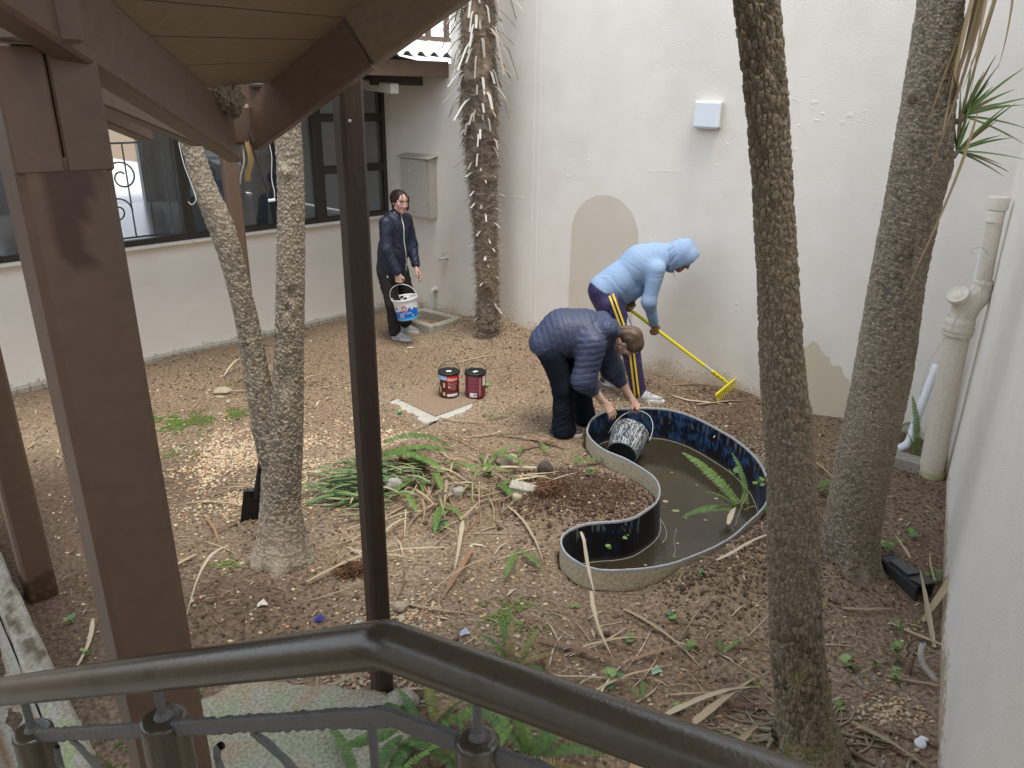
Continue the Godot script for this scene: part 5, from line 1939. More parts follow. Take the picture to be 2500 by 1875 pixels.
func make_weeds() -> void:
	var lf := round_leaf()
	var greens := [mat(Color(0.10, 0.19, 0.05), 0.5, {back = Color(0.2, 0.3, 0.1)}), mat(Color(0.15, 0.26, 0.06), 0.5, {back = Color(0.2, 0.3, 0.1)}), mat(Color(0.065, 0.14, 0.055), 0.45, {back = Color(0.15, 0.25, 0.1)}), mat(Color(0.20, 0.30, 0.09), 0.5, {back = Color(0.2, 0.3, 0.1)})]
	# x, z, leaves, size, height
	var spots := [[1.66, -3.02, 3, 0.035, 0.01], [1.80, -3.00, 3, 0.028, 0.05], [1.93, -3.06, 6, 0.028, 0.09], [2.02, -3.25, 4, 0.026, 0.06], [1.86, -2.92, 5, 0.022, 0.04], [0.86, -3.35, 3, 0.026, 0.01], [0.62, -3.2, 3, 0.030, 0.02], [0.50, -2.85, 5, 0.034, 0.06], [0.92, -3.1, 4, 0.024, 0.01], [1.60, -4.86, 7, 0.032, 0.10], [1.72, -4.72, 5, 0.026, 0.06], [0.55, -4.75, 3, 0.03, 0.03], [-0.28, -6.72, 3, 0.045, 0.06], [-0.95, -6.02, 4, 0.03, 0.02], [-2.55, -4.72, 6, 0.03, 0.04], [0.02, -4.72, 4, 0.045, 0.05], [-0.15, -4.92, 4, 0.04, 0.04], [-0.42, -4.2, 5, 0.04, 0.02], [-2.35, -3.35, 6, 0.022, 0.03], [-2.13, -3.1, 4, 0.02, 0.03], [1.53, -2.75, 3, 0.03, 0.0], [1.15, -2.85, 3, 0.025, 0.01], [2.42, -3.72, 4, 0.03, 0.05], [2.28, -4.0, 5, 0.028, 0.06], [0.78, -2.72, 3, 0.026, 0.01], [-1.42, -2.78, 5, 0.022, 0.03], [2.55, -4.2, 3, 0.03, 0.02], [2.6, -4.9, 4, 0.035, 0.05], [0.62, -4.02, 3, 0.02, 0.03], [0.73, -4.12, 3, 0.02, 0.03], [1.05, -3.52, 5, 0.02, 0.02], [0.35, -3.45, 3, 0.02, 0.0], [0.15, -3.85, 3, 0.02, 0.0]]
	for q in spots:
		var x: float = q[0]
		var z: float = q[1]
		var t := thing("weed", "little green round leaved weed " + beside(x, z), "weed", Vector3(x, soil_height(x, z), z), "round leaved weeds " + beside(x, z))
		for k in q[2]:
			var a := rng.randf() * TAU
			var s: float = q[3] * rng.randf_range(0.5, 0.95)
			var hh: float = q[4] * rng.randf_range(0.3, 1.2) + 0.012
			var d := Vector3(cos(a), 0, sin(a)) * rng.randf_range(0.3, 1.1) * s * 1.5
			piece(t, "leaf", lf, greens[rng.randi() % 4], Transform3D(Basis.from_euler(Vector3(rng.randfn() * 0.35, a, rng.randfn() * 0.35)).scaled(Vector3(s, s, s)), d + Vector3(0, hh, 0)))
			if q[4] > 0.03:
				var mb := MB.new()
				mb.tube([Vector3.ZERO, d * 0.5 + Vector3(0, hh * 0.6, 0), d + Vector3(0, hh, 0)], [0.0015], 4, false)
				piece(t, "stem", mb.mesh(true), greens[1], Transform3D.IDENTITY)

# where something lies, told by what is next to it
func beside(x: float, z: float) -> String:
	var best := 1e9
	var said := ""
	for q in [[0.45, -2.75, "below the bend of the railing"], [-0.5, -4.75, "beside the heap of cut leaves"], [-1.35, -3.95, "round the forked tree"], [1.15, -4.6, "beside the pond"], [1.35, -2.5, "at the foot of the dark barked tree"], [2.2, -3.7, "beside the sprouting tree"], [-0.65, -3.1, "by the dark post"], [-0.6, -6.3, "round the rusty cover"], [-2.5, -6.3, "near the window wall"], [1.6, -6.4, "by the rake"], [2.8, -5.1, "by the drain pipe"], [-2.2, -3.1, "beside the kerb"], [0.2, -5.45, "behind the pond at the bending person's feet"], [-0.2, -8.0, "at the foot of the palm"], [0.95, -3.2, "in front of the pond"]]:
		var d := Vector2(x - q[0], z - q[1]).length()
		if d < best:
			best = d
			said = q[2]
	return said

# strap leaf lying on the soil from a to b; arch lifts it in the middle
func strap(a: Vector2, b: Vector2, half: float, tone: Color, arch := 0.01, bow := 0.0, y0 := 0.006, y1 := 0.006) -> MB:
	var mb := MB.new()
	var pv := []
	var wd := []
	var n := 14
	var side := (b - a).orthogonal()
	var over := false
	for i in n + 1:
		var s := float(i) / n
		var p := a.lerp(b, s) + side * bow * sin(PI * s)
		var base := soil_height(p.x, p.y)
		if in_pond(p.x, p.y):
			base = 0.13
			over = true
		pv.append(Vector3(p.x, base + lerpf(y0, y1, s) + arch * sin(PI * s), p.y))
		wd.append(half * (1.0 - pow(s, 3.0)) * (0.55 + 0.45 * minf(1.0, s * 5.0)) * (0.85 + 0.4 * rng.randf()) + 0.0008)
	if over:
		# a stiff leaf bridges the rim
		for pass_ in 12:
			for i in range(1, n):
				pv[i].y = maxf(pv[i].y, (pv[i - 1].y + pv[i + 1].y) * 0.5)
	mb.col = tone
	mb.blade(pv, wd, Vector3.UP, 0.35, rng.randf_range(-0.9, 0.9))
	return mb

func make_dry_leaves() -> void:
	var tan := Color(0.40, 0.315, 0.205)
	var pale := Color(0.52, 0.44, 0.315)
	var brown := Color(0.195, 0.115, 0.070)
	var rust := Color(0.27, 0.155, 0.09)
	# leaves that can be told apart in the yard: ends (x, z), half width, tone, arch, bow, lift at the ends
	var big := [
		[0.44, -3.42, 0.52, -3.05, 0.013, pale, 0.02, -0.12, 0.13, 0.01], [0.40, -3.72, 0.46, -3.40, 0.010, pale, 0.0, 0.0, 0.17, 0.12],
		[0.28, -3.05, 0.75, -3.18, 0.008, tan, 0.05, 0.1, 0.01, 0.01], [0.10, -3.18, 0.18, -2.60, 0.013, brown, 0.06, 0.16, 0.02, 0.02], [0.15, -3.15, 0.72, -2.85, 0.016, brown, 0.04, 0.05, 0.02, 0.02],
		[0.55, -3.0, 1.05, -3.12, 0.017, rust, 0.02, 0.03, 0.02, 0.03], [0.62, -3.42, 0.95, -2.95, 0.010, tan, 0.02, 0.06, 0.01, 0.01], [0.20, -2.9, 0.70, -2.9, 0.006, tan, 0.03, -0.08, 0.02, 0.01],
		[0.30, -2.72, 0.80, -2.98, 0.007, tan, 0.05, 0.04, 0.02, 0.02], [0.35, -2.62, 0.62, -3.05, 0.006, pale, 0.05, 0.05, 0.01, 0.02], [0.75, -2.55, 1.18, -2.88, 0.022, tan, 0.03, -0.02, 0.02, 0.04],
		[0.70, -2.66, 1.15, -2.80, 0.016, pale, 0.03, 0.03, 0.02, 0.05], [0.95, -2.45, 1.12, -2.60, 0.014, tan, 0.01, 0.0, 0.02, 0.03], [0.72, -2.35, 0.86, -2.72, 0.019, brown, 0.03, 0.06, 0.02, 0.03],
		[1.52, -2.62, 1.78, -2.36, 0.012, tan, 0.02, 0.04, 0.03, 0.01], [1.62, -2.62, 2.02, -2.44, 0.009, brown, 0.01, 0.02, 0.01, 0.01], [2.02, -3.34, 2.36, -3.02, 0.012, tan, 0.02, -0.06, 0.01, 0.01],
		[2.16, -3.15, 2.28, -3.62, 0.021, pale, 0.02, 0.0, 0.01, 0.16], [2.20, -3.35, 2.78, -3.72, 0.023, tan, 0.05, 0.02, 0.02, 0.45], [2.30, -3.75, 2.40, -4.15, 0.011, pale, 0.02, 0.05, 0.12, 0.05],
		[2.35, -3.55, 2.58, -4.02, 0.009, tan, 0.03, 0.06, 0.10, 0.01], [1.80, -3.42, 2.10, -3.45, 0.012, tan, 0.02, -0.1, 0.01, 0.01], [1.15, -3.62, 1.64, -3.92, 0.014, pale, 0.02, 0.02, 0.02, 0.03],
		[1.32, -4.02, 1.44, -4.28, 0.018, pale, 0.02, 0.02, 0.05, 0.02], [1.82, -2.95, 2.35, -2.72, 0.006, tan, 0.01, 0.04, 0.01, 0.01], [1.28, -2.80, 1.30, -2.95, 0.010, pale, 0.01, 0.0, 0.01, 0.02],
		[-0.22, -3.95, -0.38, -3.42, 0.017, rust, 0.04, 0.05, 0.05, 0.01], [-0.30, -4.25, -0.32, -3.72, 0.014, pale, 0.04, 0.02, 0.05, 0.01], [-0.10, -3.78, -0.48, -3.42, 0.006, tan, 0.05, -0.05, 0.10, 0.01],
		[-0.02, -4.42, 0.20, -3.85, 0.010, tan, 0.02, 0.10, 0.02, 0.02], [-0.62, -3.45, -0.18, -3.35, 0.009, tan, 0.02, -0.10, 0.01, 0.01], [-1.52, -3.55, -1.62, -3.15, 0.010, pale, 0.12, 0.02, 0.22, 0.03],
		[-0.95, -3.9, -0.55, -3.85, 0.013, pale, 0.03, -0.10, 0.03, 0.03], [-1.12, -3.55, -0.62, -4.02, 0.010, tan, 0.02, 0.05, 0.04, 0.05], [-1.02, -4.15, -0.58, -4.22, 0.012, tan, 0.05, 0.1, 0.02, 0.04],
		[-1.60, -4.35, -1.92, -3.95, 0.009, brown, 0.02, -0.03, 0.01, 0.01], [-2.05, -4.55, -1.55, -4.75, 0.008, brown, 0.02, 0.06, 0.01, 0.02], [-1.95, -4.25, -1.75, -3.95, 0.012, rust, 0.03, 0.05, 0.02, 0.01],
		[-2.15, -4.45, -1.7, -4.4, 0.006, tan, 0.02, 0.08, 0.01, 0.01], [-1.85, -3.85, -2.0, -3.62, 0.009, tan, 0.01, 0.0, 0.02, 0.01], [-2.05, -6.05, -1.72, -6.75, 0.008, tan, 0.05, 0.08, 0.01, 0.08],
		[-2.25, -5.95, -2.0, -5.72, 0.007, tan, 0.02, 0.05, 0.01, 0.01], [-2.72, -6.75, -2.62, -6.95, 0.010, pale, 0.03, 0.0, 0.01, 0.12], [-2.62, -6.4, -2.3, -6.45, 0.009, tan, 0.02, 0.05, 0.01, 0.01],
		[-0.35, -5.55, 0.45, -5.72, 0.010, tan, 0.03, 0.05, 0.01, 0.01], [-0.55, -5.62, 0.05, -5.05, 0.007, brown, 0.03, -0.04, 0.02, 0.01], [-0.1, -5.6, 0.35, -5.42, 0.014, brown, 0.03, 0.08, 0.02, 0.02],
		[0.05, -5.30, 0.42, -5.55, 0.020, brown, 0.02, 0.02, 0.02, 0.03], [0.15, -5.55, 0.45, -5.35, 0.018, rust, 0.03, 0.06, 0.02, 0.02], [-0.10, -4.95, 0.30, -5.00, 0.013, pale, 0.02, 0.02, 0.05, 0.01],
		[0.02, -4.85, 0.35, -4.88, 0.009, tan, 0.02, 0.06, 0.03, 0.01], [-0.75, -5.95, -0.15, -5.85, 0.007, tan, 0.02, -0.04, 0.01, 0.01], [-0.45, -6.55, -0.85, -6.05, 0.006, tan, 0.01, 0.05, 0.01, 0.01],
		[1.62, -6.20, 2.05, -6.22, 0.024, tan, 0.0, -0.06, 0.01, 0.01], [1.45, -6.45, 1.85, -6.15, 0.016, pale, 0.0, -0.08, 0.01, 0.01], [1.55, -6.72, 1.85, -6.66, 0.013, tan, 0.0, 0.1, 0.01, 0.01],
		[0.35, -6.05, 0.75, -6.15, 0.012, tan, 0.03, 0.06, 0.01, 0.02], [2.65, -5.15, 2.98, -5.55, 0.020, pale, 0.06, 0.1, 0.02, 0.16], [2.62, -5.0, 2.95, -5.35, 0.012, tan, 0.06, -0.1, 0.10, 0.20],
		[2.12, -5.15, 2.35, -4.75, 0.011, tan, 0.04, 0.05, 0.02, 0.02], [-0.62, -7.3, -0.1, -7.55, 0.006, tan, 0.01, 0.03, 0.01, 0.01], [-0.12, -8.2, -0.42, -8.35, 0.012, pale, 0.03, 0.1, 0.01, 0.08],
		[-0.98, -2.72, -0.62, -2.95, 0.011, tan, 0.03, -0.08, 0.02, 0.02], [-1.25, -2.5, -0.72, -2.62, 0.010, tan, 0.03, 0.06, 0.03, 0.03], [-0.82, -2.3, -0.68, -2.72, 0.012, tan, 0.03, 0.03, 0.03, 0.02],
		[-2.22, -3.35, -2.12, -2.95, 0.012, pale, 0.03, 0.12, 0.02, 0.02], [-2.45, -2.95, -2.1, -2.75, 0.013, tan, 0.02, 0.1, 0.02, 0.05], [-0.45, -2.45, -0.40, -2.72, 0.008, pale, 0.02, 0.0, 0.03, 0.02],
		[1.88, -2.12, 2.0, -2.62, 0.014, tan, 0.04, 0.10, 0.06, 0.04]]
	for q in big:
		var mb := strap(Vector2(q[0], q[1]), Vector2(q[2], q[3]), q[4] * rng.randf_range(0.6, 0.95), q[5] * rng.randf_range(0.75, 1.05), q[6] * 0.7, q[7] * 0.6, q[8], q[9])
		var wide: bool = q[4] > 0.0125
		var near := beside((q[0] + q[2]) * 0.5, (q[1] + q[3]) * 0.5)
		if q[5] == brown or q[5] == rust:
			single("dry_leaf", mb.mesh(true, true), M.dry, "reddish brown dead strap leaf " + near, "dead leaf", "reddish brown strap leaves " + near)
		elif wide:
			single("dry_leaf", mb.mesh(true, true), M.dry, "broad tan dead strap leaf " + near, "dead leaf", "broad tan strap leaves " + near)
		else:
			single("dry_leaf", mb.mesh(true, true), M.dry, "narrow tan dead leaf strip " + near, "dead leaf", "narrow tan leaf strips " + near)
	# more of the same, thickest at the foot of the railing and round the green heap
	var made := 0
	while made < 190:
		var x: float
		var z: float
		if rng.randf() < 0.6:
			x = 0.62 + rng.randfn() * 0.6
			z = -2.75 + rng.randfn() * 0.4
		elif rng.randf() < 0.6:
			x = -0.45 + rng.randfn() * 0.5
			z = -4.5 + rng.randfn() * 0.5
		else:
			x = rng.randf_range(-2.4, 2.8)
			z = rng.randf_range(-6.3, -2.2)
		if not on_yard(x, z) or near_rim(x, z, 0.12) or z > -1.95:
			continue
		var a := rng.randf() * TAU
		var l := rng.randf_range(0.10, 0.46)
		var e := Vector2(x + cos(a) * l, z + sin(a) * l)
		if not on_yard(e.x, e.y) or near_rim(e.x, e.y, 0.05):
			continue
		var c: Color = [tan, pale, tan, brown, rust][rng.randi() % 5] * rng.randf_range(0.8, 1.15)
		var mb := strap(Vector2(x, z), e, rng.randf_range(0.0015, 0.0055), c * 0.85, rng.randf_range(0.0, 0.015), rng.randf_range(-0.07, 0.07), rng.randf_range(-0.012, 0.02), rng.randf_range(-0.012, 0.02))
		single("dry_leaf_strip", mb.mesh(true, true), M.dry, "thin short scrap of dry leaf " + beside(x, z), "dead leaf", "thin scraps of leaf " + beside(x, z))
		made += 1
	# broad torn sheaths under the railing
	for q in [[0.78, -2.45, 0.4], [0.98, -2.40, 1.4], [0.60, -2.42, 2.2], [0.42, -2.55, 0.2]]:
		var mb := MB.new()
		mb.col = Color(0.40, 0.27, 0.16)
		var p := Vector3(q[0], soil_height(q[0], q[1]) + 0.015, q[1])
		var d := Vector3(cos(q[2]), 0.1, sin(q[2]))
		mb.blade(dense([p, p + d * 0.08 + Vector3(0, 0.03, 0), p + d * 0.16 + Vector3(0, 0.02, 0), p + d * 0.24], 4), [0.02, 0.035, 0.045, 0.042, 0.045, 0.04, 0.034, 0.026, 0.018, 0.012, 0.006], Vector3.UP, 0.7)
		single("dry_sheath", mb.mesh(true, true), M.dry, "curled torn brown leaf sheath near the railing", "dead leaf", "curled brown sheaths by the railing")

func make_leaf_heap() -> void:
	# cut green strap leaves in a fan, with torn fronds and roots on top
	var t := thing("cut_leaf_heap", "heap of freshly cut green strap leaves behind the dark post", "leaf heap", Vector3(-1.0, 0, -4.75))
	for k in 110:
		var a := rng.randf_range(2.55, 3.75)
		var p := Vector2(-0.86 + rng.randfn() * 0.13, -4.72 + rng.randfn() * 0.16)
		var l := rng.randf_range(0.22, 0.46)
		var e := p + Vector2(cos(a), sin(a) * 0.7) * l
		var mb := strap(p, e, rng.randf_range(0.006, 0.010), [Color(0.105, 0.18, 0.065), Color(0.15, 0.235, 0.09), Color(0.07, 0.125, 0.05), Color(0.20, 0.25, 0.12)][rng.randi() % 4] * rng.randf_range(0.7, 1.25), rng.randf_range(0.01, 0.05), rng.randf_range(-0.1, 0.1), rng.randf_range(0.01, 0.12), rng.randf_range(0.0, 0.03))
		part(t, "strap_leaf", mb.mesh(true, true), M.leaf)
	for k in 150:
		var a := rng.randf() * TAU
		var p := Vector2(-0.60 + rng.randfn() * 0.30, -4.70 + rng.randfn() * 0.24)
		var e := p + Vector2(cos(a), sin(a)) * rng.randf_range(0.12, 0.4)
		var mb := strap(p, e, rng.randf_range(0.002, 0.008), [Color(0.36, 0.29, 0.19), Color(0.22, 0.23, 0.10), Color(0.19, 0.115, 0.075), Color(0.44, 0.38, 0.26), Color(0.28, 0.2, 0.12)][rng.randi() % 5] * rng.randf_range(0.7, 1.2), rng.randf_range(0.0, 0.04), rng.randf_range(-0.08, 0.08), rng.randf_range(0.0, 0.08), rng.randf_range(-0.01, 0.03))
		part(t, "strap_leaf", mb.mesh(true, true), M.dry)
	# root mats
	for q in [[-0.72, -4.95, 0.15, "tangled root mat with dark soil on the heap of cut leaves"], [-0.98, -4.58, 0.11, "frayed brown root tuft at the foot of the cut leaves"], [0.27, -4.52, 0.12, "reddish brown root ball on the soil beside the pond"], [-0.92, -3.72, 0.10, "rust coloured root tuft in the gravel by the dark post"]]:
		var mb := MB.new()
		var y0 := soil_height(q[0], q[1])
		for k in 420:
			var c := Vector3(q[0] + clampf(rng.randfn(), -1.4, 1.4) * q[2] * 0.45, y0 + absf(clampf(rng.randfn(), -1.4, 1.4)) * q[2] * 0.3, q[1] + clampf(rng.randfn(), -1.4, 1.4) * q[2] * 0.35)
			var a := rng.randf() * TAU
			var pv := []
			for i in 4:
				pv.append(c)
				a += rng.randfn() * 0.7
				c += Vector3(cos(a) * 0.022, rng.randfn() * 0.010 - 0.003, sin(a) * 0.022)
			mb.col = [Color(0.11, 0.06, 0.04), Color(0.19, 0.10, 0.06), Color(0.26, 0.15, 0.085), Color(0.075, 0.05, 0.035)][rng.randi() % 4]
			mb.tube(pv, [0.0022, 0.002, 0.0016, 0.0008], 3, false)
		single("root_tuft", mb.mesh(false, true), M.fibre, q[3], "roots")
	# big fronds thrown on the heap
	var fr := [[-1.02, -5.20, 0.25, -0.05, 1.35, 1], [-0.98, -5.02, 0.05, -0.08, 1.15, 0], [-1.0, -5.05, -0.45, -0.08, 1.15, 0], [-0.72, -4.98, -0.9, -0.12, 0.9, 2], [-0.42, -4.95, -1.0, -0.12, 0.8, 2], [-0.55, -4.80, -1.3, -0.12, 0.8, 2], [-0.30, -4.92, -0.6, -0.12, 0.75, 2], [-0.72, -4.55, -1.2, -0.15, 0.75, 2], [-0.15, -5.15, -0.7, -0.15, 0.7, 0], [-0.98, -4.85, 0.5, 0.1, 0.9, 1]]
	for q in fr:
		var o := thing("cut_frond", "large cut green fern frond lying over the heap of leaves", "fern frond", Vector3(q[0], soil_height(q[0], q[1]) + 0.07, q[1]), "cut fern fronds on the leaf heap")
		piece(o, "frond", fronds[q[5]], M.leaf, Transform3D((Basis(Vector3.UP, q[2]) * Basis(Vector3.BACK, q[3])).scaled_local(Vector3.ONE * q[4]), Vector3.ZERO))

# ---------------------------------------------------------------- pond
func make_pond() -> void:
	var t := thing("pond", "sunken S shaped pond tub with pale rim and blue black inside", "pond", Vector3(1.0, 0, -4.7))
	var n := pond.size()
	var area := 0.0
	for i in n:
		area += pond[i].cross(pond[(i + 1) % n])
	var sg := 1.0 if area > 0.0 else -1.0
	var inn := []
	for i in n:
		var d := (pond[(i + 1) % n] - pond[(i + n - 1) % n]).normalized()
		inn.append(Vector2(-d.y, d.x) * sg)
	var sub := 3
	var ring := []      # finer ring: [point, inward]
	for i in n:
		for k in sub:
			var f := float(k) / sub
			ring.append([pond[i].lerp(pond[(i + 1) % n], f), inn[i].lerp(inn[(i + 1) % n], f).normalized()])
	var m := ring.size()
	var mb := MB.new()
	var nr := 22
	for j in nr:
		var y := 0.125 - 0.45 * j / (nr - 1)
		for i in m:
			var p: Vector2 = ring[i][0] + ring[i][1] * (0.007 + 0.027 * j / nr)
			# blue paint worn through the black tar, with runs
			var b := n_soil.get_noise_3d(p.x * 420.0, y * 700.0, p.y * 420.0) + 0.8 * n_fine.get_noise_3d(p.x * 500.0, y * 420.0, p.y * 500.0)
			var runs := n_fine.get_noise_3d(p.x * 800.0, y * 25.0, p.y * 800.0)
			var c := Color(0.012, 0.014, 0.018)
			var face := smoothstep(-5.2, -5.6, p.y) + smoothstep(1.35, 1.65, p.x)
			if b > 0.62 - 0.54 * clampf(face, 0, 1):
				c = Color(0.014, 0.034, 0.095)
			if b > 0.95 - 0.65 * clampf(face, 0, 1):
				c = Color(0.030, 0.080, 0.17)
			if runs > 0.34 and y > 0.05 + 0.1 * b:
				c = c.lerp(Color(0.20, 0.23, 0.26), 0.5)
			if runs < -0.35:
				c = Color(0.010, 0.011, 0.014)
			if y < -0.125:
				c = Color(0.05, 0.045, 0.03)
			mb.col = c
			mb.vert(Vector3(p.x, y, p.y))
	for j in nr - 1:
		for i in m:
			var a := j * m + i
			var b2 := j * m + (i + 1) % m
			mb.quad(a, b2, b2 + m, a + m)
	part(t, "inner_wall", mb.mesh(true, true), M.liner_in)
	mb = MB.new()
	for y in [0.122, 0.0, -0.12, -0.3]:
		for i in m:
			var p: Vector2 = ring[i][0] - ring[i][1] * 0.005
			mb.vert(Vector3(p.x, y, p.y))
	for j in 3:
		for i in m:
			var a := j * m + i
			var b2 := j * m + (i + 1) % m
			mb.quad(a, a + m, b2 + m, b2)
	part(t, "outer_wall", mb.mesh(true), M.liner_out)
	mb = MB.new()
	var prof := [Vector2(-0.0052, 0.112), Vector2(-0.0062, 0.128), Vector2(-0.003, 0.1325), Vector2(0.003, 0.133), Vector2(0.0068, 0.129), Vector2(0.0078, 0.118)]
	for q in prof:
		for i in m:
			var p: Vector2 = ring[i][0] + ring[i][1] * q.x
			mb.vert(Vector3(p.x, q.y + 0.002 * n_fine.get_noise_2d(p.x * 300.0, p.y * 300.0), p.y))
	for j in prof.size() - 1:
		for i in m:
			var a := j * m + i
			var b2 := j * m + (i + 1) % m
			mb.quad(a, b2, b2 + m, a + m)
	part(t, "rim", mb.mesh(true), M.liner_rim)
	# waterline thread of scum along the wall
	mb = MB.new()
	var wl := []
	for i in range(0, m, 2):
		var p: Vector2 = ring[i][0] + ring[i][1] * 0.029
		wl.append(Vector3(p.x, -0.139, p.y))
	wl.append(wl[0])
	mb.tube(wl, [0.0025], 5, false)
	part(t, "scum_line", mb.mesh(true), mat(Color(0.42, 0.42, 0.38), 0.6))
	# water
	var poly := PackedVector2Array()
	for i in n:
		poly.append(pond[i] + inn[i] * 0.022)
	var tri := Geometry2D.triangulate_polygon(poly)
	mb = MB.new()
	for p in poly:
		mb.vert(Vector3(p.x, -0.142, p.y))
	for k in range(0, tri.size(), 3):
		mb.tri(tri[k], tri[k + 1], tri[k + 2])
	single("water", mb.mesh(), M.water, "murky brown pond water", "water", "", "structure")
	# bits afloat
	var lf := round_leaf()
	var green := mat(Color(0.26, 0.33, 0.14), 0.5)
	var tan := mat(Color(0.42, 0.33, 0.2), 0.6)
	for q in [[1.17, -4.72, 0.032, 0], [1.30, -4.10, 0.034, 0], [1.02, -4.62, 0.014, 1], [1.1, -5.05, 0.012, 1], [1.22, -4.62, 0.012, 1], [1.12, -4.85, 0.022, 1], [1.25, -5.3, 0.012, 1], [1.4, -5.1, 0.012, 0], [0.93, -5.25, 0.02, 0], [1.1, -4.3, 0.012, 1], [1.2, -3.98, 0.014, 1], [0.55, -3.73, 0.024, 0], [0.62, -3.70, 0.022, 0], [0.48, -3.72, 0.02, 0], [0.68, -3.76, 0.018, 0], [0.95, -3.86, 0.012, 1], [1.35, -4.6, 0.014, 1], [1.05, -4.15, 0.01, 1], [1.5, -4.9, 0.016, 1], [0.85, -4.05, 0.012, 1]]:
		var o := thing("floating_leaf", "small leaf scrap floating on the pond water", "leaf", Vector3(q[0], -0.139, q[1]), "leaf scraps on the pond water")
		piece(o, "leaf", lf, green if q[3] == 0 else tan, Transform3D(Basis.from_euler(Vector3(0.03, rng.randf() * TAU, 0.04)).scaled(Vector3(q[2], q[2] * 0.3, q[2] * rng.randf_range(0.5, 1.0))), Vector3.ZERO))
	for q in [[[1.03, -0.13, -4.62], [1.05, -0.135, -4.5], [1.04, -0.135, -4.38], [1.0, -0.137, -4.3], 0.004], [[1.06, 0.02, -4.22], [1.05, -0.06, -4.20], [1.06, -0.12, -4.18], [1.04, -0.15, -4.17], 0.003], [[1.62, 0.06, -4.62], [1.58, -0.02, -4.58], [1.55, -0.10, -4.55], [1.54, -0.15, -4.53], 0.005], [[0.45, -0.135, -3.78], [0.6, -0.135, -3.80], [0.75, -0.135, -3.83], [0.86, -0.137, -3.88], 0.003]]:
		var pv := []
		for k in 4:
			pv.append(Vector3(q[k][0], q[k][1], q[k][2]))
		mb = MB.new()
		mb.tube(dense(pv, 4), [q[4], q[4], q[4] * 0.6], 6)
		single("floating_twig", mb.mesh(true), M.stub, "thin twig sticking in the pond water", "twig", "twigs in the pond water")

# ---------------------------------------------------------------- lettering and panels on round tins
func letters(text: String, height: float, bold := false) -> Array:
	var tm := TextMesh.new()
	var f := SystemFont.new()
	f.font_names = PackedStringArray(["Droid Sans"])
	if bold:
		f.font_weight = 700
	tm.font = f
	tm.text = text
	tm.font_size = 32
	tm.pixel_size = height / 24.0
	tm.depth = 0.0
	tm.curve_step = 4.0
	return tm.get_mesh_arrays()

# wrap flat lettering round a tin whose radius changes with height
func wrap_text(mb: MB, text: String, h: float, ang: float, y: float, rf: Callable, wide := 0.0, bold := false) -> void:
	var arr := letters(text, h, bold)
	if arr.is_empty() or arr[Mesh.ARRAY_VERTEX] == null:
		return
	var vs: PackedVector3Array = arr[Mesh.ARRAY_VERTEX]
	var lo := 1e9
	var hi := -1e9
	for p in vs:
		lo = minf(lo, p.x)
		hi = maxf(hi, p.x)
	var sc := 1.0 if wide <= 0.0 else wide / maxf(hi - lo, 1e-6)
	var base := mb.v.size()
	for p in vs:
		var yy := y + p.y
		var r: float = rf.call(yy) + 0.0016
		var a := ang + (p.x - (lo + hi) * 0.5) * sc / r
		mb.vert(Vector3(sin(a) * r, yy, cos(a) * r))
	if arr[Mesh.ARRAY_INDEX] != null and arr[Mesh.ARRAY_INDEX].size() > 0:
		for i in arr[Mesh.ARRAY_INDEX]:
			mb.ix.append(base + i)
	else:
		for i in vs.size():
			mb.ix.append(base + i)

func wrap_panel(mb: MB, a0: float, a1: float, y0: float, y1: float, rf: Callable, lift: float, wave = null) -> void:
	var n := maxi(2, int(absf(a1 - a0) / 0.08))
	var base := mb.v.size()
	for i in n + 1:
		var a := lerpf(a0, a1, float(i) / n)
		var top := y1
		if wave != null:
			top = wave.call(a)
		for k in 3:
			var y := lerpf(y0, top, k / 2.0)
			var r: float = rf.call(y) + lift
			mb.vert(Vector3(sin(a) * r, y, cos(a) * r))
	for i in n:
		for k in 2:
			var b := base + i * 3 + k
			mb.quad(b, b + 1, b + 4, b + 3)

func bail(c0: Vector3, c1: Vector3, top: Vector3, r: float) -> MB:
	var mb := MB.new()
	var pts := []
	var mid := (c0 + c1) * 0.5
	for i in 25:
		var a := PI * i / 24.0
		pts.append(mid + (c0 - mid) * cos(a) + (top - mid) * pow(sin(a), 0.8))
	mb.tube(pts, [r], 8)
	return mb

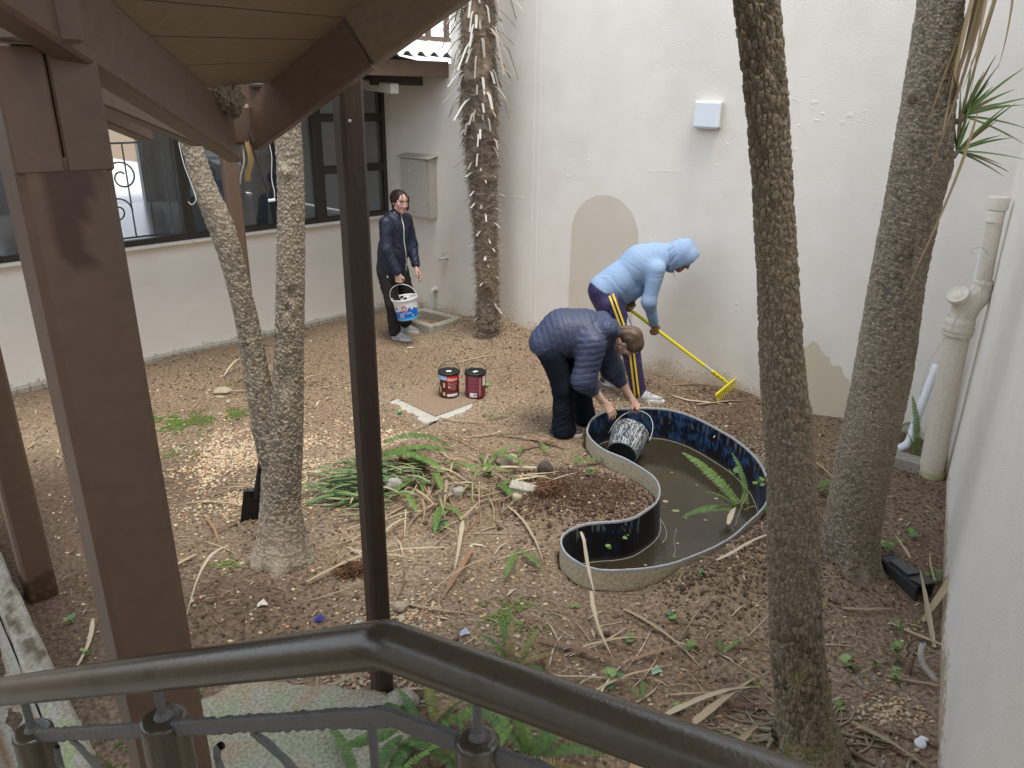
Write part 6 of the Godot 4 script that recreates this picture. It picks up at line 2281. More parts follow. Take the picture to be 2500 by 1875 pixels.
func make_paint_tins() -> void:
	var rf := func(_y: float) -> float: return 0.0915
	for k in 2:
		var at := Vector3(-0.568, 0.022, -6.43) if k == 0 else Vector3(-0.330, 0.022, -6.43)
		var lab := "black lidded paint tin with a red label and house picture on the rusty cover" if k == 0 else "black lidded paint tin with a maroon label of fine print on the rusty cover"
		var t := thing("paint_tin", lab, "paint tin", at)
		var mb := MB.new()
		mb.lathe([Vector2(0.0, 0.002), Vector2(0.086, 0.002), Vector2(0.0905, 0.006), Vector2(0.0915, 0.014), Vector2(0.0915, 0.222), Vector2(0.088, 0.226), Vector2(0.0, 0.226)], 40)
		piece(t, "body", mb.mesh(true), mat(Color(0.05, 0.012, 0.014) if k == 0 else Color(0.14, 0.018, 0.03), 0.35), Transform3D.IDENTITY)
		mb = MB.new()
		mb.lathe([Vector2(0.0935, 0.214), Vector2(0.096, 0.217), Vector2(0.0965, 0.231), Vector2(0.0945, 0.236), Vector2(0.0875, 0.2365), Vector2(0.086, 0.232), Vector2(0.0, 0.231)], 40)
		var lid := piece(t, "lid", mb.mesh(true), M.black_plastic, Transform3D.IDENTITY)
		mb = MB.new()
		mb.box(Vector3(0.0, 0.2318, 0.0), Vector3(0.045, 0.001, 0.032), Basis(Vector3.UP, 0.1 if k == 0 else 0.7))
		piece(lid, "sticker", mb.mesh(), M.white, Transform3D.IDENTITY)
		mb = bail(Vector3(-0.099, 0.20, 0.0), Vector3(0.099, 0.20, 0.0), Vector3(0.01, 0.315, -0.03), 0.0032)
		piece(t, "handle", mb.mesh(true), M.wire_dark, Transform3D(Basis(Vector3.UP, 0.25), Vector3.ZERO))
		if k == 0:
			mb = MB.new()
			wrap_panel(mb, -0.15, 1.15, 0.165, 0.212, rf, 0.0007)
			piece(t, "label_red", mb.mesh(true), mat(Color(0.72, 0.03, 0.02), 0.4), Transform3D.IDENTITY)
			mb = MB.new()
			wrap_panel(mb, -0.15, 1.15, 0.05, 0.164, rf, 0.0007)
			piece(t, "label_maroon", mb.mesh(true), mat(Color(0.16, 0.012, 0.018), 0.4), Transform3D.IDENTITY)
			mb = MB.new()
			wrap_panel(mb, -0.10, 1.05, 0.020, 0.046, rf, 0.0008)
			piece(t, "label_white", mb.mesh(true), M.white, Transform3D.IDENTITY)
			mb = MB.new()
			var sl := func(a: float) -> float: return 0.212
			wrap_panel(mb, -1.25, -0.155, 0.175, 0.212, rf, 0.0007, sl)
			piece(t, "picture_sky", mb.mesh(true), mat(Color(0.30, 0.50, 0.80), 0.4), Transform3D.IDENTITY)
			mb = MB.new()
			wrap_panel(mb, -1.30, -1.0, 0.130, 0.172, rf, 0.0007)
			piece(t, "picture_wall", mb.mesh(true), M.white_dull, Transform3D.IDENTITY)
			mb = MB.new()
			for q in [[-0.52, -0.30, 0.105, 0.150], [-1.15, -0.95, 0.095, 0.125], [-0.55, -0.28, 0.028, 0.060], [-0.9, -0.75, 0.05, 0.11]]:
				wrap_panel(mb, q[0], q[1], q[2], q[3], rf, 0.0007)
			piece(t, "picture_windows", mb.mesh(true), mat(Color(0.62, 0.42, 0.18), 0.4), Transform3D.IDENTITY)
			mb = MB.new()
			wrap_text(mb, "Plascon", 0.026, 0.46, 0.182, rf, 0.092, true)
			wrap_panel(mb, -0.02, 0.95, 0.1685, 0.1705, rf, 0.0012)
			piece(t, "lettering", mb.mesh(), M.white, Transform3D.IDENTITY)
			mb = MB.new()
			wrap_text(mb, "WALL & ALL", 0.017, 0.48, 0.147, rf, 0.090)
			piece(t, "lettering", mb.mesh(), mat(Color(0.65, 0.28, 0.25), 0.5), Transform3D.IDENTITY)
			mb = MB.new()
			wrap_panel(mb, 0.0, 0.98, 0.133, 0.136, rf, 0.0012)
			for j in 4:
				wrap_panel(mb, 0.32, 0.85 - 0.08 * (j % 2), 0.118 - 0.011 * j, 0.121 - 0.011 * j, rf, 0.0012)
			wrap_panel(mb, 0.02, 0.22, 0.10, 0.124, rf, 0.0012)
			piece(t, "fine_print", mb.mesh(true), mat(Color(0.55, 0.38, 0.36), 0.5), Transform3D.IDENTITY)
		else:
			mb = MB.new()
			for j in 19:
				if j in [4, 9, 14]:
					continue
				wrap_panel(mb, -0.75, 0.02 if j > 9 else 0.35, 0.201 - 0.0072 * j, 0.2045 - 0.0072 * j, rf, 0.0009)
				if j > 9:
					wrap_panel(mb, 0.06, 0.36, 0.201 - 0.0072 * j, 0.2045 - 0.0072 * j, rf, 0.0009)
				wrap_panel(mb, -1.3, -0.95, 0.190 - 0.0075 * j, 0.194 - 0.0075 * j, rf, 0.0009)
			piece(t, "fine_print", mb.mesh(true), mat(Color(0.34, 0.10, 0.13), 0.45), Transform3D.IDENTITY)
			mb = MB.new()
			wrap_panel(mb, -0.75, 0.36, 0.2085, 0.2115, rf, 0.0009)
			wrap_panel(mb, -0.75, 0.36, 0.158, 0.1605, rf, 0.0009)
			wrap_panel(mb, 0.42, 0.60, 0.03, 0.20, rf, 0.0009)
			piece(t, "label_lines", mb.mesh(true), mat(Color(0.42, 0.16, 0.19), 0.45), Transform3D.IDENTITY)
			mb = MB.new()
			wrap_panel(mb, -0.52, 0.20, 0.018, 0.058, rf, 0.001)
			wrap_panel(mb, 0.82, 1.25, 0.12, 0.205, rf, 0.001)
			piece(t, "label_white", mb.mesh(true), M.white, Transform3D.IDENTITY)
			mb = MB.new()
			for j in 9:
				wrap_panel(mb, -0.12 + 0.032 * j, -0.12 + 0.032 * j + (0.018 if j % 3 else 0.010), 0.026, 0.050, rf, 0.0016)
			piece(t, "barcode", mb.mesh(true), M.black_plastic, Transform3D.IDENTITY)

func make_white_bucket() -> void:
	# carried by the standing person
	var h := 0.235
	var rf := func(y: float) -> float: return 0.112 + 0.020 * clampf(y / 0.235, 0.0, 1.0)
	var base := Vector3(-1.128, 0.302, -7.93)
	var t := thing("chlorine_bucket", "white and blue plastic chlorine bucket carried by the standing person", "bucket", base)
	t.rotation.z = 0.15
	var mb := MB.new()
	mb.lathe([Vector2(0.0, 0.0), Vector2(0.108, 0.0), Vector2(0.112, 0.004), Vector2(0.130, h - 0.028), Vector2(0.139, h - 0.026), Vector2(0.140, h - 0.004), Vector2(0.136, h), Vector2(0.129, h - 0.002), Vector2(0.128, h - 0.02), Vector2(0.110, 0.006), Vector2(0.0, 0.006)], 44)
	piece(t, "tub", mb.mesh(true), M.white, Transform3D.IDENTITY)
	mb = MB.new()
	var wv := func(a: float) -> float: return 0.118 + 0.020 * sin(a * 2.2 + 0.6)
	wrap_panel(mb, -1.5, 1.5, 0.030, 0.12, rf, 0.0006, wv)
	piece(t, "label_blue", mb.mesh(true), mat(Color(0.012, 0.13, 0.55), 0.35), Transform3D.IDENTITY)
	mb = MB.new()
	wrap_panel(mb, -1.5, 1.5, 0.006, 0.029, rf, 0.0006)
	piece(t, "label_cyan", mb.mesh(true), mat(Color(0.05, 0.45, 0.72), 0.35), Transform3D.IDENTITY)
	# round badge: white disc with two red caps and letters
	var disc := func(mb2: MB, ang: float, y: float, r: float, lift: float, y_lo: float, y_hi: float) -> void:
		var b := mb2.v.size()
		var rows2 := 12
		for j in rows2 + 1:
			var yy: float = lerpf(y_lo, y_hi, float(j) / rows2) * r
			var hw := sqrt(maxf(r * r - yy * yy, 0.0))
			var rr: float = rf.call(y + yy) + lift
			for i in 9:
				var a := ang + lerpf(-hw, hw, i / 8.0) / rr
				mb2.vert(Vector3(sin(a) * rr, y + yy, cos(a) * rr))
		for j in rows2:
			for i in 8:
				var q := b + j * 9 + i
				mb2.quad(q, q + 9, q + 10, q + 1)
	mb = MB.new()
	disc.call(mb, -0.02, 0.135, 0.038, 0.0012, -1.0, 1.0)
	piece(t, "badge", mb.mesh(true), M.white, Transform3D.IDENTITY)
	mb = MB.new()
	disc.call(mb, -0.02, 0.135, 0.033, 0.0018, 0.48, 1.0)
	disc.call(mb, -0.02, 0.135, 0.033, 0.0018, -1.0, -0.48)
	piece(t, "badge_red", mb.mesh(true), mat(Color(0.65, 0.03, 0.02), 0.4), Transform3D.IDENTITY)
	mb = MB.new()
	wrap_text(mb, "HTH", 0.024, -0.02, 0.135, rf, 0.062, true)
	piece(t, "lettering", mb.mesh(), mat(Color(0.01, 0.015, 0.06), 0.4), Transform3D.IDENTITY)
	mb = MB.new()
	wrap_text(mb, "Granular Chlorine", 0.017, 0.02, 0.083, rf, 0.135, true)
	for j in 4:
		wrap_panel(mb, -0.58, -0.10 - 0.05 * (j % 2), 0.066 - 0.009 * j, 0.070 - 0.009 * j, rf, 0.0013)
	wrap_panel(mb, 0.62, 0.76, 0.045, 0.057, rf, 0.0013)
	disc.call(mb, 0.66, 0.125, 0.012, 0.0013, -1.0, 1.0)
	piece(t, "lettering", mb.mesh(), M.white, Transform3D.IDENTITY)
	mb = MB.new()
	disc.call(mb, -0.75, 0.140, 0.014, 0.0013, -1.0, 1.0)
	piece(t, "badge_blue", mb.mesh(true), mat(Color(0.02, 0.12, 0.4), 0.4), Transform3D.IDENTITY)
	mb = bail(Vector3(-0.142, h - 0.015, 0.0), Vector3(0.142, h - 0.015, 0.0), Vector3(-0.02, h + 0.145, 0.02), 0.0035)
	piece(t, "handle", mb.mesh(true), M.white, Transform3D.IDENTITY)
	# scraps that lie in it
	for q in [[-0.06, 0.02, 0.3], [0.05, -0.02, 1.2], [0.0, 0.06, 2.2], [0.07, 0.05, 0.1], [-0.04, -0.05, 1.8]]:
		mb = MB.new()
		mb.blade(dense([Vector3(-0.05, 0, 0), Vector3(0, 0.012, 0.01), Vector3(0.055, 0.0, 0)], 4), [0.008, 0.016, 0.018, 0.017, 0.012, 0.006], Vector3.UP, 0.4)
		piece(t, "paint_skin", mb.mesh(true), M.black_plastic if q[0] < 0.02 else M.white_dull, Transform3D(Basis(Vector3.UP, q[2]), Vector3(q[0], h - 0.012, q[1])))

func make_black_bucket() -> void:
	# tipped in the pond: base towards the stair, mouth away
	var b0 := Vector3(0.862, -0.03, -5.375)
	var ax := Vector3(0.10, 0.075, -0.24).normalized()
	var side := ax.cross(Vector3.UP).normalized()
	var bs := Basis(side, ax, side.cross(ax))
	var t := thing("black_bucket", "paint splashed black bucket tipped on its side in the pond", "bucket", b0)
	t.basis = bs
	var mb := MB.new()
	var prof := [Vector2(0.0, 0.022), Vector2(0.108, 0.022), Vector2(0.112, 0.018), Vector2(0.113, 0.0), Vector2(0.120, 0.0), Vector2(0.122, 0.006), Vector2(0.131, 0.08), Vector2(0.139, 0.16), Vector2(0.147, 0.24), Vector2(0.153, 0.243), Vector2(0.154, 0.262), Vector2(0.150, 0.265), Vector2(0.144, 0.262), Vector2(0.128, 0.06), Vector2(0.115, 0.03), Vector2(0.0, 0.03)]
	var fine_prof := []
	for i in prof.size() - 1:
		var n := maxi(1, int(prof[i].distance_to(prof[i + 1]) / 0.006))
		for k in n:
			fine_prof.append(prof[i].lerp(prof[i + 1], float(k) / n))
	fine_prof.append(prof[-1])
	mb.lathe(fine_prof, 110)
	for i in mb.v.size():
		var p := mb.v[i]
		var a := atan2(p.z, p.x)
		var c := Color(0.018, 0.022, 0.028)
		if p.y > 0.008 and Vector2(p.x, p.z).length() > 0.118:
			var streak := n_fine.get_noise_2d(a * 330.0, p.y * 60.0)
			var blot := n_fine.get_noise_2d(a * 160.0 + 500.0, p.y * 1300.0)
			if blot > -0.05:
				c = Color(0.075, 0.092, 0.115)
			if blot > 0.2:
				c = Color(0.22, 0.24, 0.26)
			if streak > 0.30 or blot > 0.36:
				c = Color(0.48, 0.50, 0.50)
		elif p.y < 0.01:
			c = Color(0.16, 0.17, 0.17)
		mb.c[i] = c
	piece(t, "tub", mb.mesh(true, true), M.paint, Transform3D.IDENTITY)
	# wire handle, pulled up by the hand
	var inv := t.transform.affine_inverse()
	var grip := inv * Vector3(1.055, 0.165, -5.79)
	var hs := Vector3.UP
	var e0 := Vector3(0.157, 0.225, 0.0)
	# ears on the two sides that lie level
	mb = MB.new()
	for sgn in [-1.0, 1.0]:
		mb.box(Vector3(sgn * 0.156, 0.222, 0.0), Vector3(0.014, 0.03, 0.03), Basis.IDENTITY, 0.003)
	piece(t, "ear", mb.mesh(), M.black_plastic, Transform3D.IDENTITY)
	mb = bail(Vector3(-0.166, 0.222, 0.0), Vector3(0.166, 0.222, 0.0), Vector3(grip.x, grip.y, grip.z), 0.0036)
	piece(t, "handle", mb.mesh(true), mat(Color(0.5, 0.5, 0.5), 0.4), Transform3D.IDENTITY)

# ---------------------------------------------------------------- tools
const RAKE_TOP := Vector3(0.92, 0.905, -6.50)
const RAKE_END := Vector3(1.955, 0.165, -6.44)

func make_tools() -> void:
	var t := thing("rake", "yellow garden rake held by the person in the hooded top", "rake", Vector3(1.955, 0, -6.44))
	var mb := MB.new()
	var joint := RAKE_TOP.lerp(RAKE_END, 0.80)
	mb.col = Color(1, 1, 1)
	mb.tube([RAKE_TOP, RAKE_TOP.lerp(RAKE_END, 0.4), joint], [0.0145], 14)
	part(t, "handle", mb.mesh(true, true), M.yellow)
	mb = MB.new()
	var d := (RAKE_END - RAKE_TOP).normalized()
	mb.tube([joint - d * 0.03, joint + d * 0.05], [0.0155], 14)
	part(t, "sticker", mb.mesh(true), M.white_dull)
	mb = MB.new()
	mb.tube([joint + d * 0.04, joint + d * 0.06, joint + d * 0.11, RAKE_END - d * 0.03, RAKE_END], [0.017, 0.019, 0.018, 0.015, 0.013], 12)
	part(t, "socket", mb.mesh(true), M.yellow)
	for k in 3:
		mb = MB.new()
		var q := joint + d * (0.07 + 0.05 * k)
		mb.tube([q + Vector3(0, 0.0, 0.0185), q + Vector3(0, 0, 0.022)], [0.006], 8)
		part(t, "screw", mb.mesh(true), M.black_metal)
	var bd := Vector3(0.386, 0.03, -0.52).normalized()
	mb = MB.new()
	mb.bar(RAKE_END - bd * 0.30, RAKE_END + bd * 0.30, 0.018, 0.026, Vector3.UP, 0.003)
	part(t, "head_bar", mb.mesh(), M.yellow)
	for k in 16:
		mb = MB.new()
		var p := RAKE_END + bd * (-0.285 + 0.038 * k)
		mb.tube([p - Vector3(0, 0.01, 0), p + Vector3(0.012, -0.045, 0.008), p + Vector3(0.02, -0.075, 0.014)], [0.0055, 0.005, 0.0025], 6)
		part(t, "tine", mb.mesh(true), M.yellow)
	# spade behind the forked tree
	t = thing("spade", "black spade standing behind the forked tree", "spade", Vector3(-1.645, 0, -4.26))
	var foot := Vector3(-1.655, -0.02, -4.27)
	var up := Vector3(0.24, 0.96, 0.13).normalized()
	var rt := Vector3(0.93, -0.05, -0.36).normalized()
	rt = (rt - up * rt.dot(up)).normalized()
	var nn := rt.cross(up)
	mb = MB.new()
	for j in 9:
		for i in 9:
			var u := (i / 8.0 - 0.5) * 0.165
			var v := j / 8.0 * 0.27
			mb.vert(foot + rt * u + up * v + nn * (0.02 * pow(u / 0.08, 2.0) - 0.012 * (v / 0.27)))
	for j in 8:
		for i in 8:
			var a := j * 9 + i
			mb.quad(a, a + 1, a + 10, a + 9)
	for j in 9:
		for i in 9:
			mb.vert(mb.v[j * 9 + i] - nn * 0.004)
	for j in 8:
		for i in 8:
			var a := 81 + j * 9 + i
			mb.quad(a, a + 9, a + 10, a + 1)
	mb.bar(foot + up * 0.272 - rt * 0.0825, foot + up * 0.272 + rt * 0.0825, 0.02, 0.008, up)
	part(t, "blade", mb.mesh(true), M.black_metal)
	mb = MB.new()
	mb.tube([foot + up * 0.22, foot + up * 0.30, foot + up * 0.42], [0.026, 0.021, 0.018], 12)
	part(t, "socket", mb.mesh(true), M.black_metal)
	mb = MB.new()
	mb.tube([foot + up * 0.40, foot + up * 0.92], [0.0165], 12)
	mb.tube([foot + up * 0.92 - rt * 0.055, foot + up * 0.92 + rt * 0.055], [0.014], 10)
	part(t, "shaft", mb.mesh(true), M.black_plastic)

# ---------------------------------------------------------------- things on the walls and in the soil
func back_pt(s: float, y: float, o := 0.0) -> Vector3:
	return CORNER + ALONG_BACK * s + OUT_BACK * o + Vector3(0, y, 0)

func make_wall_things() -> void:
	var bb := Basis(ALONG_BACK, Vector3.UP, ALONG_BACK.cross(Vector3.UP))
	# meter box
	var t := thing("meter_box", "cream painted metal meter box fixed in the wall corner", "meter box", back_pt(0.62, 1.2))
	var mb := MB.new()
	mb.box(back_pt(0.635, 1.545, 0.055), Vector3(0.47, 0.665, 0.11), bb, 0.006)
	part(t, "case", mb.mesh(), M.box_paint)
	mb = MB.new()
	mb.box(back_pt(0.617, 1.54, 0.119), Vector3(0.425, 0.64, 0.018), bb, 0.004)
	var door := part(t, "door", mb.mesh(), M.box_paint)
	mb = MB.new()
	mb.tube([back_pt(0.62, 1.28, 0.128), back_pt(0.62, 1.28, 0.138)], [0.011], 10)
	part(door, "lock", mb.mesh(true), M.wire)
	mb = MB.new()
	mb.box(back_pt(0.545, 1.72, 0.129), Vector3(0.02, 0.03, 0.003), bb)
	part(door, "label_plate", mb.mesh(), M.white_dull)
	mb = MB.new()
	mb.bar(back_pt(0.36, 1.892, 0.065), back_pt(0.90, 1.892, 0.065), 0.19, 0.016, (Vector3.UP + OUT_BACK * 0.18).normalized(), 0.004)
	part(t, "hood", mb.mesh(), M.box_paint)
	# square wall lamp, unlit
	t = thing("wall_lamp", "square white bulkhead lamp high on the cream wall", "lamp", back_pt(4.147, 2.33))
	mb = MB.new()
	mb.box(back_pt(4.147, 2.44, 0.016), Vector3(0.235, 0.215, 0.03), bb, 0.008)
	part(t, "base", mb.mesh(), M.white_dull)
	mb = MB.new()
	mb.box(back_pt(4.147, 2.44, 0.055), Vector3(0.238, 0.222, 0.048), bb, 0.018)
	part(t, "diffuser", mb.mesh(), mat(Color(0.72, 0.77, 0.82), 0.3))
	# tap
	t = thing("garden_tap", "small painted garden tap on the wall behind the palm", "tap", back_pt(1.02, 0.76))
	mb = MB.new()
	mb.tube([back_pt(1.02, 0.775, 0.0), back_pt(1.02, 0.775, 0.06), back_pt(0.99, 0.768, 0.085), back_pt(0.97, 0.745, 0.09)], [0.011, 0.011, 0.011, 0.012], 10)
	mb.lathe([Vector2(0.024, -0.004), Vector2(0.024, 0.004), Vector2(0.0, 0.005)], 14, Transform3D(Basis(ALONG_BACK, OUT_BACK, ALONG_BACK.cross(OUT_BACK)), back_pt(1.02, 0.775, 0.006)))
	part(t, "spout", mb.mesh(true), M.white_dull)
	mb = MB.new()
	mb.tube([back_pt(1.01, 0.78, 0.055), back_pt(1.01, 0.83, 0.055)], [0.008], 8)
	mb.tube([back_pt(0.99, 0.835, 0.055), back_pt(1.03, 0.845, 0.055)], [0.005], 8)
	part(t, "handle", mb.mesh(true), M.white_dull)
	# waste pipes and gully in the corner
	t = thing("waste_pipe", "bent white waste pipe coming out of the wall over the gully", "pipe", back_pt(0.78, 0.1))
	mb = MB.new()
	mb.tube(dense([back_pt(0.82, 0.36, -0.02), back_pt(0.82, 0.36, 0.06), back_pt(0.82, 0.30, 0.075), back_pt(0.82, 0.16, 0.075), back_pt(0.79, 0.10, 0.08), back_pt(0.70, 0.09, 0.09)], 4), [0.024], 12)
	part(t, "pipe", mb.mesh(true), M.white_dull)
	mb = MB.new()
	mb.tube([back_pt(0.82, 0.36, 0.0), back_pt(0.82, 0.36, 0.03)], [0.036], 12)
	part(t, "collar", mb.mesh(true), M.white_dull)
	t = thing("vent_pipe", "short white pipe stub standing beside the gully", "pipe", back_pt(0.56, 0.0, 0.08))
	mb = MB.new()
	mb.tube([back_pt(0.56, -0.05, 0.08), back_pt(0.56, 0.17, 0.08)], [0.030], 14)
	part(t, "pipe", mb.mesh(true), M.white_dull)
	t = thing("gully", "rough square concrete gully surround full of soil", "drain", back_pt(0.98, 0.0, 0.33))
	for q in [[0.98, 0.52, 0.62, 0.09], [0.98, 0.10, 0.62, 0.09], [0.69, 0.31, 0.09, 0.33], [1.27, 0.31, 0.09, 0.33]]:
		mb = MB.new()
		mb.box(back_pt(q[0], 0.045, q[1]), Vector3(q[2], 0.15, q[3]), bb * Basis(Vector3.UP, rng.randfn() * 0.02), 0.012)
		part(t, "kerb_piece", mb.mesh(), M.concrete)
	# drain pipe with its inspection eye, in the right corner
	t = thing("drain_pipe", "cream plastic drain pipe with a round inspection eye and capped vent", "pipe", Vector3(3.055, 0, -4.97))
	var c := Vector3(3.055, 0, -4.97)
	mb = MB.new()
	mb.tube([c + Vector3(0, -0.05, 0), c + Vector3(-0.045, 1.16, -0.005)], [0.080, 0.079], 24, false)
	for i in mb.v.size():
		if mb.v[i].y < 0.0:
			mb.c[i] = Color(1, 1, 1)
	part(t, "pipe", mb.mesh(true), M.cream)
	mb = MB.new()
	mb.lathe([Vector2(0.0845, -0.06), Vector2(0.086, 0.09), Vector2(0.0815, 0.095)], 20, Transform3D(Basis.IDENTITY, c))
	part(t, "foot_sleeve", mb.mesh(true), mat(Color(0.55, 0.53, 0.28), 0.6, {tex = M.grain, tri = 5.0}))
	var j := c + Vector3(-0.045, 1.13, -0.005)
	mb = MB.new()
	mb.lathe([Vector2(0.081, -0.03), Vector2(0.092, -0.025), Vector2(0.094, 0.0), Vector2(0.088, 0.004), Vector2(0.096, 0.010), Vector2(0.097, 0.035), Vector2(0.089, 0.042), Vector2(0.093, 0.05), Vector2(0.092, 0.085), Vector2(0.080, 0.10)], 26, Transform3D(Basis.IDENTITY, j))
	part(t, "collar", mb.mesh(true), M.cream)
	var s := Sdf.new()
	var k0 := j + Vector3(0.0, 0.07, 0.0)
	var k1 := j + Vector3(0.095, 0.32, 0.0)
	s.chain([k0, k0 + Vector3(0.02, 0.10, 0), k0 + Vector3(0.075, 0.17, 0), k1], [0.078, 0.079, 0.070, 0.055], Color(1, 1, 1), 0.02)
	s.cap(k0 + Vector3(0.02, 0.08, 0), k0 + Vector3(-0.055, 0.165, 0.03), 0.062, 0.055, Color(1, 1, 1), 0.03)
	part(t, "branch", s.build(0.011).mesh(true), M.cream)
	var ed := Vector3(-0.62, 0.72, 0.28).normalized()
	var ex := ed.cross(Vector3.BACK).normalized()
	mb = MB.new()
	mb.lathe([Vector2(0.058, -0.03), Vector2(0.070, -0.01), Vector2(0.071, 0.014), Vector2(0.060, 0.018), Vector2(0.055, 0.008), Vector2(0.0, 0.008)], 26, Transform3D(Basis(ex, ed, ex.cross(ed)), k0 + Vector3(-0.072, 0.19, 0.035)))
	part(t, "inspection_eye", mb.mesh(true), M.cream)
	mb = MB.new()
	mb.lathe([Vector2(0.052, 0.0), Vector2(0.060, 0.004), Vector2(0.060, 0.03), Vector2(0.055, 0.034), Vector2(0.060, 0.04), Vector2(0.059, 0.06), Vector2(0.050, 0.068)], 22, Transform3D(Basis.IDENTITY, k1 - Vector3(0, 0.03, 0)))
	part(t, "collar", mb.mesh(true), M.cream)
	var top := Vector3(3.085, 2.02, -4.99)
	mb = MB.new()
	mb.tube([k1, top], [0.047], 22)
	part(t, "vent_stack", mb.mesh(true), M.cream)
	mb = MB.new()
	mb.lathe([Vector2(0.048, -0.16), Vector2(0.054, -0.155), Vector2(0.054, -0.13), Vector2(0.050, -0.125), Vector2(0.054, -0.11), Vector2(0.054, -0.085), Vector2(0.049, -0.08), Vector2(0.062, -0.075), Vector2(0.063, 0.0), Vector2(0.060, 0.004), Vector2(0.0, 0.005)], 22, Transform3D(Basis.IDENTITY, top))
	part(t, "cap", mb.mesh(true), mat(Color(0.74, 0.70, 0.60), 0.45))
	# dead creeper on it
	t = thing("dead_creeper", "thin dead creeper stems trailing over the drain pipe", "creeper", Vector3(2.97, 1.3, -4.88))
	var runs := [[[3.06, 1.62, -4.92], [3.00, 1.50, -4.86], [2.92, 1.36, -4.84], [2.88, 1.16, -4.85], [2.80, 0.95, -4.86], [2.79, 0.70, -4.86]], [[3.05, 1.60, -4.90], [2.98, 1.42, -4.83], [2.97, 1.2, -4.85], [2.99, 0.9, -4.87], [2.98, 0.62, -4.87], [3.0, 0.35, -4.88]], [[3.07, 1.58, -4.91], [3.02, 1.46, -4.84], [2.95, 1.35, -4.83], [2.90, 1.24, -4.85], [2.92, 1.12, -4.86], [2.95, 1.05, -4.87]], [[3.06, 1.66, -4.92], [2.98, 1.72, -4.88], [2.90, 1.70, -4.86], [2.93, 1.68, -4.85]], [[3.08, 1.62, -4.92], [3.03, 1.56, -4.87], [3.05, 1.48, -4.87], [3.0, 1.42, -4.85]], [[3.09, 1.60, -4.92], [3.06, 1.50, -4.88], [3.05, 1.38, -4.88]]]
	for q in runs:
		var pv := []
		for p in q:
			pv.append(Vector3(p[0], p[1], p[2]))
		mb = MB.new()
		mb.tube(dense(pv, 8), [0.0035, 0.003, 0.002], 5)
		part(t, "stem", mb.mesh(true), M.stub)
	# white conduit in the corner and its offset
	t = thing("white_conduit", "white conduit running up the corner behind the drain pipe", "pipe", Vector3(3.28, 0, -5.32))
	mb = MB.new()
	mb.tube([Vector3(3.27, -0.05, -5.31), Vector3(3.27, 1.75, -5.31)], [0.030], 14)
	part(t, "pipe", mb.mesh(true), M.white)
	t = thing("white_conduit", "white conduit slanting down behind the foot of the drain pipe", "pipe", Vector3(3.05, 0, -5.3))
	mb = MB.new()
	mb.tube(dense([Vector3(3.16, 0.75, -5.38), Vector3(3.06, 0.42, -5.30), Vector3(2.98, 0.17, -5.22), Vector3(2.90, 0.10, -5.25)], 5), [0.032], 14)
	part(t, "pipe", mb.mesh(true), M.white)
	# weathered concrete block
	var bb2 := Basis(Vector3(0.77, 0, 0.638), Vector3.UP, Vector3(0.77, 0, 0.638).cross(Vector3.UP))
	mb = MB.new()
	mb.box(Vector3(2.90, 0.055, -5.12), Vector3(0.36, 0.15, 0.13), bb2, 0.01)
	single("concrete_block", mb.mesh(), M.slab, "weathered grey concrete block beside the drain pipe foot", "concrete block")

func rock(called: String, label: String, at: Vector3, r: Vector3, sd: int, m: Material, cat := "stone", group := "") -> void:
	var mb := MB.new()
	var nn := 14
	for j in nn + 1:
		for i in nn * 2:
			var th := PI * j / nn
			var ph := TAU * i / (nn * 2)
			var d := Vector3(sin(th) * cos(ph), cos(th), sin(th) * sin(ph))
			var f := 1.0 + 0.28 * n_soil.get_noise_3d(d.x * 90.0 + sd * 31.0, d.y * 90.0, d.z * 90.0) + 0.10 * n_fine.get_noise_3d(d.x * 60.0 + sd, d.y * 60.0, d.z * 60.0)
			mb.vert(at + d * r * f)
	for j in nn:
		for i in nn * 2:
			var a := j * nn * 2 + i
			var b := j * nn * 2 + (i + 1) % (nn * 2)
			mb.quad(a, b, b + nn * 2, a + nn * 2)
	single(called, mb.mesh(true), m, label, cat, group)

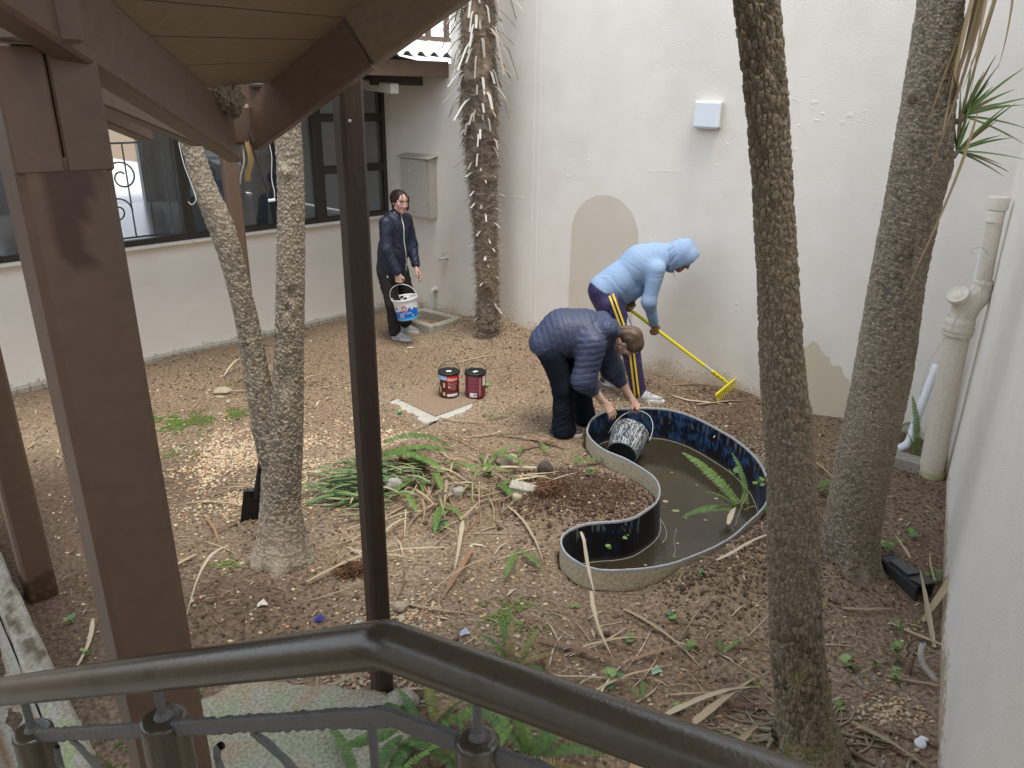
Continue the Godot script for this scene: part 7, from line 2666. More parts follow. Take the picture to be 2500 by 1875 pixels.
func make_ground_things() -> void:
	# rusty cover in its frame
	var t := thing("manhole", "rusty square steel cover in a broken white concrete frame", "manhole", Vector3(-0.645, 0, -6.315))
	var e0 := Vector3(0.70, 0, 0.714).normalized()
	var e1 := Vector3(0.70, 0, -0.714).normalized()
	var bb := Basis(e0, Vector3.UP, e0.cross(Vector3.UP))
	var c := Vector3(-0.645, 0, -6.315)
	var mb := MB.new()
	mb.box(c + Vector3(0, 0.013, 0), Vector3(0.505, 0.018, 0.505), bb, 0.003)
	part(t, "cover", mb.mesh(), M.rust)
	for q in [[0.27, 1.0], [-0.27, 0.55]]:
		pass
	# frame pieces along the two near edges, ragged on the outside
	for sd in 2:
		mb = MB.new()
		var d := e0 if sd == 0 else e1
		var o := -e1 if sd == 0 else e0
		var base := 0
		for i in 31:
			var s := -0.27 + 0.60 * i / 30.0 if sd == 0 else -0.30 + 0.45 * i / 30.0
			var w := 0.09 + 0.035 * n_soil.get_noise_1d(i * 26.0 + sd * 400.0) + (0.03 if sd == 0 and s > 0.15 else 0.0)
			if sd == 1:
				w *= 0.75 - 0.6 * maxf(0.0, s) / 0.2
				w = maxf(w, 0.01)
			var p := c + o * 0.262 + d * s
			mb.vert(p + Vector3(0, -0.03, 0))
			mb.vert(p + Vector3(0, 0.020, 0))
			mb.vert(p + o * w * 0.6 + Vector3(0, 0.022 + 0.006 * n_fine.get_noise_1d(i * 40.0), 0))
			mb.vert(p + o * w + Vector3(0, 0.012, 0))
			mb.vert(p + o * (w + 0.01) + Vector3(0, -0.03, 0))
		for i in 30:
			for k in 4:
				var a := i * 5 + k
				mb.quad(a, a + 5, a + 6, a + 1)
		part(t, "frame", mb.mesh(), mat(Color(0.62, 0.60, 0.53), 0.9, {tex = M.grain, bump = M.fine, relief = 0.8, tri = 5.0}))
	# flat slab by the stair
	mb = MB.new()
	var cs := Vector3(-0.98, 0, -2.45)
	var top := mb.vert(cs + Vector3(0, 0.06, 0))
	var nn := 48
	for rg in [0.35, 0.7, 0.93, 1.0, 1.02]:
		for i in nn:
			var a := TAU * i / nn
			var r := 0.43 + 0.06 * n_soil.get_noise_1d(i * 22.0 + 5.0) + 0.05 * cos(a * 3.0) + 0.10 * cos(a * 2.0 + 0.4)
			if i > nn - 6:
				r = lerpf(r, 0.43 + 0.06 * n_soil.get_noise_1d(5.0) + 0.15, (i - nn + 6) / 6.0)
			var y := 0.06
			if rg > 0.99:
				y = 0.045
			if rg > 1.01:
				y = -0.12
			mb.vert(cs + Vector3(cos(a) * r * rg, y + 0.010 * n_soil.get_noise_2d(cos(a) * r * rg * 300.0, sin(a) * r * rg * 300.0), sin(a) * r * rg))
	for i in nn:
		mb.tri(top, 1 + i, 1 + (i + 1) % nn)
	for q in 4:
		for i in nn:
			var a := 1 + q * nn + i
			var b := 1 + q * nn + (i + 1) % nn
			mb.quad(a, a + nn, b + nn, b)
	for i in mb.v.size():
		var p := mb.v[i]
		var l := n_soil.get_noise_2d(p.x * 350.0, p.z * 350.0)
		mb.c[i] = Color(1, 1, 1).lerp(Color(0.90, 1.0, 0.80), clampf(l * 2.0 + 0.4, 0, 1))
		if l < -0.2:
			mb.c[i] = Color(1.05, 0.85, 0.7)
	single("stone_slab", mb.mesh(true, true), M.slab, "flat lichen covered stone slab below the railing", "stone slab")
	# brick and stones
	mb = MB.new()
	mb.box(Vector3(0.10, 0.05, -4.64), Vector3(0.215, 0.075, 0.10), Basis.from_euler(Vector3(0.05, -0.22, -0.10)), 0.008)
	single("concrete_brick", mb.mesh(), M.concrete, "loose grey concrete brick lying on the soil", "brick")
	var grey := mat(Color(0.42, 0.40, 0.35), 0.9, {tex = M.grain, bump = M.fine, relief = 0.6, tri = 6.0})
	var tanm := mat(Color(0.48, 0.40, 0.29), 0.85, {tex = M.grain, bump = M.fine, relief = 0.4, tri = 6.0})
	var dark := mat(Color(0.10, 0.075, 0.06), 0.9, {tex = M.grain, bump = M.fine, relief = 0.6, tri = 6.0})
	rock("stone", "pale grey stone at the edge of the cut leaf heap", Vector3(-0.80, soil_height(-0.80, -4.66) + 0.05, -4.66), Vector3(0.06, 0.055, 0.05), 1, grey)
	rock("stone", "rounded grey stone among the fern scraps", Vector3(-0.365, soil_height(-0.365, -4.63) + 0.02, -4.63), Vector3(0.055, 0.04, 0.045), 2, grey)
	rock("stone", "angular tan stone among weeds behind the brick", Vector3(-0.02, soil_height(-0.02, -5.10) + 0.03, -5.10), Vector3(0.085, 0.05, 0.05), 3, tanm)
	rock("wood_stump", "dark brown charred stump of wood near the brick", Vector3(0.25, soil_height(0.25, -4.95) + 0.035, -4.95), Vector3(0.06, 0.055, 0.045), 4, dark, "wood")
	rock("stone", "small pale stone touching the grey brick", Vector3(0.045, soil_height(0.045, -4.53) + 0.012, -4.53), Vector3(0.035, 0.025, 0.03), 5, tanm)
	rock("stone", "smooth round pale pebble by the dark post", Vector3(-0.575, soil_height(-0.575, -3.39) + 0.02, -3.39), Vector3(0.038, 0.028, 0.032), 6, tanm)
	rock("stone", "greenish boulder at the foot of the dark post", Vector3(-0.47, soil_height(-0.47, -2.70) + 0.03, -2.70), Vector3(0.075, 0.06, 0.06), 7, M.slab)
	rock("stone", "flat stone on the raked soil by the window wall", Vector3(-2.62, soil_height(-2.62, -6.43) + 0.02, -6.43), Vector3(0.085, 0.035, 0.06), 8, tanm)
	rock("stone", "cracked clod of stone by the forked tree", Vector3(-2.35, soil_height(-2.35, -6.55) + 0.02, -6.55), Vector3(0.07, 0.03, 0.055), 9, tanm)
	for k in 22:
		var x := rng.randf_range(-2.95, -2.15)
		var z := -6.35 + rng.randfn() * 0.16
		rock("rubble_stone", "small brown rubble stone on the soil by the window wall", Vector3(x, soil_height(x, z) + 0.008, z), Vector3(rng.randf_range(0.015, 0.04), rng.randf_range(0.01, 0.022), rng.randf_range(0.015, 0.035)), 20 + k, tanm if k % 2 else M.rust, "stone", "brown rubble by the window wall")
	# broken black fitting by the side wall
	t = thing("broken_fitting", "broken black box shaped plastic fitting under dead leaves by the side wall", "plastic box", Vector3(2.24, 0, -3.70))
	var f0 := Vector3(2.215, 0.055, -3.82)
	var f1 := Vector3(2.295, 0.055, -3.54)
	var ld := (f1 - f0).normalized()
	var sdv := ld.cross(Vector3.UP).normalized()
	var grey_p := mat(Color(0.045, 0.047, 0.05), 0.42, {tex = M.grain, tri = 5.0})
	for q in [[0.0, 0.048, 0.11, 0.007, 0.0], [0.056, 0.0, 0.008, 0.095, 0.12], [-0.056, 0.0, 0.008, 0.095, -0.12], [0.0, -0.047, 0.11, 0.007, 0.0]]:
		mb = MB.new()
		mb.bar(f0 + sdv * q[0] + Vector3(0, q[1], 0), f1 + sdv * q[0] + Vector3(0, q[1], 0), q[2], q[3], (Vector3.UP + sdv * q[4]).normalized(), 0.002)
		part(t, "panel", mb.mesh(), grey_p)
	mb = MB.new()
	mb.bar(f0 + ld * 0.05 + Vector3(0, 0.058, 0), f0 + ld * 0.20 + Vector3(0, 0.062, 0), 0.085, 0.012, Vector3.UP, 0.003)
	part(t, "lid", mb.mesh(), mat(Color(0.07, 0.073, 0.078), 0.35))
	mb = MB.new()
	mb.bar(f1 + ld * -0.08 + Vector3(0, 0.054, 0), f1 + ld * 0.02 + Vector3(0, 0.075, 0), 0.112, 0.006, Vector3.UP, 0.002)
	part(t, "flap", mb.mesh(), grey_p)
	mb = MB.new()
	mb.box(f0 - ld * 0.02 + Vector3(0, 0.0, 0), Vector3(0.11, 0.095, 0.025), Basis(sdv, Vector3.UP, -ld), 0.004)
	part(t, "end_plate", mb.mesh(), M.black_plastic)
	# cut pipe ends
	t = thing("pipe_stub", "bent white pipe end sticking out of the soil with a wire", "pipe", Vector3(2.0, 0, -2.98))
	mb = MB.new()
	mb.tube(dense([Vector3(2.06, -0.01, -2.93), Vector3(2.01, 0.05, -2.97), Vector3(1.995, 0.10, -2.99), Vector3(2.0, 0.16, -3.0)], 5), [0.014], 12, false)
	part(t, "pipe", mb.mesh(true), M.white_dull)
	mb = MB.new()
	mb.tube(dense([Vector3(2.0, 0.15, -3.0), Vector3(1.98, 0.175, -3.0), Vector3(1.95, 0.17, -3.0), Vector3(1.93, 0.13, -3.0), Vector3(1.94, 0.10, -2.99)], 5), [0.0028], 6)
	part(t, "wire", mb.mesh(true), M.wire_dark)
	mb = MB.new()
	mb.tube([Vector3(1.95, -0.02, -2.98), Vector3(1.952, 0.09, -2.985)], [0.016], 10)
	single("pipe_stub", mb.mesh(true), M.rust, "short rusty pipe end beside the bent white pipe end", "pipe")
	# litter
	mb = MB.new()
	mb.lathe([Vector2(0.0, 0.010), Vector2(0.018, 0.012), Vector2(0.024, 0.006), Vector2(0.025, 0.0)], 12, Transform3D(Basis.from_euler(Vector3(0.4, 0, 0.2)), Vector3(1.785, soil_height(1.785, -2.53) + 0.01, -2.53)))
	mb.lathe([Vector2(0.0, 0.010), Vector2(0.014, 0.012), Vector2(0.020, 0.006), Vector2(0.021, 0.0)], 12, Transform3D(Basis.from_euler(Vector3(-0.5, 0, -0.3)), Vector3(1.81, soil_height(1.81, -2.52) + 0.012, -2.55)))
	single("plastic_cap", mb.mesh(true), M.white, "crushed white plastic cap on the soil by the dark barked tree", "litter")
	var scraps := [[-0.78, -3.25, Color(0.50, 0.62, 0.58), "pale blue green paper scrap in the gravel"], [-0.98, -3.27, Color(0.03, 0.04, 0.30), "tiny dark blue plastic scrap on the dug soil"], [0.70, -2.42, Color(0.60, 0.04, 0.03), "torn red wrapper scrap among dead leaves"], [-0.22, -3.20, Color(0.45, 0.50, 0.62), "crumpled silver foil scrap by the fern"], [0.30, -3.12, Color(0.50, 0.46, 0.55), "grey purple wrapper strip near the fern"], [-1.28, -3.30, Color(0.66, 0.62, 0.54), "white crumpled paper on the dug soil heap"], [0.72, -2.95, Color(0.35, 0.55, 0.40), "flat green plastic scrap among dead leaves"]]
	for q in scraps:
		mb = MB.new()
		var y: float = soil_height(q[0], q[1]) + 0.008
		for k in 3:
			mb.blade([Vector3(q[0] - 0.025, y, q[1] + 0.008 * k), Vector3(q[0], y + 0.014, q[1] + 0.006 * k - 0.004), Vector3(q[0] + 0.024, y + 0.003, q[1] + 0.004)], [0.006, 0.014, 0.005], Vector3(0.2 * k, 1, 0.3), 0.5)
		single("litter_scrap", mb.mesh(), mat(q[2], 0.4), q[3], "litter")
	# wire tangle
	mb = MB.new()
	var pv := []
	for i in 60:
		var a := i * 0.62
		pv.append(Vector3(1.715 + cos(a) * (0.05 + 0.006 * sin(a * 0.37)), soil_height(1.715, -2.90) + 0.015 + 0.012 * sin(a * 1.3), -2.90 + sin(a) * 0.045))
	mb.tube(pv, [0.0009], 4, false)
	single("wire_tangle", mb.mesh(true), M.wire, "small tangle of thin pale wire on the soil", "wire")

# ---------------------------------------------------------------- people
func join(a: MB, b: MB) -> void:
	var base := a.v.size()
	a.v.append_array(b.v)
	a.c.append_array(b.c)
	a.uv.append_array(b.uv)
	for i in b.ix:
		a.ix.append(base + i)

func soften(mb: MB, amount: Callable) -> void:
	# move each vertex along its normal
	var nn := PackedVector3Array()
	nn.resize(mb.v.size())
	for k in range(0, mb.ix.size(), 3):
		var a := mb.ix[k]
		var b := mb.ix[k + 1]
		var d := mb.ix[k + 2]
		var f := (mb.v[d] - mb.v[a]).cross(mb.v[b] - mb.v[a])
		nn[a] += f
		nn[b] += f
		nn[d] += f
	for i in mb.v.size():
		var n := nn[i].normalized()
		mb.v[i] += n * float(amount.call(i, mb.v[i], n))

# fingers curl towards -n; s is the thumb's side
func hand(s: Sdf, w: Vector3, d: Vector3, n: Vector3, side: Vector3, curl: Array, col: Color, spread := 0.0) -> void:
	d = d.normalized()
	n = (n - d * n.dot(d)).normalized()
	side = (side - d * side.dot(d) - n * side.dot(n)).normalized()
	var off := [0.027, 0.009, -0.009, -0.026]
	var len3 := [[0.042, 0.026, 0.019], [0.046, 0.030, 0.020], [0.042, 0.027, 0.019], [0.033, 0.021, 0.016]]
	var base := [0.084, 0.088, 0.083, 0.075]
	for k in 4:
		var kn: Vector3 = w + d * base[k] + side * off[k] + n * 0.004
		s.cap(w + side * off[k] * 0.55, kn, 0.0165, 0.0115, col, 0.014, n, 0.8)
		var dir: Vector3 = (d + side * off[k] * spread * 10.0).normalized()
		var p := kn
		var a := 0.0
		for j in 3:
			a += curl[mini(j, curl.size() - 1)] * (1.0 + 0.06 * k)
			var e: Vector3 = p + (dir * cos(a) - n * sin(a)) * len3[k][j]
			s.cap(p, e, 0.0095 - 0.0008 * j, 0.0088 - 0.0009 * j, col, 0.005)
			p = e
	var tb := w + d * 0.022 + side * 0.022 - n * 0.006
	var t1 := tb + (d * 0.72 + side * 0.62 - n * 0.30).normalized() * 0.042
	var cc: float = curl[0]
	var t2 := t1 + (d * 0.85 + side * (0.35 - 0.5 * cc) - n * (0.15 + 0.5 * cc)).normalized() * 0.032
	var t3 := t2 + (d * 0.85 + side * (0.1 - 0.6 * cc) - n * (0.15 + 0.6 * cc)).normalized() * 0.025
	s.chain([tb, t1, t2, t3], [0.016, 0.0125, 0.0105, 0.008], col, 0.009)

# head in its own grid; f looks ahead, u is the crown
func head(c: Vector3, f: Vector3, u: Vector3, col: Color, lip: Color, brow: Color) -> MB:
	f = f.normalized()
	u = (u - f * u.dot(f)).normalized()
	var r := f.cross(u)
	var at := func(x: float, y: float, z: float) -> Vector3: return c + r * x + u * y + f * z
	var s := Sdf.new()
	s.cap(at.call(0, 0.030, -0.022), at.call(0, 0.030, 0.012), 0.083, 0.078, col, 0.03, r, 0.9)
	s.cap(at.call(0, 0.02, 0.030), at.call(0, -0.055, 0.036), 0.060, 0.046, col, 0.03, r, 0.95)
	s.cap(at.call(0, -0.085, 0.060), at.call(0, -0.070, 0.050), 0.022, 0.036, col, 0.025)
	for sg in [-1.0, 1.0]:
		s.cap(at.call(0.046 * sg, -0.058, 0.012), at.call(0.012 * sg, -0.088, 0.058), 0.022, 0.018, col, 0.025)
		s.cap(at.call(0.040 * sg, -0.018, 0.058), at.call(0.036 * sg, -0.03, 0.062), 0.026, 0.022, col, 0.02)
		s.cap(at.call(0.072 * sg, 0.008, -0.008), at.call(0.072 * sg, -0.022, -0.002), 0.019, 0.013, col, 0.006, r, 0.5)
		s.cap(at.call(0.018 * sg, 0.026, 0.086), at.call(0.046 * sg, 0.024, 0.072), 0.0055, 0.0038, brow, 0.006)
		s.cap(at.call(0.011 * sg, -0.034, 0.092), at.call(0.009 * sg, -0.034, 0.092), 0.008, 0.008, col, 0.006)
	s.cap(at.call(0, 0.014, 0.086), at.call(0, -0.028, 0.104), 0.0085, 0.0115, col, 0.012)
	s.cap(at.call(-0.017, -0.057, 0.084), at.call(0.017, -0.057, 0.084), 0.0055, 0.0055, lip, 0.006)
	s.cap(at.call(-0.013, -0.066, 0.084), at.call(0.013, -0.066, 0.084), 0.006, 0.006, lip, 0.006)
	for sg in [-1.0, 1.0]:
		s.carve(at.call(0.030 * sg, 0.008, 0.088), at.call(0.034 * sg, 0.008, 0.087), 0.010, 0.010)
	var mb := s.build(0.0045)
	s.paint(mb)
	return mb

func eyes(parent: Node3D, c: Vector3, f: Vector3, u: Vector3) -> void:
	f = f.normalized()
	u = (u - f * u.dot(f)).normalized()
	var r := f.cross(u)
	for sg in [-1.0, 1.0]:
		var mb := MB.new()
		var p: Vector3 = c + r * 0.031 * sg + u * 0.007 + f * 0.0725
		mb.lathe([Vector2(0.0, 0.0115), Vector2(0.0035, 0.011)], 10, Transform3D(Basis(r, f, r.cross(f)), p))
		for i in mb.v.size():
			mb.c[i] = Color(0.02, 0.013, 0.009)
		mb.col = Color(0.55, 0.5, 0.46)
		mb.lathe([Vector2(0.0035, 0.011), Vector2(0.008, 0.008), Vector2(0.0112, 0.002), Vector2(0.0112, -0.003)], 12, Transform3D(Basis(r, f, r.cross(f)), p))
		part(parent, "eye", mb.mesh(true, true), M.paint)

# a band that lies on a clothing surface; pts are outside it, dir leads inward
func band(s: Sdf, pts: Array, dir: Vector3, half: float, lift: float) -> MB:
	var mb := MB.new()
	var on := []
	for p in pts:
		on.append(s.touch(p, dir))
	var n := on.size()
	for i in n:
		var t: Vector3 = (on[mini(i + 1, n - 1)] - on[maxi(i - 1, 0)]).normalized()
		var side := t.cross(dir).normalized()
		for k in 3:
			var q: Vector3 = on[i] + side * half * (k - 1)
			q = s.touch(q - dir * 0.04, dir) - dir * lift
			mb.vert(q)
	for i in n - 1:
		for k in 2:
			var a := i * 3 + k
			mb.quad(a, a + 1, a + 4, a + 3)
	return mb

func shoe(parent: Node3D, heel: Vector3, toe: Vector3, upper: Color, sole: Color, tilt := 0.0, lace := Color(0, 0, 0, 0)) -> void:
	var d := toe - heel
	var fl := Vector3(d.x, 0, d.z).normalized()
	var side := fl.cross(Vector3.UP)
	var l := d.length()
	var up := Vector3.UP
	var s := Sdf.new()
	var at := func(x: float, y: float) -> Vector3: return heel + d * x + up * y
	s.cap(at.call(0.06, 0.040), at.call(0.40, 0.040), 0.036, 0.040, upper, 0.03, side, 0.85)
	s.cap(at.call(0.40, 0.036), at.call(0.86, 0.026), 0.042, 0.030, upper, 0.03, side, 1.0)
	s.cap(at.call(0.05, 0.05), at.call(0.14, 0.095), 0.034, 0.037, upper, 0.02, side, 0.85)
	s.cap(at.call(0.20, 0.088), at.call(0.50, 0.052), 0.030, 0.028, upper, 0.03, side, 0.95)
	var mb := s.build(0.007)
	s.paint(mb)
	for i in mb.v.size():
		var k := (mb.v[i] - heel - d * (mb.v[i] - heel).dot(d) / d.length_squared()).dot(up)
		if k < 0.0:
			mb.v[i] += up * (-k)
		var al := (mb.v[i] - heel).dot(d) / d.length_squared()
		if n_fine.get_noise_3d(mb.v[i].x * 600.0, mb.v[i].y * 600.0, mb.v[i].z * 600.0) > 0.2:
			mb.c[i] = mb.c[i] * 0.75
		if al < 0.10 and k > 0.03:
			mb.c[i] = Color(0.05, 0.05, 0.055)
		if al > 0.80 and n_soil.get_noise_3d(mb.v[i].x * 900.0, mb.v[i].y * 900.0, mb.v[i].z * 900.0) > -0.1:
			mb.c[i] = mb.c[i].lerp(Color(0.22, 0.17, 0.12), 0.45)
	var sh := part(parent, "shoe", mb.mesh(true, true), M.shoe)
	# sole: a flat outline with thickness
	mb = MB.new()
	mb.col = sole
	var out := []
	for i in 28:
		var a := TAU * i / 28.0
		var x := 0.5 + 0.51 * cos(a)
		var w := 0.041 * pow(absf(sin(a)), 0.7) * signf(sin(a)) * (0.86 + 0.25 * smoothstep(0.35, 0.7, x))
		out.append(heel + d * x + side * w)
	for lv in [-0.004, 0.0, 0.022, 0.026]:
		for p in out:
			mb.vert(p + up * lv + (heel + d * 0.5 - p) * (0.05 if lv == -0.004 or lv == 0.026 else 0.0))
	for j in 3:
		for i in 28:
			var a := j * 28 + i
			var b := j * 28 + (i + 1) % 28
			mb.quad(a, a + 28, b + 28, b)
	for lv in [0, 3]:
		var m := mb.vert(heel + d * 0.5 + up * (-0.004 if lv == 0 else 0.026))
		for i in 28:
			mb.tri(m, lv * 28 + i, lv * 28 + (i + 1) % 28)
	part(sh, "sole", mb.mesh(false, true), M.shoe)
	if lace.a > 0.0:
		mb = MB.new()
		mb.col = lace
		for k in 5:
			var p: Vector3 = at.call(0.38 + 0.065 * k, 0.104 - 0.010 * k)
			mb.tube([p - side * 0.022 - up * 0.006, p + up * 0.004, p + side * 0.022 - up * 0.006], [0.0045], 5)
		part(sh, "laces", mb.mesh(true, true), M.shoe)

# cloth from bones: built fine, creased by noise
func garment(s: Sdf, cell: float, crease: float, sd: float, freq := 300.0) -> MB:
	var mb := s.build(cell)
	var which: PackedInt32Array = s.paint(mb)[0]
	# folds run round the limbs and slant a little; they come and go in patches
	soften(mb, func(i: int, p: Vector3, _n: Vector3) -> float:
		var q: Array = s.pr[which[i]]
		var ax: Vector3 = q[1] - q[0]
		ax = ax.normalized() if ax.length() > 0.01 else Vector3.UP
		var run := (p - q[0] as Vector3).dot(ax)
		var o: Vector3 = p - ax * p.dot(ax)
		var slant := o.x * 0.6 - o.z * 0.4 + o.y * 0.5
		var w := n_soil.get_noise_3d(o.x * 500.0 + sd, o.y * 500.0, o.z * 500.0 + run * 300.0)
		var ridge := n_soil.get_noise_2d((run + slant) * freq * 6.0 + w * 60.0 + sd * 7.0, slant * freq * 0.7 + which[i] * 31.0)
		var mask := clampf(n_soil.get_noise_3d(p.x * 420.0 + sd, p.y * 420.0, p.z * 420.0) * 1.6 + 0.55, 0.1, 1.0)
		return crease * mask * (0.55 - 2.2 * absf(ridge)))
	return mb

func make_standing_person() -> void:
	var skin := Color(0.53, 0.335, 0.26)
	var navy := Color(0.016, 0.021, 0.040)
	var grey := Color(0.040, 0.036, 0.036)
	var t := thing("person", "person in a dark hooded jacket standing by the corner with a bucket", "person", Vector3(-1.27, 0, -8.13))
	var f := Vector3(0.88, 0, 0.47).normalized()
	var r := f.cross(Vector3.UP)
	var sh_r := Vector3(-1.335, 1.300, -7.995)
	var el_r := Vector3(-1.330, 1.035, -7.93)
	var wr_r := Vector3(-1.215, 0.790, -7.90)
	var sh_l := Vector3(-1.165, 1.300, -8.265)
	var el_l := Vector3(-1.110, 1.03, -8.27)
	var wr_l := Vector3(-1.055, 0.815, -8.16)
	var hip_r := Vector3(-1.365, 0.790, -8.055)
	var kn_r := Vector3(-1.300, 0.435, -8.02)
	var an_r := Vector3(-1.305, 0.085, -8.10)
	var hip_l := Vector3(-1.245, 0.790, -8.20)
	var kn_l := Vector3(-1.175, 0.445, -8.27)
	var an_l := Vector3(-1.225, 0.09, -8.40)
	var neck := Vector3(-1.235, 1.375, -8.12)
	var hc := Vector3(-1.198, 1.505, -8.10)
	var fd := Vector3(0.66, -0.10, 0.74)
	var b := Sdf.new()
	b.chain([Vector3(-1.29, 0.82, -8.13), Vector3(-1.275, 1.10, -8.13), Vector3(-1.25, 1.30, -8.13), neck], [0.10, 0.095, 0.08, 0.048], skin)
	b.cap(neck - Vector3(0, 0.03, 0), hc + Vector3(-0.005, -0.03, -0.02), 0.047, 0.046, skin, 0.02)
	b.chain([sh_r, el_r, wr_r], [0.040, 0.034, 0.024], skin)
	b.chain([sh_l, el_l, wr_l], [0.040, 0.034, 0.024], skin)
	b.chain([hip_r, kn_r, an_r], [0.07, 0.048, 0.036], skin)
	b.chain([hip_l, kn_l, an_l], [0.07, 0.048, 0.036], skin)
	var body := b.build(0.013)
	b.paint(body)
	join(body, head(hc, fd, Vector3(0.02, 1, -0.05), skin, Color(0.52, 0.27, 0.22), Color(0.14, 0.085, 0.065)))
	var hs := Sdf.new()
	hs.cap(wr_r + (el_r - wr_r) * 0.2, wr_r, 0.026, 0.023, skin, 0.02)
	hand(hs, wr_r, Vector3(0.06, -1, -0.02), Vector3(-0.15, 0, 1), Vector3(1, 0, 0.2), [1.1, 1.35, 0.9], skin)
	var hm := hs.build(0.0045)
	hs.paint(hm)
	join(body, hm)
	hs = Sdf.new()
	hs.cap(wr_l + (el_l - wr_l) * 0.2, wr_l, 0.026, 0.023, skin, 0.02)
	hand(hs, wr_l, Vector3(0.42, -0.88, 0.15), Vector3(0.75, 0.45, -0.2), Vector3(0.15, -0.1, 1), [0.25, 0.35, 0.3], skin, 0.3)
	hm = hs.build(0.0045)
	hs.paint(hm)
	join(body, hm)
	part(t, "body", body.mesh(true, true), M.skin)
	eyes(t, hc, fd, Vector3(0.02, 1, -0.05))
	# hair, tied back
	var hair := Color(0.022, 0.014, 0.011)
	var s := Sdf.new()
	var fr := (fd - Vector3.UP * fd.y).normalized()
	var rr := fr.cross(Vector3.UP)
	s.cap(hc + Vector3(0, 0.036, 0) - fr * 0.030, hc + Vector3(0, 0.040, 0) + fr * 0.012, 0.090, 0.082, hair, 0.02, rr, 0.93)
	s.cap(hc + rr * 0.070 + Vector3(0, 0.03, 0) + fr * 0.02, hc + rr * 0.074 + Vector3(0, -0.01, 0) - fr * 0.03, 0.014, 0.012, hair, 0.02)
	s.cap(hc - rr * 0.066 + Vector3(0, 0.04, 0) + fr * 0.045, hc - rr * 0.074 + Vector3(0, -0.075, 0) + fr * 0.03, 0.022, 0.018, hair, 0.02)
	s.cap(hc - fr * 0.09 + Vector3(0, -0.02, 0), hc - fr * 0.10 + Vector3(0, -0.06, 0), 0.035, 0.03, hair, 0.03)
	s.carve(hc + fr * 0.118 + Vector3(0, -0.03, 0), hc + fr * 0.118 + Vector3(0, 0.040, 0), 0.078, 0.070)
	var mb := s.build(0.006)
	s.paint(mb)
	soften(mb, func(_i: int, p: Vector3, _n: Vector3) -> float: return 0.003 * n_fine.get_noise_3d(p.x * 900.0, p.y * 120.0, p.z * 900.0))
	var hp := part(t, "hair", mb.mesh(true, true), M.hair)
	mb = MB.new()
	mb.col = hair
	for sg in [1.0, -1.0]:
		var q := []
		for i in 8:
			var k := i / 7.0
			q.append(hc + fr * (0.075 + 0.022 * sin(k * 3.0)) + rr * sg * (0.018 + 0.034 * k) + Vector3(0, 0.085 - 0.10 * k, 0))
		mb.tube(q, [0.005, 0.005, 0.004, 0.002], 5)
	part(hp, "loose_strand", mb.mesh(true, true), M.hair)
	# jacket
	s = Sdf.new()
	s.cap(Vector3(-1.315, 0.80, -8.13), Vector3(-1.295, 0.98, -8.13), 0.172, 0.156, navy, 0.05, f, 0.94)
	s.cap(Vector3(-1.295, 0.98, -8.13), Vector3(-1.265, 1.22, -8.13), 0.156, 0.154, navy, 0.05, f, 0.92)
	s.cap(sh_r + Vector3(0.02, -0.02, -0.03), sh_l + Vector3(-0.02, -0.02, 0.03), 0.075, 0.075, navy, 0.06)
	s.cap(Vector3(-1.25, 1.30, -8.13), neck + Vector3(0, 0.0, 0), 0.085, 0.068, navy, 0.04)
	s.chain([sh_r, el_r, el_r.lerp(wr_r, 0.90)], [0.072, 0.062, 0.047], navy, 0.035)
	s.chain([sh_l, el_l, el_l.lerp(wr_l, 0.90)], [0.072, 0.062, 0.047], navy, 0.035)
	s.cap(neck - f * 0.075 + r * 0.05 + Vector3(0, -0.015, 0), neck - f * 0.075 - r * 0.05 + Vector3(0, -0.015, 0), 0.042, 0.042, navy, 0.04)
	s.cap(neck - f * 0.03 + r * 0.065, neck + f * 0.045 + r * 0.045 - Vector3(0, 0.02, 0), 0.026, 0.018, navy, 0.03)
	s.carve(Vector3(-1.33, 0.32, -8.13), Vector3(-1.33, 0.321, -8.13), 0.40, 0.40)
	mb = garment(s, 0.0095, 0.0085, 4.0, 300.0)
	var jk := part(t, "jacket", mb.mesh(true, true), M.nylon)
	# white zip down the front
	var zp := []
	for i in 40:
		var k := i / 39.0
		var yy := 1.385 - 0.60 * k
		zp.append(Vector3(-1.27 + 0.02 * k, yy, -8.13) + f * 0.3 + r * (0.02 * sin(k * 5.0) + 0.012))
	part(jk, "zip", band(s, zp, -f, 0.006, 0.006).mesh(true), M.white)
	mb = MB.new()
	mb.box(neck + f * 0.005 + r * 0.052 + Vector3(0, 0.018, 0), Vector3(0.03, 0.035, 0.04), Basis(Vector3.UP, 0.6), 0.012)
	part(jk, "collar_lining", mb.mesh(), mat(Color(0.55, 0.62, 0.66), 0.8))
	mb = MB.new()
	mb.box(Vector3(-1.335, 0.745, -7.955), Vector3(0.014, 0.022, 0.005), Basis(Vector3.BACK, 0.4))
	part(jk, "hem_tag", mb.mesh(), M.white)
	# trousers
	s = Sdf.new()
	s.cap(Vector3(-1.32, 0.84, -8.13), Vector3(-1.325, 0.76, -8.13), 0.142, 0.140, grey, 0.04, f, 0.95)
	s.chain([hip_r - Vector3(0, 0.02, 0), kn_r, an_r + Vector3(0, 0.02, 0)], [0.098, 0.078, 0.066], grey, 0.035)
	s.chain([hip_l - Vector3(0, 0.02, 0), kn_l, an_l + Vector3(0, 0.02, 0)], [0.098, 0.078, 0.066], grey, 0.035)
	s.carve(an_r - Vector3(0, 0.13, 0), an_r - Vector3(0, 0.12, 0), 0.09, 0.09)
	s.carve(an_l - Vector3(0, 0.13, 0), an_l - Vector3(0, 0.12, 0), 0.09, 0.09)
	mb = garment(s, 0.0105, 0.012, 9.0, 330.0)
	part(t, "trousers", mb.mesh(true, true), M.cloth)
	var y0 := soil_height(-1.25, -8.08)
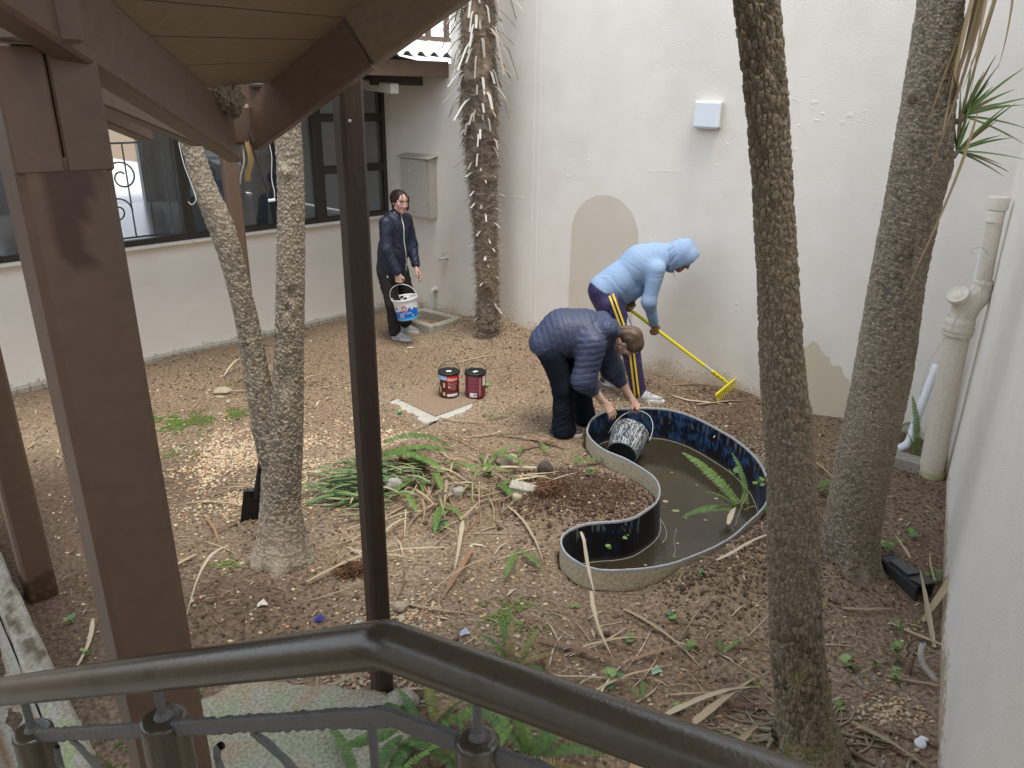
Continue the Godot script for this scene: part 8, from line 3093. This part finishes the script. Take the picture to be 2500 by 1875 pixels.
	shoe(t, Vector3(-1.345, y0, -8.13), Vector3(-1.115, y0 + 0.004, -8.04), Color(0.42, 0.44, 0.46), Color(0.60, 0.62, 0.64))
	shoe(t, Vector3(-1.30, y0 + 0.01, -8.43), Vector3(-1.075, y0 + 0.0, -8.345), Color(0.42, 0.44, 0.46), Color(0.60, 0.62, 0.64))

func make_pond_person() -> void:
	var skin := Color(0.62, 0.40, 0.31)
	var blue := Color(0.044, 0.056, 0.108)
	var dark := Color(0.015, 0.016, 0.026)
	var t := thing("person", "person in a quilted blue jacket bending down over the pond", "person", Vector3(0.5, 0, -5.74))
	var pel := Vector3(0.285, 0.765, -5.71)
	var mid := Vector3(0.40, 0.845, -5.715)
	var chest := Vector3(0.57, 0.85, -5.72)
	var nk := Vector3(0.735, 0.845, -5.715)
	var hc := Vector3(0.905, 0.790, -5.695)
	var sh_n := Vector3(0.61, 0.815, -5.565)
	var el_n := Vector3(0.555, 0.530, -5.535)
	var wr_n := Vector3(0.735, 0.310, -5.595)
	var sh_f := Vector3(0.70, 0.80, -5.875)
	var el_f := Vector3(0.815, 0.500, -5.865)
	var wr_f := Vector3(0.985, 0.262, -5.80)
	var hip_n := Vector3(0.315, 0.70, -5.625)
	var kn_n := Vector3(0.400, 0.430, -5.625)
	var an_n := Vector3(0.425, 0.075, -5.645)
	var hip_f := Vector3(0.335, 0.70, -5.80)
	var kn_f := Vector3(0.545, 0.405, -5.845)
	var an_f := Vector3(0.615, 0.075, -5.895)
	var fd := Vector3(0.30, -0.92, 0.10)
	var ud := Vector3(0.80, 0.28, 0.45)
	var b := Sdf.new()
	b.chain([pel, mid, chest, nk], [0.09, 0.09, 0.085, 0.05], skin)
	b.cap(nk, hc - Vector3(0.03, 0.0, 0.0), 0.05, 0.05, skin, 0.02)
	b.chain([sh_n, el_n, el_n.lerp(wr_n, 0.45), wr_n], [0.045, 0.040, 0.041, 0.0255], skin)
	b.chain([sh_f, el_f, el_f.lerp(wr_f, 0.45), wr_f], [0.045, 0.040, 0.041, 0.0255], skin)
	b.chain([hip_n, kn_n, an_n], [0.07, 0.05, 0.036], skin)
	b.chain([hip_f, kn_f, an_f], [0.07, 0.05, 0.036], skin)
	var body := b.build(0.011)
	b.paint(body)
	join(body, head(hc, fd, ud, skin, Color(0.5, 0.22, 0.18), Color(0.12, 0.075, 0.045)))
	var hs := Sdf.new()
	hs.cap(wr_n + (el_n - wr_n) * 0.2, wr_n, 0.029, 0.0245, skin, 0.02)
	hand(hs, wr_n, Vector3(0.58, -0.80, -0.06), Vector3(0.50, 0.42, 0.75), Vector3(0.7, 0.45, -0.55), [0.18, 0.22, 0.2], skin, 0.55)
	var hm := hs.build(0.004)
	hs.paint(hm)
	join(body, hm)
	hs = Sdf.new()
	hs.cap(wr_f + (el_f - wr_f) * 0.2, wr_f, 0.029, 0.0245, skin, 0.02)
	hand(hs, wr_f, Vector3(0.60, -0.78, 0.05), Vector3(0.62, 0.50, 0.55), Vector3(-0.5, -0.3, 0.8), [0.9, 1.3, 0.9], skin)
	hm = hs.build(0.004)
	hs.paint(hm)
	join(body, hm)
	part(t, "body", body.mesh(true, true), M.skin)
	eyes(t, hc, fd, ud)
	# brown hair, smooth and tied
	var f := fd.normalized()
	var u := (ud - f * ud.dot(f)).normalized()
	var r := f.cross(u)
	var hair := Color(0.115, 0.078, 0.050)
	var s := Sdf.new()
	s.cap(hc + u * 0.034 - f * 0.032, hc + u * 0.036 + f * 0.016, 0.092, 0.085, hair, 0.02, r, 0.94)
	s.cap(hc - f * 0.075 - u * 0.02, hc - f * 0.080 - u * 0.055, 0.050, 0.035, hair, 0.04)
	s.cap(hc - f * 0.105 + u * 0.0, hc - f * 0.12 - u * 0.03, 0.028, 0.022, hair, 0.02)
	s.carve(hc + f * 0.115 - u * 0.035, hc + f * 0.112 + u * 0.018, 0.078, 0.066)
	s.carve(hc + r * 0.09 - u * 0.015 + f * 0.012, hc + r * 0.075 - u * 0.015 + f * 0.01, 0.024, 0.024)
	s.carve(hc - r * 0.09 - u * 0.015 + f * 0.012, hc - r * 0.075 - u * 0.015 + f * 0.01, 0.024, 0.024)
	var mb := s.build(0.0055)
	s.paint(mb)
	soften(mb, func(_i: int, p: Vector3, _n: Vector3) -> float:
		var q := p - hc
		return 0.0035 * n_fine.get_noise_2d(q.dot(r) * 1300.0 + 60.0 * q.dot(u), q.dot(f) * 160.0))
	for i in mb.v.size():
		var q := mb.v[i] - hc
		mb.c[i] = hair * (0.8 + 1.1 * maxf(0.0, n_fine.get_noise_2d(q.dot(r) * 1500.0, q.dot(f) * 120.0)))
	var hp := part(t, "hair", mb.mesh(true, true), M.hair)
	# jacket with quilted rows
	s = Sdf.new()
	s.cap(pel, mid, 0.158, 0.185, blue, 0.05, Vector3(0, 0, 1), 1.0)
	s.cap(mid, chest, 0.186, 0.178, blue, 0.05)
	s.cap(chest, nk - Vector3(0.03, 0, 0), 0.178, 0.115, blue, 0.05)
	s.chain([sh_n, el_n, el_n.lerp(wr_n, 0.40)], [0.112, 0.092, 0.058], blue, 0.05)
	s.chain([sh_f, el_f, el_f.lerp(wr_f, 0.40)], [0.108, 0.090, 0.058], blue, 0.05)
	s.cap(Vector3(0.70, 0.935, -5.80), Vector3(0.72, 0.92, -5.60), 0.070, 0.078, blue, 0.03)
	s.cap(Vector3(0.79, 0.915, -5.76), Vector3(0.80, 0.88, -5.62), 0.036, 0.034, blue, 0.03)
	s.carve(Vector3(0.185, 0.413, -5.7), Vector3(0.185, 0.414, -5.7), 0.30, 0.30)
	mb = s.build(0.0082)
	var which: PackedInt32Array = s.paint(mb)[0]
	soften(mb, func(i: int, p: Vector3, _n: Vector3) -> float:
		var k := which[i]
		var run := 0.0
		if k <= 2:
			# rows round the trunk
			run = (p - pel).dot((nk - pel).normalized()) + 0.16 * (p.y - 0.85)
		elif k <= 6:
			var q: Array = s.pr[k]
			var ax: Vector3 = (q[1] - q[0]).normalized()
			run = (p - q[0]).dot(ax) + (0.31 if k in [4, 6] else 0.0) + 0.35 * p.x
		else:
			run = p.x + 0.5 * p.z
		var w := absf(sin(PI * run / 0.047))
		var cr := n_soil.get_noise_3d(p.x * 1500.0, p.y * 2300.0, p.z * 1500.0)
		return 0.0075 * pow(w, 0.32) - 0.005 + 0.0035 * cr)
	for i in mb.v.size():
		mb.c[i] = blue
	var jk := part(t, "jacket", mb.mesh(true, true), M.nylon)
	mb = MB.new()
	var z0 := s.touch(Vector3(0.345, 0.72, -5.2), Vector3(0, 0, -1))
	mb.box(z0 + Vector3(0.0, 0.0, 0.008), Vector3(0.008, 0.05, 0.006), Basis(Vector3.BACK, -0.3), 0.002)
	part(jk, "zip_pull", mb.mesh(), M.black_plastic)
	# flared trousers
	s = Sdf.new()
	s.cap(pel + Vector3(-0.01, 0.02, 0), pel + Vector3(0.03, -0.06, 0), 0.135, 0.13, dark, 0.04)
	s.chain([hip_n, kn_n, kn_n.lerp(an_n, 0.55), an_n - Vector3(0.0, 0.02, 0)], [0.105, 0.082, 0.078, 0.100], dark, 0.04)
	s.chain([hip_f, kn_f, kn_f.lerp(an_f, 0.55), an_f - Vector3(0.0, 0.02, 0)], [0.105, 0.080, 0.076, 0.094], dark, 0.04)
	s.carve(an_n - Vector3(-0.01, 0.19, 0), an_n - Vector3(-0.01, 0.17, 0), 0.13, 0.13)
	s.carve(an_f - Vector3(-0.01, 0.19, 0), an_f - Vector3(-0.01, 0.17, 0), 0.13, 0.13)
	mb = garment(s, 0.0105, 0.011, 22.0, 280.0)
	part(t, "trousers", mb.mesh(true, true), M.cloth)
	var y0 := soil_height(0.47, -5.64)
	shoe(t, Vector3(0.335, y0, -5.655), Vector3(0.575, y0 + 0.004, -5.625), Color(0.03, 0.03, 0.033), Color(0.66, 0.65, 0.60), 0.0, Color(0.02, 0.02, 0.02, 1))
	var y1 := soil_height(0.62, -5.89)
	shoe(t, Vector3(0.53, y1, -5.90), Vector3(0.745, y1, -5.87), Color(0.03, 0.03, 0.033), Color(0.66, 0.65, 0.60))

func make_rake_person() -> void:
	var skin := Color(0.26, 0.145, 0.095)
	var sky := Color(0.265, 0.365, 0.535)
	var plum := Color(0.034, 0.027, 0.085)
	var t := thing("person", "person in a pale blue hooded top bending over a yellow rake", "person", Vector3(1.0, 0, -6.5))
	var pel := Vector3(0.80, 0.965, -6.50)
	var waist := Vector3(0.91, 1.075, -6.50)
	var chest := Vector3(1.09, 1.235, -6.50)
	var upper := Vector3(1.21, 1.285, -6.50)
	var nk := Vector3(1.31, 1.305, -6.50)
	var hc := Vector3(1.425, 1.305, -6.47)
	var sh_n := Vector3(1.20, 1.225, -6.345)
	var el_n := Vector3(1.155, 0.945, -6.335)
	var grip := RAKE_TOP.lerp(RAKE_END, 0.335)
	var wr_n := Vector3(1.238, 0.715, -6.435)
	var sh_f := Vector3(1.22, 1.215, -6.66)
	var el_f := Vector3(1.10, 0.985, -6.72)
	var grip_f := RAKE_TOP.lerp(RAKE_END, 0.09)
	var wr_f := Vector3(1.045, 0.905, -6.56)
	var hip_n := Vector3(0.835, 0.90, -6.415)
	var kn_n := Vector3(1.03, 0.515, -6.37)
	var an_n := Vector3(1.125, 0.125, -6.33)
	var hip_f := Vector3(0.82, 0.90, -6.59)
	var kn_f := Vector3(0.93, 0.49, -6.70)
	var an_f := Vector3(0.925, 0.13, -6.75)
	var fd := Vector3(0.74, -0.66, 0.10)
	var ud := Vector3(0.66, 0.74, 0.05)
	var b := Sdf.new()
	b.chain([pel, waist, chest, upper, nk], [0.10, 0.095, 0.09, 0.07, 0.05], skin)
	b.cap(nk, hc - Vector3(0.02, 0.02, 0), 0.05, 0.05, skin, 0.02)
	b.chain([sh_n, el_n, wr_n], [0.045, 0.038, 0.026], skin)
	b.chain([sh_f, el_f, wr_f], [0.045, 0.038, 0.026], skin)
	b.chain([hip_n, kn_n, an_n], [0.075, 0.05, 0.038], skin)
	b.chain([hip_f, kn_f, an_f], [0.075, 0.05, 0.038], skin)
	var body := b.build(0.013)
	b.paint(body)
	join(body, head(hc, fd, ud, skin, Color(0.22, 0.10, 0.08), Color(0.02, 0.013, 0.01)))
	var hd := (RAKE_END - RAKE_TOP).normalized()
	var hs := Sdf.new()
	hs.cap(wr_n + (el_n - wr_n) * 0.2, wr_n, 0.029, 0.025, skin, 0.02)
	hand(hs, wr_n, Vector3(0.16, -0.95, -0.22), Vector3(0.25, 0.15, 1), hd, [0.75, 1.25, 0.95], skin)
	var hm := hs.build(0.0045)
	hs.paint(hm)
	join(body, hm)
	hs = Sdf.new()
	hs.cap(wr_f + (el_f - wr_f) * 0.2, wr_f, 0.029, 0.025, skin, 0.02)
	hand(hs, wr_f, Vector3(-0.35, -0.85, 0.45), Vector3(0.5, 0.1, -0.8), hd, [0.75, 1.2, 0.9], skin)
	hm = hs.build(0.0045)
	hs.paint(hm)
	join(body, hm)
	part(t, "body", body.mesh(true, true), M.skin)
	eyes(t, hc, fd, ud)
	# hooded top
	var f := fd.normalized()
	var u := (ud - f * ud.dot(f)).normalized()
	var r := f.cross(u)
	var s := Sdf.new()
	s.cap(pel + Vector3(0.0, 0.035, 0), waist, 0.152, 0.150, sky, 0.05)
	s.cap(waist, chest, 0.150, 0.158, sky, 0.05)
	s.cap(chest, upper, 0.158, 0.130, sky, 0.05)
	s.cap(upper, nk, 0.125, 0.088, sky, 0.05)
	s.cap(Vector3(0.95, 0.97, -6.5), Vector3(1.05, 1.03, -6.5), 0.10, 0.10, sky, 0.06)
	s.chain([sh_n, el_n, el_n.lerp(wr_n, 0.86)], [0.074, 0.058, 0.043], sky, 0.045)
	s.chain([sh_f, el_f, el_f.lerp(wr_f, 0.86)], [0.074, 0.058, 0.043], sky, 0.045)
	# hem cut square to the back
	s.carve(Vector3(0.51, 0.486, -6.5), Vector3(0.51, 0.487, -6.5), 0.60, 0.60)
	var mb := garment(s, 0.009, 0.0042, 40.0, 230.0)
	var top := part(t, "hooded_top", mb.mesh(true, true), M.cloth)
	# ribbed cuff
	mb = MB.new()
	mb.col = sky * 0.92
	mb.tube([el_n.lerp(wr_n, 0.80), el_n.lerp(wr_n, 0.99)], [0.039, 0.033], 18, false)
	part(top, "cuff", mb.mesh(true, true), M.cloth)
	s = Sdf.new()
	s.cap(hc + u * 0.030 - f * 0.030, hc + u * 0.034 + f * 0.022, 0.112, 0.106, sky, 0.03, r, 0.95)
	s.cap(hc - u * 0.02 - f * 0.045, nk + Vector3(-0.02, 0.02, 0), 0.100, 0.088, sky, 0.04)
	s.cap(hc - u * 0.05 + f * 0.0, hc - u * 0.10 - f * 0.02, 0.085, 0.075, sky, 0.04)
	s.cap(hc + u * 0.125 - f * 0.02, hc + u * 0.13 - f * 0.045, 0.018, 0.02, sky, 0.05)
	s.carve(hc + f * 0.135 - u * 0.06, hc + f * 0.132 + u * 0.03, 0.090, 0.086)
	s.carve(hc + f * 0.06 - u * 0.06, hc + f * 0.06 + u * 0.02, 0.078, 0.080)
	mb = garment(s, 0.0075, 0.008, 60.0, 400.0)
	var hood := part(t, "hood", mb.mesh(true, true), M.cloth)
	for k in 2:
		mb = MB.new()
		mb.col = Color(0.68, 0.68, 0.66)
		var p0 := hc + f * 0.03 - u * 0.115 + r * (0.06 if k == 0 else -0.03)
		mb.tube([p0, p0 + Vector3(0.008, -0.07, 0.01), p0 + Vector3(0.03, -0.17 if k == 0 else -0.10, 0.015)], [0.0045], 6)
		part(hood, "drawstring", mb.mesh(true, true), M.shoe)
	# track trousers with a double yellow stripe
	s = Sdf.new()
	s.cap(pel + Vector3(-0.005, 0.03, 0), pel + Vector3(0.04, -0.07, 0), 0.148, 0.14, plum, 0.04)
	s.chain([hip_n, kn_n, an_n], [0.112, 0.082, 0.066], plum, 0.04)
	s.chain([hip_f, kn_f, an_f], [0.108, 0.082, 0.066], plum, 0.04)
	s.carve(an_n - Vector3(0, 0.15, 0), an_n - Vector3(0, 0.14, 0), 0.10, 0.10)
	s.carve(an_f - Vector3(0, 0.15, 0), an_f - Vector3(0, 0.14, 0), 0.10, 0.10)
	mb = garment(s, 0.0105, 0.009, 80.0, 300.0)
	var tr := part(t, "trousers", mb.mesh(true, true), M.nylon)
	for off in [-0.017, 0.017]:
		var pts := []
		for i in 46:
			var k := i / 45.0
			var p: Vector3
			if k < 0.5:
				p = Vector3(0.83, 1.00, -6.40).lerp(kn_n, k * 2.0)
			else:
				p = kn_n.lerp(an_n + Vector3(-0.015, -0.05, 0), k * 2.0 - 1.0)
			var q := (kn_n - hip_n).normalized() if k < 0.5 else (an_n - kn_n).normalized()
			pts.append(p + q.cross(Vector3.BACK).normalized() * off + Vector3(0, 0, 0.25))
		part(tr, "stripe", band(s, pts, Vector3(0, 0, -1), 0.0085, 0.008).mesh(true), mat(Color(0.72, 0.50, 0.05), 0.5))
	# round badge on the thigh
	mb = MB.new()
	var bp := Vector3(1.0, 0.765, -6.2)
	var cpt := s.touch(bp, Vector3(0, 0, -1))
	var m0 := mb.vert(s.touch(bp, Vector3(0, 0, -1)) + Vector3(0, 0, 0.008))
	for i in 16:
		var a := TAU * i / 16.0
		var q := s.touch(Vector3(bp.x + cos(a) * 0.026, bp.y + sin(a) * 0.042, -6.2), Vector3(0, 0, -1))
		if q.z < -6.6:
			q = cpt
		mb.vert(q + Vector3(0, 0, 0.008))
	for i in 16:
		mb.tri(m0, m0 + 1 + i, m0 + 1 + (i + 1) % 16)
	part(tr, "badge", mb.mesh(), mat(Color(0.42, 0.47, 0.55), 0.6))
	var y0 := soil_height(1.22, -6.32)
	shoe(t, Vector3(1.045, y0 + 0.005, -6.34), Vector3(1.35, y0 + 0.0, -6.26), Color(0.50, 0.51, 0.53), Color(0.66, 0.66, 0.65), 0.0, Color(0.03, 0.03, 0.04, 1))
	var y1 := soil_height(0.95, -6.75)
	shoe(t, Vector3(0.855, y1 + 0.005, -6.775), Vector3(1.12, y1, -6.70), Color(0.50, 0.51, 0.53), Color(0.66, 0.66, 0.65))

func make_room_people() -> void:
	# two people seen dimly through the glass, and ironwork inside
	for k in 2:
		var c := win_pt(1.93, 0.98, -0.42) if k == 0 else win_pt(1.36, 0.98, -0.40)
		var t := thing("person", "person in a pale striped top and dark trousers behind the window glass" if k == 0 else "dark haired person in black seen through the window glass", "person", c)
		var fwd := OUT_WIN if k == 0 else -OUT_WIN
		var rt := fwd.cross(Vector3.UP)
		var skin := Color(0.45, 0.29, 0.22)
		var topc := Color(0.55, 0.62, 0.72) if k == 0 else Color(0.015, 0.015, 0.018)
		var legc := Color(0.02, 0.022, 0.035)
		var b := Sdf.new()
		b.chain([c + Vector3(0, 0.85, 0), c + Vector3(0, 1.35, 0)], [0.10, 0.09], skin)
		b.cap(c + Vector3(0, 1.35, 0), c + Vector3(0, 1.5, 0), 0.05, 0.05, skin)
		b.cap(c + Vector3(0, 1.55, 0), c + Vector3(0, 1.60, 0), 0.078, 0.085, skin)
		var hs := []
		for sg in [-1.0, 1.0]:
			var sh: Vector3 = c + rt * 0.17 * sg + Vector3(0, 1.34, 0)
			var el: Vector3 = c + rt * 0.22 * sg + Vector3(0, 1.07, 0) + fwd * 0.02
			var wr: Vector3 = c + rt * 0.20 * sg + Vector3(0, 0.84, 0) + fwd * 0.10
			b.chain([sh, el, wr], [0.042, 0.035, 0.025], skin)
			hand(b, wr, Vector3(0, -1, 0) + fwd * 0.25, rt * sg, fwd, [0.3, 0.4, 0.3], skin)
			b.chain([c + rt * 0.09 * sg + Vector3(0, 0.85, 0), c + rt * 0.10 * sg + Vector3(0, 0.45, 0), c + rt * 0.10 * sg + Vector3(0, 0.07, 0)], [0.075, 0.05, 0.04], skin)
			b.cap(c + rt * 0.10 * sg + Vector3(0, 0.04, 0), c + rt * 0.11 * sg + Vector3(0, 0.035, 0) + fwd * 0.15, 0.04, 0.03, skin)
			hs.append([sh, el, wr])
		var bm := b.build(0.014)
		b.paint(bm)
		part(t, "body", bm.mesh(true, true), M.skin)
		var s := Sdf.new()
		s.cap(c + Vector3(0, 0.86, 0), c + Vector3(0, 1.28, 0), 0.135, 0.15, topc, 0.05, fwd, 0.8)
		for q in hs:
			s.chain([q[0], q[1], q[2]], [0.07, 0.055, 0.042], topc, 0.05)
		var mb := garment(s, 0.015, 0.006, 100.0 + k)
		if k == 0:
			for i in mb.v.size():
				if fposmod(mb.v[i].y, 0.09) < 0.03:
					mb.c[i] = Color(0.16, 0.22, 0.34)
		part(t, "top", mb.mesh(true, true), M.cloth)
		s = Sdf.new()
		s.cap(c + Vector3(0, 0.90, 0), c + Vector3(0, 0.80, 0), 0.125, 0.13, legc, 0.04, fwd, 0.85)
		for sg in [-1.0, 1.0]:
			s.chain([c + rt * 0.085 * sg + Vector3(0, 0.82, 0), c + rt * 0.10 * sg + Vector3(0, 0.45, 0), c + rt * 0.10 * sg + Vector3(0, 0.08, 0)], [0.095, 0.075, 0.06], legc, 0.04)
		mb = garment(s, 0.015, 0.006, 120.0 + k)
		part(t, "trousers", mb.mesh(true, true), M.cloth)
		s = Sdf.new()
		s.cap(c + Vector3(0, 1.60, 0) - fwd * 0.02, c + Vector3(0, 1.615, 0), 0.098, 0.094, Color(0.02, 0.014, 0.01), 0.03)
		s.carve(c + Vector3(0, 1.55, 0) + fwd * 0.10, c + Vector3(0, 1.60, 0) + fwd * 0.11, 0.08, 0.07)
		mb = s.build(0.011)
		s.paint(mb)
		part(t, "hair", mb.mesh(true, true), M.hair)
	var g := thing("iron_grille", "wrought iron scroll grille seen through the long window", "grille", win_pt(2.9, 0.98, -0.8))
	var mb := MB.new()
	for i in 7:
		mb = MB.new()
		var s := 2.30 + 0.2 * i
		mb.tube([win_pt(s, 1.10, -0.8), win_pt(s, 2.05, -0.8)], [0.008], 6)
		part(g, "bar", mb.mesh(true), M.iron)
	for y in [1.10, 2.05]:
		mb = MB.new()
		mb.tube([win_pt(2.28, y, -0.8), win_pt(3.52, y, -0.8)], [0.010], 6)
		part(g, "rail", mb.mesh(true), M.iron)
	for q in [[2.75, 1.72, 0.17, 1.0], [2.85, 1.38, 0.15, -1.0], [3.2, 1.68, 0.14, -1.0], [3.15, 1.36, 0.13, 1.0]]:
		mb = MB.new()
		var pv := []
		for i in 34:
			var a: float = i * 0.26
			var rr: float = q[2] * (1.0 - i / 42.0)
			pv.append(win_pt(q[0] + cos(a) * rr * q[3], q[1] + sin(a) * rr, -0.79))
		mb.tube(pv, [0.009], 6)
		part(g, "scroll", mb.mesh(true), M.iron)
